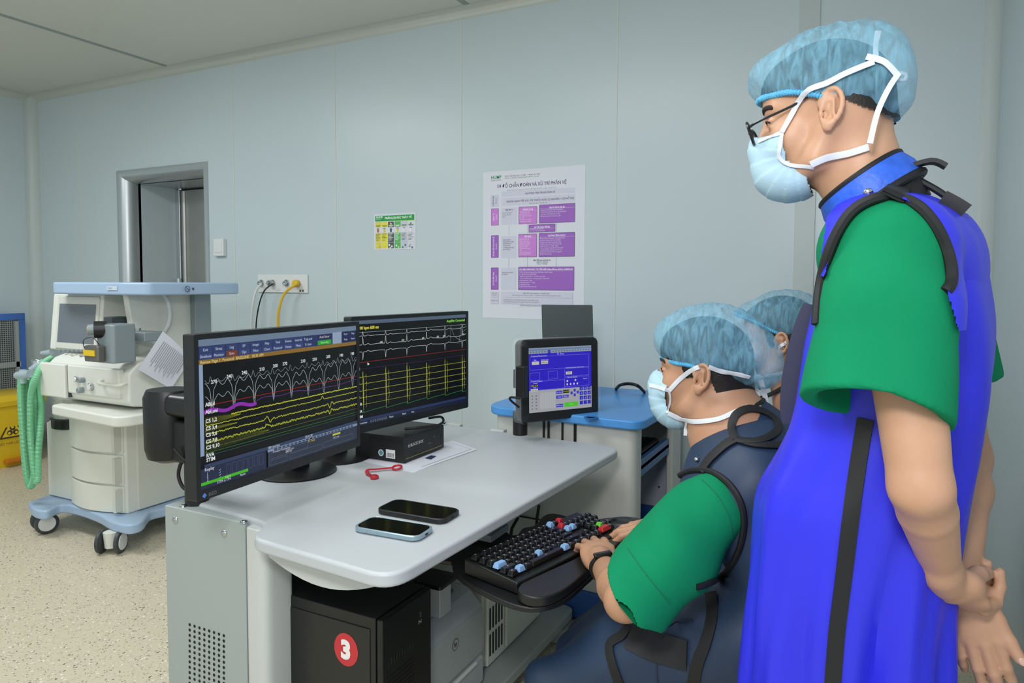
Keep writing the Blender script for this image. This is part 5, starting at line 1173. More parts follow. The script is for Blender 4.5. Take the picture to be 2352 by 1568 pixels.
def drape(bvh, pxs, lift=.003, back=None, n=6, smooth=True, it=2, dflt=1.2):
    """lay a line of picture points on the real surfaces they fall on; gives points and surface normals"""
    pts = []; nr = []
    P2 = crom([(a, b, 0) for a, b in pxs], n) if smooth else [Vector((a, b, 0)) for a, b in pxs]
    last = None
    for q in P2:      # start from the first real surface under the line
        h = bvh.ray_cast(EYE, ray(q.x, q.y).normalized())[0]
        if h is not None and not (back and (h-EYE).length > back): last = (h-EYE).length; break
    for q in P2:
        d = ray(q.x, q.y).normalized(); h, nn, i, ds = bvh.ray_cast(EYE, d)
        if h is None or (back and (h-EYE).length > back):
            if last is None: last = dflt
            h = EYE+d*last; nn = -d
        last = (h-EYE).length; pts.append(h); nr.append(nn if nn.dot(d) < 0 else -nn)
    # even out the depth so that a strap spans dips
    L = [(p-EYE).length for p in pts]
    for _ in range(it): L = [min(L[i] if it < 5 else 9, (L[max(i-1, 0)]+L[i]+L[min(i+1, len(L)-1)])/3) for i in range(len(L))]
    out = [EYE+(p-EYE).normalized()*(l-lift) for p, l in zip(pts, L)]
    N = []
    for i in range(len(nr)): N.append((nr[max(i-1, 0)]+nr[i]+nr[min(i+1, len(nr)-1)]).normalized())
    return out, N
def strap(name, bvh, pxs, wd, m, parent, lift=.003, th=.0015, face=False, **k):
    p, n = drape(bvh, pxs, lift, **k)
    if face: n = [(EYE-q).normalized() for q in p]
    return obj(name, MB().ribbon(p, n, wd, th), m, parent, smooth=True)
def piping(name, bvh, pxs, r, m, parent, lift=.001, **k):
    p, n = drape(bvh, pxs, lift, **k); return obj(name, MB().tube(p, r, 8), m, parent, smooth=True)

M_skin = mat('skin', 'C79A7C', .48, noise=.05, nscale=25, sss=.08, bump=.05, bscale=400)
M_skin2 = mat('skin_darker', 'B98C6E', .48, noise=.05, nscale=25, sss=.08, bump=.05, bscale=400)
M_hair = mat('black_hair', '17120f', .55, noise=.3, nscale=120, bump=.4, bscale=300)
M_green = mat('green_scrub_cotton', '0A8458', .9, spec=.2, noise=.03, nscale=10, bump=.25, bscale=700)
M_maskb = mat('mask_blue', 'AFD0E0', .75, bump=.15, bscale=500)
M_maskw = mat('white_tie_band', 'D8DDE3', .7)
M_royal = mat('royal_blue_apron', '2F31E0', .42, spec=.45, noise=.03, nscale=4)
M_navy = mat('navy_apron', '223651', .55, noise=.06, nscale=5)
M_trim = mat('black_binding', '141518', .6)
M_eye = mat('eye_white', 'D8D4CE', .2); M_iris = mat('eye_dark', '1a0f0a', .15); M_brow = mat('eyebrow', '241a14', .8)
def cap_mat():
    m = bpy.data.materials.new('bouffant_mesh'); m.use_nodes = True; nt = m.node_tree; b = nt.nodes['Principled BSDF']
    b.inputs['Base Color'].default_value = srgb('86C4E0'); b.inputs['Roughness'].default_value = .8
    tc = nt.nodes.new('ShaderNodeTexCoord'); mp = nt.nodes.new('ShaderNodeMapping'); mp.inputs['Rotation'].default_value = (0, .5, .2); mp.inputs['Scale'].default_value = (85, 30, 24)
    n = nt.nodes.new('ShaderNodeTexNoise'); n.inputs['Scale'].default_value = 1; n.inputs['Detail'].default_value = 6; n.inputs['Distortion'].default_value = 1.2
    nt.links.new(tc.outputs['Object'], mp.inputs[0]); nt.links.new(mp.outputs[0], n.inputs['Vector'])
    r = nt.nodes.new('ShaderNodeMapRange'); r.inputs[1].default_value = .35; r.inputs[2].default_value = .68; r.inputs[3].default_value = .26; r.inputs[4].default_value = .54
    nt.links.new(n.outputs[0], r.inputs[0]); nt.links.new(r.outputs[0], b.inputs['Alpha'])
    bp = nt.nodes.new('ShaderNodeBump'); bp.inputs['Strength'].default_value = .5; bp.inputs['Distance'].default_value = .004
    nt.links.new(n.outputs[0], bp.inputs['Height']); nt.links.new(bp.outputs[0], b.inputs['Normal']); return m
M_cap = cap_mat(); M_capband = mat('cap_elastic', '5FB2DC', .8, bump=.6, bscale=160)

class Head:
    """x forward (nose), y left, z up, origin midway between the ear canals"""
    def __init__(s, o, fwd, up, size=1.0):
        f = Vector(fwd).normalized(); u = Vector(up); u = (u-f*u.dot(f)).normalized(); l = u.cross(f)
        s.R = Matrix((f, l, u)).transposed(); s.o = Vector(o); s.s = size
    def p(s, x, y, z): return s.o+s.R @ (Vector((x, y, z))*s.s)
    def ell(s, F, c, r, k=.012, mode='add', rot=None):
        M = s.R if rot is None else s.R @ rot
        F.ell(s.p(*c), [q*s.s for q in r], [list(q) for q in M], k, mode)
    def cone(s, F, a, b, ra, rb, k=.01, mode='add'): F.cone(s.p(*a), s.p(*b), ra*s.s, rb*s.s, k, mode)
    def build(s, F):
        s.ell(F, (-.005, 0, .048), (.096, .074, .084), .02)
        s.ell(F, (-.035, 0, .03), (.066, .070, .075), .02)
        s.ell(F, (.040, 0, .0), (.053, .058, .085), .02)
        s.ell(F, (.055, 0, .062), (.036, .056, .042), .02)
        s.ell(F, (.045, 0, -.055), (.046, .045, .050), .02)
        for y in (-1, 1):
            s.cone(F, (-.002, .058*y, -.025), (.018, .050*y, -.066), .016, .018, .02)
            s.cone(F, (.018, .050*y, -.066), (.075, .014*y, -.098), .018, .016, .02)
            s.ell(F, (.055, .040*y, -.022), (.028, .022, .026), .018)
            s.cone(F, (.078, .018*y, .030), (.068, .046*y, .030), .010, .009, .012)
            s.ell(F, (.092, .031*y, .008), (.018, .017, .012), .008, 'cut')
            s.ell(F, (.074, .031*y, .008), (.0145, .0145, .0125), .003)
            s.cone(F, (.086, .018*y, .0125), (.082, .044*y, .0125), .0035, .003, .004)
            s.cone(F, (.086, .019*y, .001), (.081, .043*y, .001), .003, .003, .004)
            s.ell(F, (.100, .012*y, -.034), (.011, .008, .008), .006)
        s.ell(F, (.082, 0, -.102), (.018, .022, .016), .015)
        s.cone(F, (.086, 0, .018), (.112, 0, -.026), .008, .0095, .012)
        s.ell(F, (.110, 0, -.029), (.011, .011, .009), .006)
        s.ell(F, (.090, 0, -.058), (.012, .022, .006), .008); s.ell(F, (.088, 0, -.068), (.012, .020, .007), .008)
        for y in (-1, 1):
            # ear: cupped plate, rim, lobe, hollow
            rot = Matrix.Rotation(math.radians(-14), 3, 'Y') @ Matrix.Rotation(math.radians(20*y), 3, 'Z')
            s.ell(F, (-.012, .079*y, .004), (.0175, .0065, .031), .005, 'add', rot)
            rim = []
            for k in range(11):
                a = math.radians(-35+k*27); rim.append((-.012+.0165*math.cos(a+1.1)-.006*math.sin(a+1.1)*0, (.085+.004*math.cos(a+2.6))*y, .008+.027*math.sin(a+1.1)))
            rim = [(-.012+.0175*math.cos(math.radians(t))-.004*math.sin(math.radians(t)), (.0845-.004*math.cos(math.radians(t)))*y, .007+.028*math.sin(math.radians(t))) for t in range(10, 285, 22)]
            for k in range(len(rim)-1): s.cone(F, rim[k], rim[k+1], .0042, .0042, .002)
            s.ell(F, (-.006, .084*y, -.022), (.009, .005, .011), .004)
            s.ell(F, (-.009, .091*y, .006), (.0095, .0075, .017), .002, 'cut', rot)
            s.ell(F, (-.003, .086*y, -.004), (.006, .008, .007), .002, 'cut')
            s.ell(F, (.002, .083*y, -.003), (.004, .004, .006), .002)
            s.cone(F, (-.016, .086*y, -.008), (-.018, .086*y, .018), .0028, .0028, .002)
    def neck(s, F, base, r0=.058, r1=.066, k=.03):
        s.cone(F, (-.030, 0, -.02), tuple((s.R.transposed() @ (Vector(base)-s.o))/s.s), r0, r1, k)
    def face_extras(s, par, lids=True):
        for y in (-1, 1):
            c_ = s.p(.0755, .031*y, .0075)
            e = obj('eye', MB().ell(c_, .0125*s.s, .0125*s.s, .0105*s.s, 8, s.R), M_eye, par, smooth=True)
            q = s.p(.0835, .0315*y, .0065); obj('iris', MB().ell(q, .0045*s.s, .0052*s.s, .0052*s.s, 8, s.R), M_iris, e, smooth=True)
            pts = crom([s.p(.092, .014*y, .030), s.p(.091, .028*y, .036), s.p(.081, .044*y, .034), s.p(.072, .053*y, .028)], 4)
            obj('eyebrow', MB().tube(pts, [.0025]+[.0042]*(len(pts)-3)+[.003, .0015], 8), M_brow, par, smooth=True)
            l_ = crom([s.p(.0885, .019*y, .0095), s.p(.0905, .031*y, .0140), s.p(.0835, .045*y, .0085)], 4)
            obj('eyelid_line', MB().tube(l_, .0013, 6), M_brow, par, smooth=True)
def basis(x, zhint):
    x = Vector(x).normalized(); z = Vector(zhint); z = (z-x*z.dot(x)).normalized(); return x, z.cross(x), z
def hand(F, wrist, fdir, dorsal, thumb=1, curls=((10, 20, 15),)*4, spread=(6, 2, -3, -9), tcurl=(0, 0), S=1.0, k=.005, tdir=None):
    """fdir: along the fingers, dorsal: out of the back of the hand; thumb=+1 puts the thumb on the side dorsal x fdir"""
    fx, fy, fz = basis(fdir, dorsal); fy = fy*thumb; w_ = Vector(wrist)
    def q(x, y, z): return w_+(fx*x+fy*y+fz*z)*S
    R = [list(r) for r in Matrix((fx, fy, fz)).transposed()]
    F.ell(q(.050, .0, -.002), [.052*S, .040*S, .0145*S], R, .008); F.ell(q(.068, .004, 0), [.030*S, .040*S, .0125*S], R, .008)
    F.cone(q(-.02, 0, 0), q(.028, 0, 0), .027*S, .026*S, .015)
    F.ell(q(.030, .026, -.010), [.030*S, .017*S, .016*S], R, .008)
    F.ell(q(.040, -.026, -.008), [.038*S, .013*S, .014*S], R, .008)
    tips = []
    mcp = [(.093, .027), (.097, .009), (.092, -.010), (.083, -.027)]; ln = [(.044, .026, .022), (.049, .030, .023), (.045, .028, .022), (.035, .021, .020)]; r_ = [.0098, .0100, .0095, .0084]
    for i in range(4):
        p = q(mcp[i][0], mcp[i][1], -.001); a = 0; az = math.radians(spread[i]); pts = [q(mcp[i][0]-.02, mcp[i][1]*.85, -.002), p]; c = curls[i] if len(curls) > 1 else curls[0]
        for j in range(3):
            a += math.radians(c[j]); d = (fx*math.cos(az)+fy*math.sin(az))*math.cos(a)-fz*math.sin(a); p = p+d*ln[i][j]*S; pts.append(p)
        rr = [r_[i]*1.0, r_[i]*1.08, r_[i]*.96, r_[i]*.88, r_[i]*.74]
        F.chain(pts, [v*S for v in rr], k*.6)
        nrm = (fx*math.sin(a)+fz*math.cos(a)); tips.append((pts[-1], (pts[-1]-pts[-2]).normalized(), nrm, r_[i]*.74*S))
    b = q(.022, .024, -.010); t = Vector(tdir) if tdir is not None else (fx*.62+fy*.74-fz*.25)
    t = t.normalized(); p1 = b+t*.042*S; t2 = (t+fx*.35*(1+tcurl[0])-fy*.2*tcurl[0]).normalized(); p2 = p1+t2*.034*S; t3 = (t2+fx*.25*(1+tcurl[1])-fy*.3*tcurl[1]).normalized(); p3 = p2+t3*.026*S
    F.chain([b, p1, p2, p3], [.0155*S, .0125*S, .0108*S, .0092*S], k)
    tips.append((p3, t3, (fy*.3+fz).normalized(), .0092*S)); return tips
def nails(tips, par, only=None):
    for i, (p, d, n, r) in enumerate(tips):
        if only is not None and i not in only: continue
        x, y, z = basis(d, n); R = Matrix((x, y, z)).transposed()
        obj('fingernail', MB().ell(p+z*r*.72+x*r*.25, r*.85, r*.62, r*.34, 6, R), mat('nail', 'D9B09C', .25), par, smooth=True)
def bouffant(H_, pts_cap, band, par, m=None, lo=None, vox=.004, sag=None):
    pass
# ---------------------------------------------------------------- shared clothing pieces
def head_xyz(Hd, P):   # world points -> head coordinates
    R = np.array([list(r) for r in Hd.R]); return ((P-np.array(Hd.o)) @ R)/Hd.s
def make_cap(Hd, prims, line, par, band_r=.0045, vox=.004, creases=()):
    """line: (x, z) knots of the elastic edge in head coordinates"""
    o = Hd.o; F = Field([o[i]-.22 for i in range(3)], [o[i]+.22 for i in range(3)], vox)
    for c_, r_ in prims: Hd.ell(F, c_, r_, .02)
    P, Q = F.arrays(); P = smooth_pts(P, Q, 2)
    lx = [a for a, b in line]; lz = [b for a, b in line]
    h = head_xyz(Hd, P); e = h[:, 2]-np.interp(h[:, 0], lx, lz)
    # gathers and soft puckers of the thin cloth, strongest near the elastic
    ang = np.arctan2(h[:, 1], h[:, 0]+.02); cen = np.array([-.02, 0, .05]); dv = h-cen; dn = dv/np.linalg.norm(dv, axis=1)[:, None]
    wv = .0018*np.sin(ang*46+6*np.sin(h[:, 2]*60))*np.exp(-np.maximum(e, 0)/.02)+.0016*np.sin(ang*11+h[:, 2]*70)*np.sin(h[:, 2]*55+3*ang)+.0012*np.sin(h[:, 0]*150+h[:, 2]*90+4*np.sin(h[:, 2]*40))
    tuck = -.004*np.exp(-np.maximum(e, 0)/.012)
    h2 = h+dn*(wv+tuck)[:, None]; R = np.array([list(r) for r in Hd.R]); P2 = (h2*Hd.s) @ R.T+np.array(o)
    cap = np_mesh('cloth', P2, Q, M_cap, par, keep=lambda _: e > 0)
    # elastic band along the open edge
    m = np.abs(e) < vox*1.1; hb = h2[m]; a = np.arctan2(hb[:, 1], hb[:, 0]+.01); ring = []
    for k in range(96):
        t = -math.pi+2*math.pi*k/96; w_ = np.abs(np.angle(np.exp(1j*(a-t)))) < .12
        if w_.sum(): ring.append(hb[w_].mean(0))
    n = len(ring); pts = [Hd.p(*((ring[i-1]+ring[i]+ring[(i+1) % n])/3)) for i in range(n)]; pts.append(pts[0]); pts = crom(pts, 4)
    rr = [band_r*(1+.28*math.sin(i*2.2)) for i in range(len(pts))]
    obj('elastic_edge', MB().tube(pts, rr, 8), M_capband, par, smooth=True)
    return cap
def make_hair(Hd, par, cond, grow=.006, vox=.003):
    o = Hd.o; F = Field([o[i]-.17 for i in range(3)], [o[i]+.17 for i in range(3)], vox)
    g = grow; Hd.ell(F, (-.005, 0, .048), (.096+g, .074+g, .084+g), .02); Hd.ell(F, (-.035, 0, .03), (.066+g, .070+g, .075+g), .02); Hd.ell(F, (.055, 0, .062), (.036+g*.6, .056+g*.4, .042+g*.6), .02)
    Hd.ell(F, (-.04, 0, -.015), (.052, .056, .06), .02)
    Hd.cone(F, (-.035, 0, -.005), (-.075, 0, -.11), .058+g, .062+g, .03)
    P, Q = F.arrays(); h = head_xyz(Hd, P); k = cond(h[:, 0], h[:, 1], h[:, 2])
    return np_mesh('hair', P, Q, M_hair, par, keep=lambda _: k)
def make_mask(Hd, prims, edge, top, par, vox=.003, low=-.14):
    o = Hd.p(.06, 0, -.06); F = Field([o[i]-.13 for i in range(3)], [o[i]+.13 for i in range(3)], vox)
    for c_, r_ in prims: Hd.ell(F, c_, r_, .014)
    P, Q = F.arrays(); P = smooth_pts(P, Q, 2); h = head_xyz(Hd, P)
    ez = np.interp(h[:, 2], [b for a, b in edge], [a for a, b in edge]); tz = np.interp(h[:, 0], [a for a, b in top], [b for a, b in top])
    # pleats fanning out from the side corner
    a = np.arctan2(h[:, 2]+.055, h[:, 0]-.045); dv = h-np.array([.05, 0, -.06]); dn = dv/np.linalg.norm(dv, axis=1)[:, None]
    rr = np.hypot(h[:, 0]-.045, h[:, 2]+.055); saw = ((a*2.6) % 1.0); pl = (.0016*saw-.0008)*np.clip(rr/.03, 0, 1)
    h2 = h+dn*pl[:, None]; R = np.array([list(r) for r in Hd.R]); P2 = (h2*Hd.s) @ R.T+np.array(Hd.o)
    k = (h[:, 0] > ez) & (h[:, 2] < tz) & (h[:, 2] > low)
    mk = np_mesh('cloth', P2, Q, M_maskb, par, keep=lambda _: k)
    s = mk.modifiers.new('thick', 'SOLIDIFY'); s.thickness = .0012
    return mk
def loft_rings(rows, n=56, sub=5, pw=2.3):
    """rows: (cx, cy, z, a, b) -> smooth closed sections"""
    C_ = []
    R_ = [Vector((r[0], r[1], r[2])) for r in rows]; S_ = [Vector((r[3], r[4], 0)) for r in rows]
    Rc, Sc = crom(R_, sub), crom(S_, sub); out = []
    for c_, s_ in zip(Rc, Sc):
        ring = []
        for k in range(n):
            t = 2*math.pi*k/n; ct, st = math.cos(t), math.sin(t)
            ring.append((c_.x+s_.x*abs(ct)**(2/pw)*(1 if ct >= 0 else -1), c_.y+s_.y*abs(st)**(2/pw)*(1 if st >= 0 else -1), c_.z))
        out.append(ring)
    return out
def person(name, label, loc): return thing(name, label, 'person', loc)
def shoe(par, x, y, d, m):
    fx = Vector(d).normalized(); a = Vector((x, y, 0)); rings = []
    for t, w_, h_ in ((-.07, .028, .05), (-.05, .036, .075), (0, .040, .08), (.06, .043, .06), (.12, .046, .045), (.17, .038, .036), (.19, .02, .024)):
        c_ = a+fx*t; s_ = Vector((-fx.y, fx.x, 0)); rings.append([tuple(c_+s_*w_*math.cos(q)+Vector((0, 0, max(.002, h_*.5+h_*.5*math.sin(q))))) for q in [2*math.pi*i/20 for i in range(20)]])
    return obj('shoe', MB().loft(rings), m, par, smooth=True)

# ================================================================ STANDING MAN IN THE ROYAL BLUE APRON
S_ = person('person', 'standing man in royal blue apron, green scrubs and glasses, hands clasped behind his back', (.04, 1.28, 0))
ear = PY(1889, 258, 1.19); HS = Head((ear.x, 1.27, ear.z), (-math.cos(math.radians(6)), .0, -math.sin(math.radians(6))), (0, 0, 1), .97)
F = Field((-.30, .90, .62), (.34, 1.62, 1.76), .003)
HS.build(F); nb = PY(1975, 450, 1.26); nb = Vector((nb.x+.02, 1.27, nb.z-.02))
F.cone(HS.p(-.035, 0, -.005), nb, .056, .062, .03); F.cone(HS.p(.0, 0, -.06), nb+Vector((-.01, 0, -.0)), .035, .045, .02)
sh = PY(2050, 575, 1.09); el = PY(2114, 1118, 1.03); wr = PY(2168, 1325, 1.165)
F.cone(nb, sh+Vector((0, .02, -.0)), .05, .05, .03); F.cone(sh, sh.lerp(el, .5), .050, .0450, .004); F.cone(sh.lerp(el, .5), el, .0450, .0375, .004)
mid = el.lerp(wr, .25); F.cone(el, mid, .0375, .0366, .010); F.cone(mid, wr, .0366, .0235, .003)
# right arm
rs_ = Vector((.10, 1.44, sh.z-.01)); rel = PY(2216, 1050, 1.47); rwr = PY(2208, 1322, 1.27)
F.cone(nb, rs_, .05, .05, .03); F.cone(rs_, rel, .050, .040, .02); F.cone(rel, rel.lerp(rwr, .3), .038, .040, .02); F.cone(rel.lerp(rwr, .3), rwr, .040, .026, .02)
F.cone((nb.x+.04, 1.27, nb.z-.08), (.00, 1.27, .72), .08, .09, .05)   # trunk under the clothes
kn = PY(2212, 1440, 1.235); fd = (PY(2232, 1560, 1.225)-PY(2186, 1400, 1.24))
tips = hand(F, rwr+Vector((-.002, -.006, -.008)), fd, (-.10, -1, .05), 1, ((14, 16, 10), (10, 14, 10), (12, 16, 10), (16, 18, 12)), (2, 0, -2, -5), S=.94, tdir=fd.normalized()*.95+Vector((.26, -.16, .06)), tcurl=(-.2, -.3))
tipsL = hand(F, wr, PY(2208, 1405, 1.24)-PY(2155, 1335, 1.16), (-.35, -.75, -.45), 1, ((35, 55, 35), (38, 58, 35), (40, 58, 35), (42, 58, 35)), (3, 0, -2, -4), S=1.0, tdir=(.30, .75, .0), tcurl=(.3, .3))
body = field_obj('body', F, M_skin, S_, 2)
nails(tips, S_, (4,)); HS.face_extras(S_)
# green scrub shirt: trunk, yoke and the wide near sleeve
lo, hi = (-.34, .86, .60), (.40, 1.66, 1.60)
Ft = Field(lo, hi, .0045); Fs = Field(lo, hi, .0045)
hem1, hem2, hem3 = PY(1935, 884, .955), PY(1925, 957, 1.14), PY(2166, 952, 1.0)
hc = PY(2008, 935, 1.045)
for f_ in (Ft,):
    f_.cone((.045, 1.11, sh.z+.005), (.10, 1.42, sh.z-.005), .060, .060, .04)
    f_.cone((.05, 1.2, 1.36), (.08, 1.34, 1.36), .080, .080, .04)
    f_.ell((.045, 1.27, 1.28), (.112, .155, .16), None, .04); f_.ell((.02, 1.27, 1.05), (.10, .13, .26), None, .05)
    f_.cone((.015, 1.27, 1.425), (.06, 1.27, 1.37), .066, .085, .03); f_.ell((.005, 1.23, 1.38), (.078, .125, .082), None, .03)
Fs.cone(sh+Vector((-.005, .0, .0)), sh.lerp(hc, .35)+Vector((0, -.008, 0)), .071, .080, .02)
Fs.cone(sh.lerp(hc, .35)+Vector((0, -.008, 0)), hc+(hc-sh).normalized()*.05, .080, .094, .02)
g0 = Fs.g.copy()
cutdir = (hem1-hem3).cross(hem2-hem3); cutdir = cutdir if cutdir.z > 0 else -cutdir
ax_ = (hc-sh).normalized(); Fs.plane(hem3, cutdir)
Fs.cone(sh.lerp(hc, .55), hc+ax_*.10, .066, .085, .01, 'cut')
def folds(X_, Y_, Z_): return (.0048*np.sin(38*X_+9*Z_+3*np.sin(7*Z_))*np.clip((1.5-Z_)*2.4, .2, 1)+.0015*np.sin(60*Y_+25*Z_)).astype(np.float32)
Fs.ripple(folds)
h_ = np.clip(.5+.5*(Ft.g-Fs.g)/.025, 0, 1); lowz = (Ft.lo[2]+Ft.vox*np.arange(Ft.n[2]))[None, None, :] < 1.22
sm = Ft.g*(1-h_)+Fs.g*h_-.025*h_*(1-h_); Ft.g = np.where(lowz, np.minimum(Ft.g, Fs.g), sm).astype(np.float32)
Fr = Field(lo, hi, .0045); Fr.cone(rs_, rs_.lerp(rel, .62), .070, .080, .02); Fr.plane(rs_.lerp(rel, .60), -(rel-rs_)); Ft.g = np.minimum(Ft.g, Fr.g)
shirt = field_obj('scrub_shirt', Ft, M_green, S_, 1)
# the apron's shoulder piece lies over the yoke as a second layer
Fy = Field(lo, hi, .0045); Fy.g = (Ft.g-.0065).astype(np.float32); Py, Qy = Fy.arrays(); Py = smooth_pts(Py, Qy, 2)
def in_pic(P, poly):
    v = P-np.array(EYE); fw, rt, up = np.array(Fw), np.array(Rt), np.array(Up); d = v @ fw; x = 1176+FOC*(v @ rt)/d; y = 732-FOC*(v @ up)/d
    r = np.zeros(len(P), bool); n = len(poly)
    for i in range(n):
        x0, y0 = poly[i-1]; x1, y1 = poly[i]; c_ = (y0 > y) != (y1 > y); r ^= c_ & (x < (x1-x0)*(y-y0)/((y1-y0) or 1e-9)+x0)
    return r
yk = [(1880, 640), (1888, 560), (1896, 500), (1930, 460), (1975, 430), (2020, 405), (2080, 412), (2140, 436), (2200, 466), (2330, 500), (2330, 760), (2200, 760), (2172, 670), (2184, 640), (2180, 590), (2160, 535), (2130, 495), (2100, 468), (2060, 452), (2015, 455), (1970, 476), (1935, 520), (1908, 575), (1895, 640)]
inp = in_pic(Py, yk) & (Py[:, 1] < 1.30); yoke = np_mesh('apron_shoulder_piece', Py, Qy, M_royal, S_, keep=lambda _: inp)
# royal blue apron: sections read down the trunk
rows = []
for py, l, r, b in ((500, 1945, 2215, .13), (530, 1915, 2240, .150), (575, 1900, 2252, .160), (640, 1884, 2266, .168), (720, 1868, 2281, .168), (800, 1852, 2284, .166), (880, 1840, 2276, .166), (960, 1824, 2258, .162), (1050, 1788, 2236, .156), (1140, 1748, 2212, .150), (1250, 1738, 2192, .148), (1400, 1727, 2182, .148), (1568, 1716, 2192, .150)):
    A_, B_ = PY(l, py, 1.27), PY(r, py, 1.27); rows.append(((A_.x+B_.x)/2, 1.275-.03*min(1, max(0, (py-900)/250)), (A_.z+B_.z)/2, (B_.x-A_.x)/2, b))
last = rows[-1]; rows.append((last[0], last[1], .50, last[3]+.01, last[4]+.01))
rings = loft_rings(rows, 84, 6, 2.25); zmin, zmax = .5, rows[0][2]
R2 = []
for ring in rings:
    o_ = []
    cx_ = sum(p[0] for p in ring)/len(ring); cy_ = sum(p[1] for p in ring)/len(ring)
    for (x, y, z) in ring:
        a = math.atan2(y-cy_, x-cx_); low = min(1, max(0, (1.12-z)/.35))
        d = .006*low*math.sin(9*a+5*z)+.004*low*math.sin(17*a-9*z+1.3)+.003*math.sin(6*a+16*z)*(1-low)
        # long soft fold running down from the hip
        d -= .016*low*math.exp(-((a+1.15-.6*(z-.9))/.16)**2); d += .010*low*math.exp(-((a+1.55)/.2)**2)
        q = math.hypot(x-cx_, y-cy_); o_.append((x+(x-cx_)/q*d, y+(y-cy_)/q*d, z))
    R2.append(o_)
apron = obj('apron', MB().loft(R2, True, False), M_royal, S_, smooth=True)
# shoulder straps of the apron lie over the yoke
bs = bvh_of([shirt, apron, body, yoke])
# (picture points only choose where along the shoulder each strap and seam runs)
def strap2(pxs, wd, m, name='shoulder_strap', lift=.004, **k): return strap(name, bs, pxs, wd, m, S_, lift, .003, **k)
o_ = strap2([(2050, 454), (2062, 434), (2070, 410)], .030, M_trim, 'strap_band', .006, face=True)
armhole = [(1876, 745), (1884, 660), (1900, 590), (1925, 530), (1960, 482), (2010, 455), (2060, 452), (2108, 472), (2145, 512), (2170, 560), (2184, 610), (2184, 650), (2172, 670)]
piping('armhole_binding', bs, armhole, .0075, M_trim, S_, .005, it=10)
piping('neck_binding', bs, [(1992, 440), (2030, 412), (2080, 403), (2140, 430), (2190, 462), (2222, 476)], .0055, M_trim, S_, .002)
strap('side_binding', bs, [(1988, 962), (1972, 1060), (1955, 1180), (1938, 1320), (1922, 1450), (1912, 1580)], .022, M_trim, S_, .002, .002)
strap('back_tab', bs, [(2165, 452), (2195, 468), (2220, 484)], .020, M_trim, S_, .004, .003, face=True)
p_, n_ = drape(bs, [(1994, 441), (1995, 443)], .009); obj('buckle', MB().ell(p_[0], .007, .004, .006, 8), M_chrome, S_, smooth=True)
# front flap hanging dark beside the chest
ft = [PY(a, b, 1.24) for a, b in ((1872, 700), (1858, 745), (1842, 810), (1828, 880), (1820, 950), (1822, 985))]
obj('front_flap', MB().ribbon(crom([p+Vector((-.012, .05, 0)) for p in ft], 5), (0, -1, 0), [.018+.012*math.sin(math.pi*i/25) for i in range(26)], .004), mat('flap_dark_blue', '2b2e48', .6), S_, smooth=True)
# thyroid collar
cA, cB = PY(1893, 492, 1.20), PY(2100, 352, 1.20); cc = (cA+cB)/2; cc.y = 1.275; ux_ = (cB-cA); ux_.y = 0; La = ux_.length/2; ux_.normalize(); nz_ = Vector((-ux_.z, 0, ux_.x)); uy_ = Vector((0, 1, 0))
def col_ring(off, a, b, n=48, wob=0): return [tuple(cc+ux_*math.cos(t)*a+uy_*math.sin(t)*b+nz_*(off+wob*math.sin(3*t))) for t in [2*math.pi*k/n for k in range(n)]]
a0, b0 = La*1.03, .086
obj('thyroid_collar', MB().loft([col_ring(-.022, a0-.014, b0-.014), col_ring(-.026, a0-.004, b0-.004), col_ring(-.022, a0+.004, b0+.003), col_ring(.0, a0+.003, b0+.002), col_ring(.020, a0-.004, b0-.004), col_ring(.022, a0-.012, b0-.012), col_ring(-.0, a0-.012, b0-.012), col_ring(-.022, a0-.014, b0-.014)], False, False), mat('collar_blue', '2B62D8', .5, noise=.15, nscale=60, bump=.4, bscale=120), S_, smooth=True)
for off, a in ((-.024, a0+.001), (.021, a0-.007)):
    pts = col_ring(off, a, b0+(a-a0)); pts.append(pts[0]); obj('collar_binding', MB().tube(pts, .0065 if off < 0 else .005, 8), M_trim, S_, smooth=True)
obj('collar_lining_shadow', MB().loft([col_ring(-.060, a0-.010, b0-.010), col_ring(-.022, a0-.002, b0-.002), col_ring(-.02, a0-.012, b0-.012)], False, False), M_trim, S_, smooth=True)  # black lining carried below the collar to stand for the shadow there
obj('collar_tail', MB().ribbon(crom([cc+ux_*(a0-.02)+nz_*-.01+uy_*-.03, cc+ux_*(a0+.012)-nz_*.022-uy_*.03, cc+ux_*(a0+.022)-nz_*.040-uy_*.03], 5), (ux_*.6+nz_*.8), .03, .006), M_trim, S_, smooth=True)
# cap, hair, mask, glasses
cpS = tag(bpy.data.objects.new('bouffant_cap', None), None, None); C.objects.link(cpS); cpS.parent = S_; cpS.location = Vector(HS.o)-wloc(S_)
make_cap(HS, [((-.012, 0, .038), (.108, .087, .058)), ((-.015, 0, .078), (.118, .087, .080)), ((-.088, 0, .048), (.050, .076, .072)), ((-.072, 0, .098), (.050, .062, .045)), ((.076, 0, .090), (.044, .06, .038))], [(-.14, -.062), (-.095, -.042), (-.05, -.012), (0, .026), (.05, .046), (.12, .060)], cpS, creases=1)
make_hair(HS, S_, lambda x, y, z: (z > np.interp(x, [-.16, -.10, -.05, .0, .012, .03, .06, .12], [.01, -.022, .002, .034, .036, .042, .05, .052])), .004)
mkS = tag(bpy.data.objects.new('surgical_mask', None), None, None); C.objects.link(mkS); mkS.parent = S_; mkS.location = Vector(HS.p(.08, 0, -.06))-wloc(S_)
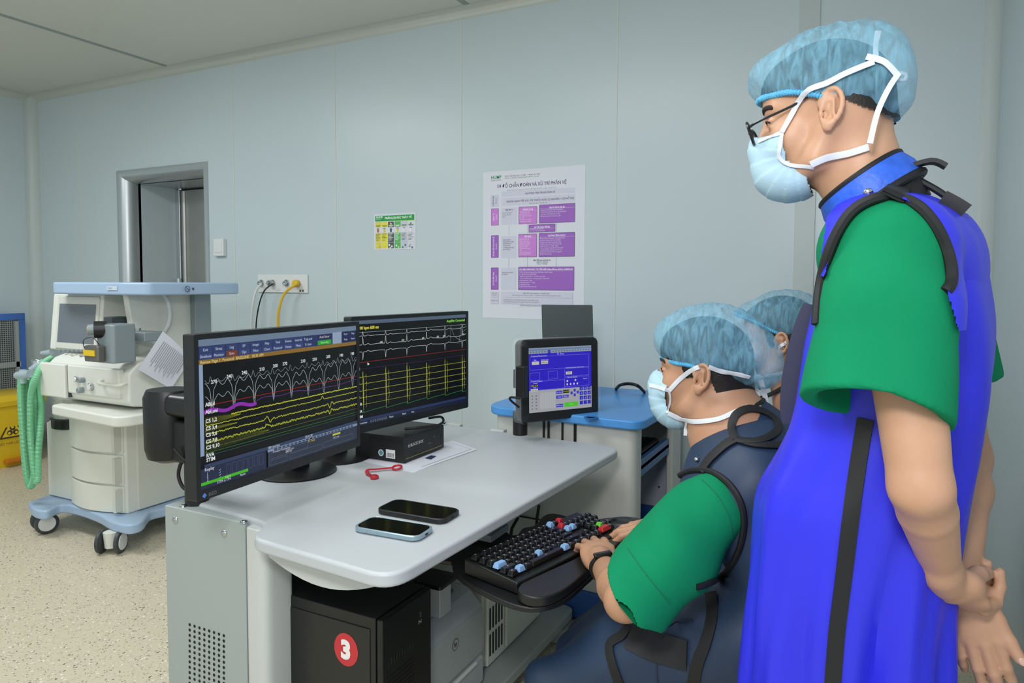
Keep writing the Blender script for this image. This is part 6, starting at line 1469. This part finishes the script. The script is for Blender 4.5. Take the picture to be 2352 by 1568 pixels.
make_mask(HS, [((.070, 0, -.076), (.050, .058, .047)), ((.094, 0, -.055), (.031, .046, .046)), ((.066, 0, -.036), (.046, .068, .040)), ((.050, 0, -.092), (.042, .054, .032)), ((.100, 0, -.026), (.028, .034, .034))], [(.026, -.13), (.030, -.105), (.034, -.080), (.060, -.060), (.062, -.02), (.060, .01)], [(.05, -.016), (.09, -.012), (.13, -.002)], mkS)
bh = bvh_of([body]+list(cpS.children)+list(mkS.children)+[o for o in S_.children if o.name.startswith('thyroid') or o.name.startswith('scrub')])
for nm, pxs, wd in (('upper_tie', [(1796, 304), (1815, 270), (1850, 212), (1900, 190), (1950, 165), (2008, 142)], .0085), ('upper_tie', [(1990, 130), (2030, 142), (2060, 172)], .009), ('lower_tie', [(1862, 378), (1900, 362), (1950, 352), (1995, 338)], .0105), ('rear_tie', [(2064, 168), (2040, 205), (2015, 260), (1998, 330)], .008)):
    strap(nm, bh, pxs, wd, M_maskw, mkS, .005, .0015, back=1.5, it=3) if nm != 'rear_tie' else obj(nm, MB().ribbon(crom([PD(a, b, 1.035) for a, b in pxs], 5), (EYE-PD(2040, 205, 1.035)).normalized(), wd, .0015), M_maskw, mkS, smooth=True)
rk = PD(2015, 135, 1.15); obj('tie_end', MB().ribbon([PD(2012, 140, 1.04), PD(2011, 105, 1.06), PD(2017, 72, 1.08)], (EYE-rk).normalized(), [.008, .007, .009], .0012), M_maskw, mkS)
lp = [PD(a, b, 1.06) for a, b in ((2058, 172), (2068, 168), (2080, 172), (2078, 183), (2064, 184), (2054, 176))]; obj('tie_knot', MB().tube(crom(lp, 4), .003, 8), M_maskw, mkS, smooth=True)
strap('mask_edge', bh, [(1797, 303), (1792, 335), (1790, 360), (1812, 378), (1850, 382), (1870, 385)], .006, M_maskw, mkS, .003, .001)
strap('mask_edge', bh, [(1742, 325), (1765, 316), (1797, 304)], .007, M_maskw, mkS, .003, .001)
gl = tag(bpy.data.objects.new('glasses', None), None, None); C.objects.link(gl); gl.parent = S_; gl.location = Vector(HS.p(.10, 0, .01))-wloc(S_)
M_gf = mat('glasses_frame', '15161a', .25); M_len = mat('glasses_lens', 'C8D0D4', .05, alpha=.25)
for y in (-1, 1):
    c0 = HS.p(.117, .033*y, -.002); ex_, ez_ = HS.R @ Vector((-.08, 1*y, 0)).normalized()*.023, HS.R @ Vector((.22, 0, .97))*.019
    pts = [c0+ex_*math.cos(t)+ez_*math.sin(t) for t in [2*math.pi*k/24 for k in range(25)]]
    obj('rim', MB().tube(pts, .0026, 8), M_gf, gl, smooth=True); obj('lens', MB().add([tuple(p) for p in pts[:-1]], [tuple(range(24))]), M_len, gl)
    obj('temple_arm', MB().tube(crom([HS.p(.113, .058*y, .006), HS.p(.095, .067*y, .010), HS.p(.045, .0725*y, .022), HS.p(.005, .0775*y, .036), HS.p(-.012, .078*y, .030)], 5), [.0032]+[.0022]*20, 8), M_gf, gl, smooth=True)
obj('bridge', MB().tube([HS.p(.119, -.011, .002), HS.p(.123, 0, .006), HS.p(.119, .011, .002)], .002, 8), M_gf, gl, smooth=True)
# trousers and shoes below the apron
mb = MB()
for y in (1.16, 1.31): obj('trouser_leg', MB().loft(loft_rings([(-.02, y, .66, .07, .075), (-.01, y, .50, .075, .078), (.04, y, .25, .07, .075), (.04, y, .05, .065, .07)], 28, 4, 2)), M_green, S_, smooth=True); shoe(S_, .02, y, (-1, -.05, 0), M_white)

# ================================================================ SEATED MAN AT THE KEYBOARD
A_P = person('person', 'seated man in green scrubs and navy apron typing at the keyboard, face in profile', (-.1, 1.6, 0))
ear = PY(1612, 872, 1.545); HA = Head((ear.x-.012, 1.62, ear.z), (-1, .0, .01), (0, 0, 1))
F = Field((-.70, 1.16, .50), (.10, 1.98, 1.28), .003)
HA.build(F); nb = PY(1690, 1000, 1.60); nb = Vector((nb.x, 1.60, nb.z))
F.cone(HA.p(-.035, 0, -.01), nb, .058, .064, .03); F.cone(HA.p(.012, 0, -.06), nb+Vector((-.045, 0, -.02)), .036, .045, .025)
sh = PY(1632, 1175, 1.43); el = PY(1436, 1378, 1.265); wr = PY(1386, 1298, 1.475)
F.cone(nb, sh+Vector((0, .02, 0)), .05, .05, .03); F.cone(sh, el, .050, .037, .008)
F.ell(el+Vector((-.002, 0, -.004)), (.036, .038, .034), None, .015); F.cone(el, el.lerp(wr, .35), .038, .0395, .008); F.cone(el.lerp(wr, .35), wr, .0395, .0255, .008)
hd = PZ(1352, 1222, .71)-wr; tipsA = hand(F, wr+hd.normalized()*.004, hd, (.10, -.30, .95), -1, ((22, 38, 25), (20, 36, 24), (20, 36, 24), (22, 36, 24)), (9, 3, -4, -12), S=1.02, tdir=hd.normalized()*.75+Vector((.45, .25, -.30)))
# the far arm reaches to the mouse
rsA = Vector((sh.x-.01, 1.77, sh.z)); relA = Vector((-.13, 1.85, .72)); mh = PZ(1552, 1216, .70)
F.cone(nb, rsA, .05, .05, .03); F.cone(rsA, relA, .050, .041, .02); F.cone(relA, mh, .041, .026, .02)
hd2 = PZ(1415, 1203, .70)-mh; tipsB = hand(F, mh, hd2, (.05, -.10, 1), 1, ((22, 22, 14), (18, 22, 14), (18, 22, 16), (20, 26, 16)), (6, 2, -3, -9), tdir=hd2.normalized()*.8+Vector((.0, -.55, -.2)))
F.cone(nb, (-.03, 1.6, .56), .09, .11, .05)
bodyA = field_obj('body', F, M_skin2, A_P, 1); HA.face_extras(A_P); nails(tipsA, A_P, (0, 1, 2, 3)); nails(tipsB, A_P, (0, 1))
# wrist band
wq = wr.lerp(el, .10); wd_ = (el-wr).normalized(); wx, wy, wz = basis(wd_, (.05, -.4, .9)); wt = tag(bpy.data.objects.new('fitness_band', None), None, None); C.objects.link(wt); wt.parent = A_P; wt.location = wq-wloc(A_P)
ring = [[tuple(wq+wx*o_+wy*.0325*math.cos(t)+wz*.0275*math.sin(t)) for t in [2*math.pi*k/32 for k in range(32)]] for o_ in (-.009, .009)]
obj('band', MB().loft([ring[0], [tuple(Vector(p)*1.0+(Vector(p)-wq).normalized()*.003) for p in ring[0]], [tuple(Vector(p)+(Vector(p)-wq).normalized()*.003) for p in ring[1]], ring[1]], False, False), M_rub, wt, smooth=True)
mb = MB(); mb.M = Matrix(((wy.x, wx.x, wz.x, 0), (wy.y, wx.y, wz.y, 0), (wy.z, wx.z, wz.z, 0), (0, 0, 0, 1))); mb.M.translation = wq+wz*.030; mb.box(-.021, .021, -.0105, .0105, -.003, .006); obj('watch_body', mb, mat('watch_glass', '0a0b0c', .1), wt, bevel=.004, seg=3)
# scrub shirt
lo, hi = (-.55, 1.20, .45), (.25, 2.0, 1.10); Ft = Field(lo, hi, .0045); Fs = Field(lo, hi, .0045)
hA, hB = PY(1420, 1292, 1.30), PY(1520, 1418, 1.30); hc = (hA+hB)/2; ax_ = (hc-sh).normalized()
Fs.cone(sh+Vector((-.005, 0, 0)), sh.lerp(hc, .5), .076, .084, .03); Fs.cone(sh.lerp(hc, .5), hc+ax_*.05, .084, .080, .02)
pn = Vector((hA-hB)).cross(Vector((0, 1, 0))); pn = pn if pn.dot(sh-hc) > 0 else -pn
Fs.plane(hc, pn.normalized()+Vector((0, .02, 0))); Fs.cone(sh.lerp(hc, .86), hc+ax_*.1, .058, .066, .008, 'cut')
def foldsA(X_, Y_, Z_): return (.0036*np.sin(45*X_+30*Z_)+.0016*np.sin(60*Y_-35*Z_+2)).astype(np.float32)
Fs.ripple(foldsA)
Ft.cone((sh.x+.02, 1.46, sh.z+.012), (sh.x+.02, 1.76, sh.z+.012), .062, .062, .04); Ft.cone(nb, (sh.x+.06, 1.6, .90), .075, .11, .04); Ft.cone((sh.x+.06, 1.6, .86), (.0, 1.6, .58), .14, .14, .05)
Fr = Field(lo, hi, .0045); Fr.cone(rsA, rsA.lerp(relA, .8), .075, .08, .02); Ft.g = np.minimum(Ft.g, Fr.g)
h_ = np.clip(.5+.5*(Ft.g-Fs.g)/.02, 0, 1); Ft.g = (Ft.g*(1-h_)+Fs.g*h_-.02*h_*(1-h_)).astype(np.float32)
shirtA = field_obj('scrub_shirt', Ft, M_green, A_P, 4)
# navy apron: chest, back and the lap it spreads over
lo, hi = (-.80, 1.14, .30), (.34, 2.04, 1.08); F = Field(lo, hi, .006)
F.cone((sh.x-.015, 1.50, sh.z+.005), (sh.x-.015, 1.74, sh.z+.005), .070, .070, .04); F.ell((sh.x+.06, 1.6, .90), (.155, .20, .135), None, .04)
bk = PY(1790, 1080, 1.6); F.cone((sh.x+.085, 1.6, .88), (.02, 1.6, .62), .150, .165, .06); F.cone((sh.x+.06, 1.50, .86), (.0, 1.50, .60), .105, .135, .05)
F.cone((sh.x+.06, 1.7, .86), (.0, 1.7, .60), .105, .135, .05); F.cone(nb+Vector((.02, 0, -.03)), (sh.x+.05, 1.6, .9), .062, .12, .03)
for y in (1.50, 1.72):
    F.cone((.02, y, .57), (-.38, y-.03, .545), .112, .092, .05); F.cone((-.38, y-.03, .545), (-.61, y-.09, .43), .092, .060, .04)
F.cone((-.05, 1.60, .59), (-.40, 1.58, .545), .10, .092, .06); F.cone((-.40, 1.58, .545), (-.60, 1.53, .44), .092, .06, .06)
F.ell((-.18, 1.50, .60), (.20, .12, .09), None, .06)
def foldsN(X_, Y_, Z_): return (.006*np.sin(20*X_+14*Z_+2*np.sin(9*Y_))+.004*np.sin(33*X_-22*Z_+5*Y_)).astype(np.float32)
F.ripple(foldsN)
apA = field_obj('apron', F, M_navy, A_P, 2)
ba = bvh_of([apA, shirtA, bodyA])
piping('armhole_binding', ba, [(1560, 1092), (1590, 1080), (1630, 1082), (1668, 1105), (1695, 1140), (1708, 1180), (1706, 1230), (1690, 1280), (1660, 1320), (1620, 1342), (1600, 1348)], .0065, M_trim, A_P, .003)
strap('shoulder_strap', ba, [(1610, 1082), (1632, 1052), (1665, 1022), (1690, 1008)], .024, M_trim, A_P, .006, .003)
strap('shoulder_strap', ba, [(1690, 1008), (1735, 1020), (1790, 1022), (1830, 1015)], .016, M_trim, A_P, .006, .003)
strap('side_strap', ba, [(1632, 1360), (1636, 1410), (1622, 1470), (1600, 1530), (1590, 1590)], .024, M_trim, A_P, .004, .002)
strap('side_strap', ba, [(1444, 1436), (1428, 1458), (1400, 1480), (1408, 1530), (1430, 1590)], .020, M_trim, A_P, .004, .002)
M_st = mat('sleeve_stitching', '0B6A48', .9)
strap('stitch_line', ba, [(1441, 1258), (1470, 1300), (1505, 1345), (1540, 1388)], .0018, M_st, A_P, .0012, .0004)
strap('stitch_line', ba, [(1612, 1100), (1650, 1140), (1676, 1190), (1684, 1240)], .0018, M_st, A_P, .0012, .0004)
strap('velcro_patch', ba, [(1445, 1455), (1490, 1478), (1530, 1492), (1578, 1505)], .058, M_trim, A_P, .005, .002)
pkt = [(1530, 1425), (1575, 1418), (1610, 1435)]
strap('pocket_seam', ba, [(1512, 1590), (1508, 1520), (1520, 1460), (1550, 1430), (1590, 1424)], .004, mat('seam_dark', '1a2740', .6), A_P, .002, .001)
p_, n_ = drape(ba, [(1600, 1055), (1601, 1056)], .010); obj('buckle', MB().ell(p_[0], .006, .004, .005, 8), M_chrome, A_P, smooth=True)
# navy collar piece with black edge around the neck
cA, cB = PY(1586, 1012, 1.53), PY(1745, 940, 1.53); cc = (cA+cB)/2; cc.y = 1.61; ux_ = cB-cA; ux_.y = 0; La = ux_.length/2; ux_.normalize(); nz_ = Vector((-ux_.z, 0, ux_.x))
a0, b0 = La, .080
obj('neck_collar', MB().loft([col_ring(-.05, a0+.03, b0+.03), col_ring(-.02, a0+.016, b0+.014), col_ring(.004, a0+.003, b0+.002), col_ring(.010, a0-.004, b0-.004), col_ring(-.01, a0-.010, b0-.010)], False, False), M_navy, A_P, smooth=True)
pts = col_ring(.007, a0, b0); pts.append(pts[0]); obj('collar_binding', MB().tube(pts, .0055, 8), M_trim, A_P, smooth=True)
bn_ = bvh_of([apA, shirtA, bodyA]+[o for o in A_P.children if o.name.startswith('neck_collar')])
strap('collar_loop', bn_, [(1690, 1010), (1680, 980), (1692, 950), (1725, 938), (1765, 950), (1788, 975), (1775, 998), (1740, 1012), (1700, 1012)], .016, M_trim, A_P, .008, .003)
# cap, hair, mask
cpA = tag(bpy.data.objects.new('bouffant_cap', None), None, None); C.objects.link(cpA); cpA.parent = A_P; cpA.location = Vector(HA.o)-wloc(A_P)
make_cap(HA, [((-.018, 0, .042), (.110, .088, .058)), ((-.018, 0, .085), (.120, .090, .082)), ((-.105, 0, .050), (.062, .080, .068)), ((.055, 0, .082), (.062, .074, .056)), ((-.140, 0, .022), (.030, .05, .040))], [(-.19, -.03), (-.12, -.032), (-.07, -.024), (-.03, .01), (0, .028), (.05, .032), (.13, .042)], cpA)
make_hair(HA, A_P, lambda x, y, z: (z > np.interp(x, [-.16, -.10, -.075, -.05, -.038, -.03, .0, .008, .030, .036, .06, .12], [-.092, -.095, -.085, -.055, -.02, .0, .02, .0, -.002, .03, .036, .042])), .005)
mkA = tag(bpy.data.objects.new('surgical_mask', None), None, None); C.objects.link(mkA); mkA.parent = A_P; mkA.location = Vector(HA.p(.08, 0, -.06))-wloc(A_P)
make_mask(HA, [((.066, 0, -.080), (.050, .056, .046)), ((.094, 0, -.052), (.031, .045, .046)), ((.062, 0, -.036), (.044, .067, .038)), ((.098, 0, -.026), (.030, .034, .034)), ((.058, 0, -.100), (.034, .046, .030))], [(.026, -.14), (.028, -.11), (.034, -.095), (.066, -.078), (.072, -.05), (.064, -.01), (.062, .02)], [(.05, -.006), (.09, .004), (.13, .012)], mkA)
bh = bvh_of([bodyA]+list(cpA.children)+list(mkA.children)+[o for o in A_P.children if o.name.startswith('neck_collar') or o.name.startswith('hair')])
strap('upper_tie', bh, [(1537, 897), (1560, 872), (1585, 852), (1606, 842)], .010, M_maskw, mkA, .004, .0015)
strap('upper_tie', bh, [(1628, 842), (1655, 852), (1690, 858), (1722, 866)], .010, M_maskw, mkA, .006, .0015)
strap('lower_tie', bh, [(1534, 948), (1565, 962), (1600, 968), (1650, 962), (1690, 945), (1718, 934)], .0105, M_maskw, mkA, .005, .0015)
strap('mask_edge', bh, [(1492, 884), (1515, 890), (1537, 897)], .009, M_maskw, mkA, .003, .001)
strap('mask_edge', bh, [(1537, 897), (1540, 920), (1532, 948)], .006, M_maskw, mkA, .003, .001)
strap('mask_edge', bh, [(1577, 965), (1575, 985), (1574, 1000)], .008, M_maskw, mkA, .003, .001)
dd = (bodyA, )
def hang(pxs, w_, dep, par): P_ = crom([PD(a, b, dep) for a, b in pxs], 5); obj('tie_end', MB().ribbon(P_, [(EYE-p).normalized() for p in P_], w_, .0012), M_maskw, par)
hang([(1733, 888), (1740, 905), (1734, 920)], .010, 1.56, mkA); hang([(1747, 872), (1755, 900), (1762, 935), (1770, 955)], .011, 1.56, mkA); hang([(1722, 932), (1740, 938), (1750, 955), (1742, 963), (1733, 950), (1726, 934)], .006, 1.53, mkA)
# legs, shoes, stool
obj('trouser_leg', MB().tube([(-.1, 1.72, .53), (-.48, 1.70, .52), (-.57, 1.68, .42), (-.55, 1.70, .08)], [.07, .065, .06, .06], 20), M_green, A_P, smooth=True)
obj('trouser_leg', MB().tube([(-.1, 1.50, .54), (-.40, 1.46, .51), (-.52, 1.43, .40), (-.46, 1.44, .08)], [.07, .060, .055, .055], 20), M_green, A_P, smooth=True)
shoe(A_P, -.54, 1.70, (-1, 0, 0), M_white); shoe(A_P, -.45, 1.44, (-1, 0, 0), M_white)
st = thing('stool', 'round black swivel stool mostly hidden beneath the seated man in green', 'stool', (.0, 1.6, 0))
obj('seat', MB().lathe((.02, 1.6, 0), [(.16, .40), (.18, .42), (.18, .45), (.15, .465)], 32), M_black, st, smooth=True); obj('column', MB().cyl((.02, 1.6, .06), (.02, 1.6, .40), .025, 16), M_chrome, st, smooth=True)
for k in range(5): t = 2*math.pi*k/5; q = Vector((.02+.21*math.cos(t), 1.6+.21*math.sin(t), .07)); obj('leg', MB().tube([(.02, 1.6, .10), tuple(q)], [.02, .014], 10), M_black, st, smooth=True); obj('castor', MB().cyl(q+Vector((-.012, 0, -.044)), q+Vector((.012, 0, -.044)), .025, 16), M_castor, st, smooth=True)

# ================================================================ THIRD MAN, SEATED BEHIND
C_P = person('person', 'man in navy apron and blue cap sitting behind the typing man, face mostly hidden', (-.12, 2.03, 0))
ear = PY(1810, 806, 2.02); HC = Head((ear.x-.025, 2.10, ear.z+.012), (-1, .05, -.14), (0, 0, 1), 1.0)
F = Field((-.50, 1.78, .60), (.14, 2.40, 1.36), .0035); HC.build(F); nb = Vector((HC.o.x+.07, 2.10, 1.01)); F.cone(HC.p(-.035, 0, -.01), nb, .056, .062, .03); F.cone(HC.p(.01, 0, -.06), nb+Vector((-.04, 0, 0)), .034, .045, .02)
F.cone(nb, (nb.x+.04, 2.10, .7), .08, .11, .04); bodyC = field_obj('body', F, M_skin2, C_P, 1); HC.face_extras(C_P)
cpC = tag(bpy.data.objects.new('bouffant_cap', None), None, None); C.objects.link(cpC); cpC.parent = C_P; cpC.location = Vector(HC.o)-wloc(C_P)
make_cap(HC, [((-.010, 0, .055), (.108, .087, .065)), ((-.012, 0, .074), (.114, .086, .078)), ((-.075, 0, .045), (.045, .070, .062)), ((.075, 0, .082), (.052, .064, .042))], [(-.14, -.035), (-.06, -.01), (-.02, .025), (0, .038), (.05, .072), (.12, .105)], cpC)
make_hair(HC, C_P, lambda x, y, z: (z > np.interp(x, [-.1, -.04, -.03, .0, .008, .024, .03, .07, .12], [-.055, -.055, .0, .02, -.005, 0, .045, .085, .105])), .005)
mkC = tag(bpy.data.objects.new('surgical_mask', None), None, None); C.objects.link(mkC); mkC.parent = C_P; mkC.location = Vector(HC.p(.08, 0, -.06))-wloc(C_P)
make_mask(HC, [((.066, 0, -.080), (.050, .056, .046)), ((.094, 0, -.052), (.031, .045, .046)), ((.062, 0, -.036), (.044, .067, .038)), ((.098, 0, -.026), (.030, .034, .034))], [(.03, -.14), (.034, -.09), (.066, -.07), (.064, -.01), (.062, .02)], [(.05, -.006), (.13, .012)], mkC, .004)
bc = bvh_of([bodyC]+list(cpC.children)+list(mkC.children))
strap('upper_tie', bc, [(1787, 800), (1797, 792), (1806, 786)], .009, M_maskw, mkC, .004, .0015); strap('lower_tie', bc, [(1758, 864), (1790, 858), (1812, 850), (1826, 842)], .009, M_maskw, mkC, .004, .0015)
lo, hi = (-.46, 1.73, .42), (.30, 2.35, 1.10); Ft = Field(lo, hi, .006); zz = .94
Ft.cone((nb.x+.03, 1.97, zz), (nb.x+.03, 2.23, zz), .066, .066, .04); Ft.cone(nb+Vector((.01, 0, -.0)), (nb.x+.04, 2.10, .85), .066, .14, .03); Ft.cone((nb.x+.05, 2.10, .84), (nb.x+.10, 2.10, .55), .14, .15, .04); Ft.ell((nb.x+.03, 2.10, .86), (.13, .185, .13), None, .04)
apC = field_obj('apron', Ft, M_navy, C_P, 1)
lo, hi = (-.54, 1.68, .42), (.30, 2.5, 1.05); Ft = Field(lo, hi, .006)
for y, d in ((1.96, -1), (2.24, 1)): Ft.cone((nb.x+.03, y, zz-.015), (nb.x-.04, y+.02*d, .74), .062, .075, .02)
obj_s = field_obj('scrub_shirt', Ft, M_green, C_P, 1)
F = Field((-.60, 1.78, .55), (.1, 2.5, .85), .005)
for y, d in ((1.96, -1), (2.24, 1)):
    e_ = Vector((nb.x-.05, y+.02*d, .72)); w2 = Vector((nb.x-.14, y-.03*d, .64)); F.cone(e_, w2, .04, .028, .02); hand(F, w2, (-.6, -.8*d, -.1), (0, 0, 1), d, ((20, 30, 20),)*4)
obj('forearms', MB(), M_skin2, C_P) if 0 else None
fa = field_obj('arm', F, M_skin2, C_P, 1)
bc = bvh_of([apC, bodyC])
strap('neck_binding', bc, [(1700, 925), (1745, 915), (1790, 895), (1822, 870)], .012, M_trim, C_P, .004, .002)
obj('lanyard_bead', MB().ell(PD(1828, 878, 1.90), .006, .006, .010, 8), M_red, C_P, smooth=True)
for y in (2.02, 2.18):
    obj('trouser_leg', MB().tube([(.0, y, .52), (-.40, y, .53), (-.43, y, .46), (-.40, y, .08)], [.10, .078, .07, .06], 18), M_navy, C_P, smooth=True); shoe(C_P, -.40, y, (-1, 0, 0), M_white)
st2 = copy_tree(st); st2.location = (.05, 2.12, 0); tag(st2, 'black swivel stool beneath the man sitting farthest back', 'stool')

for o in list(C.objects):
    if o.parent is None and 'category' in o and 'group' not in o:
        g = {'desk_monitor': 'widescreen monitors on the desk', 'smartphone': 'smartphones on the desk', 'stool': 'stools under the seated men', 'paper_sheet': 'papers under the black box'}.get(o.name.split('.')[0])
        if g: o['group'] = g
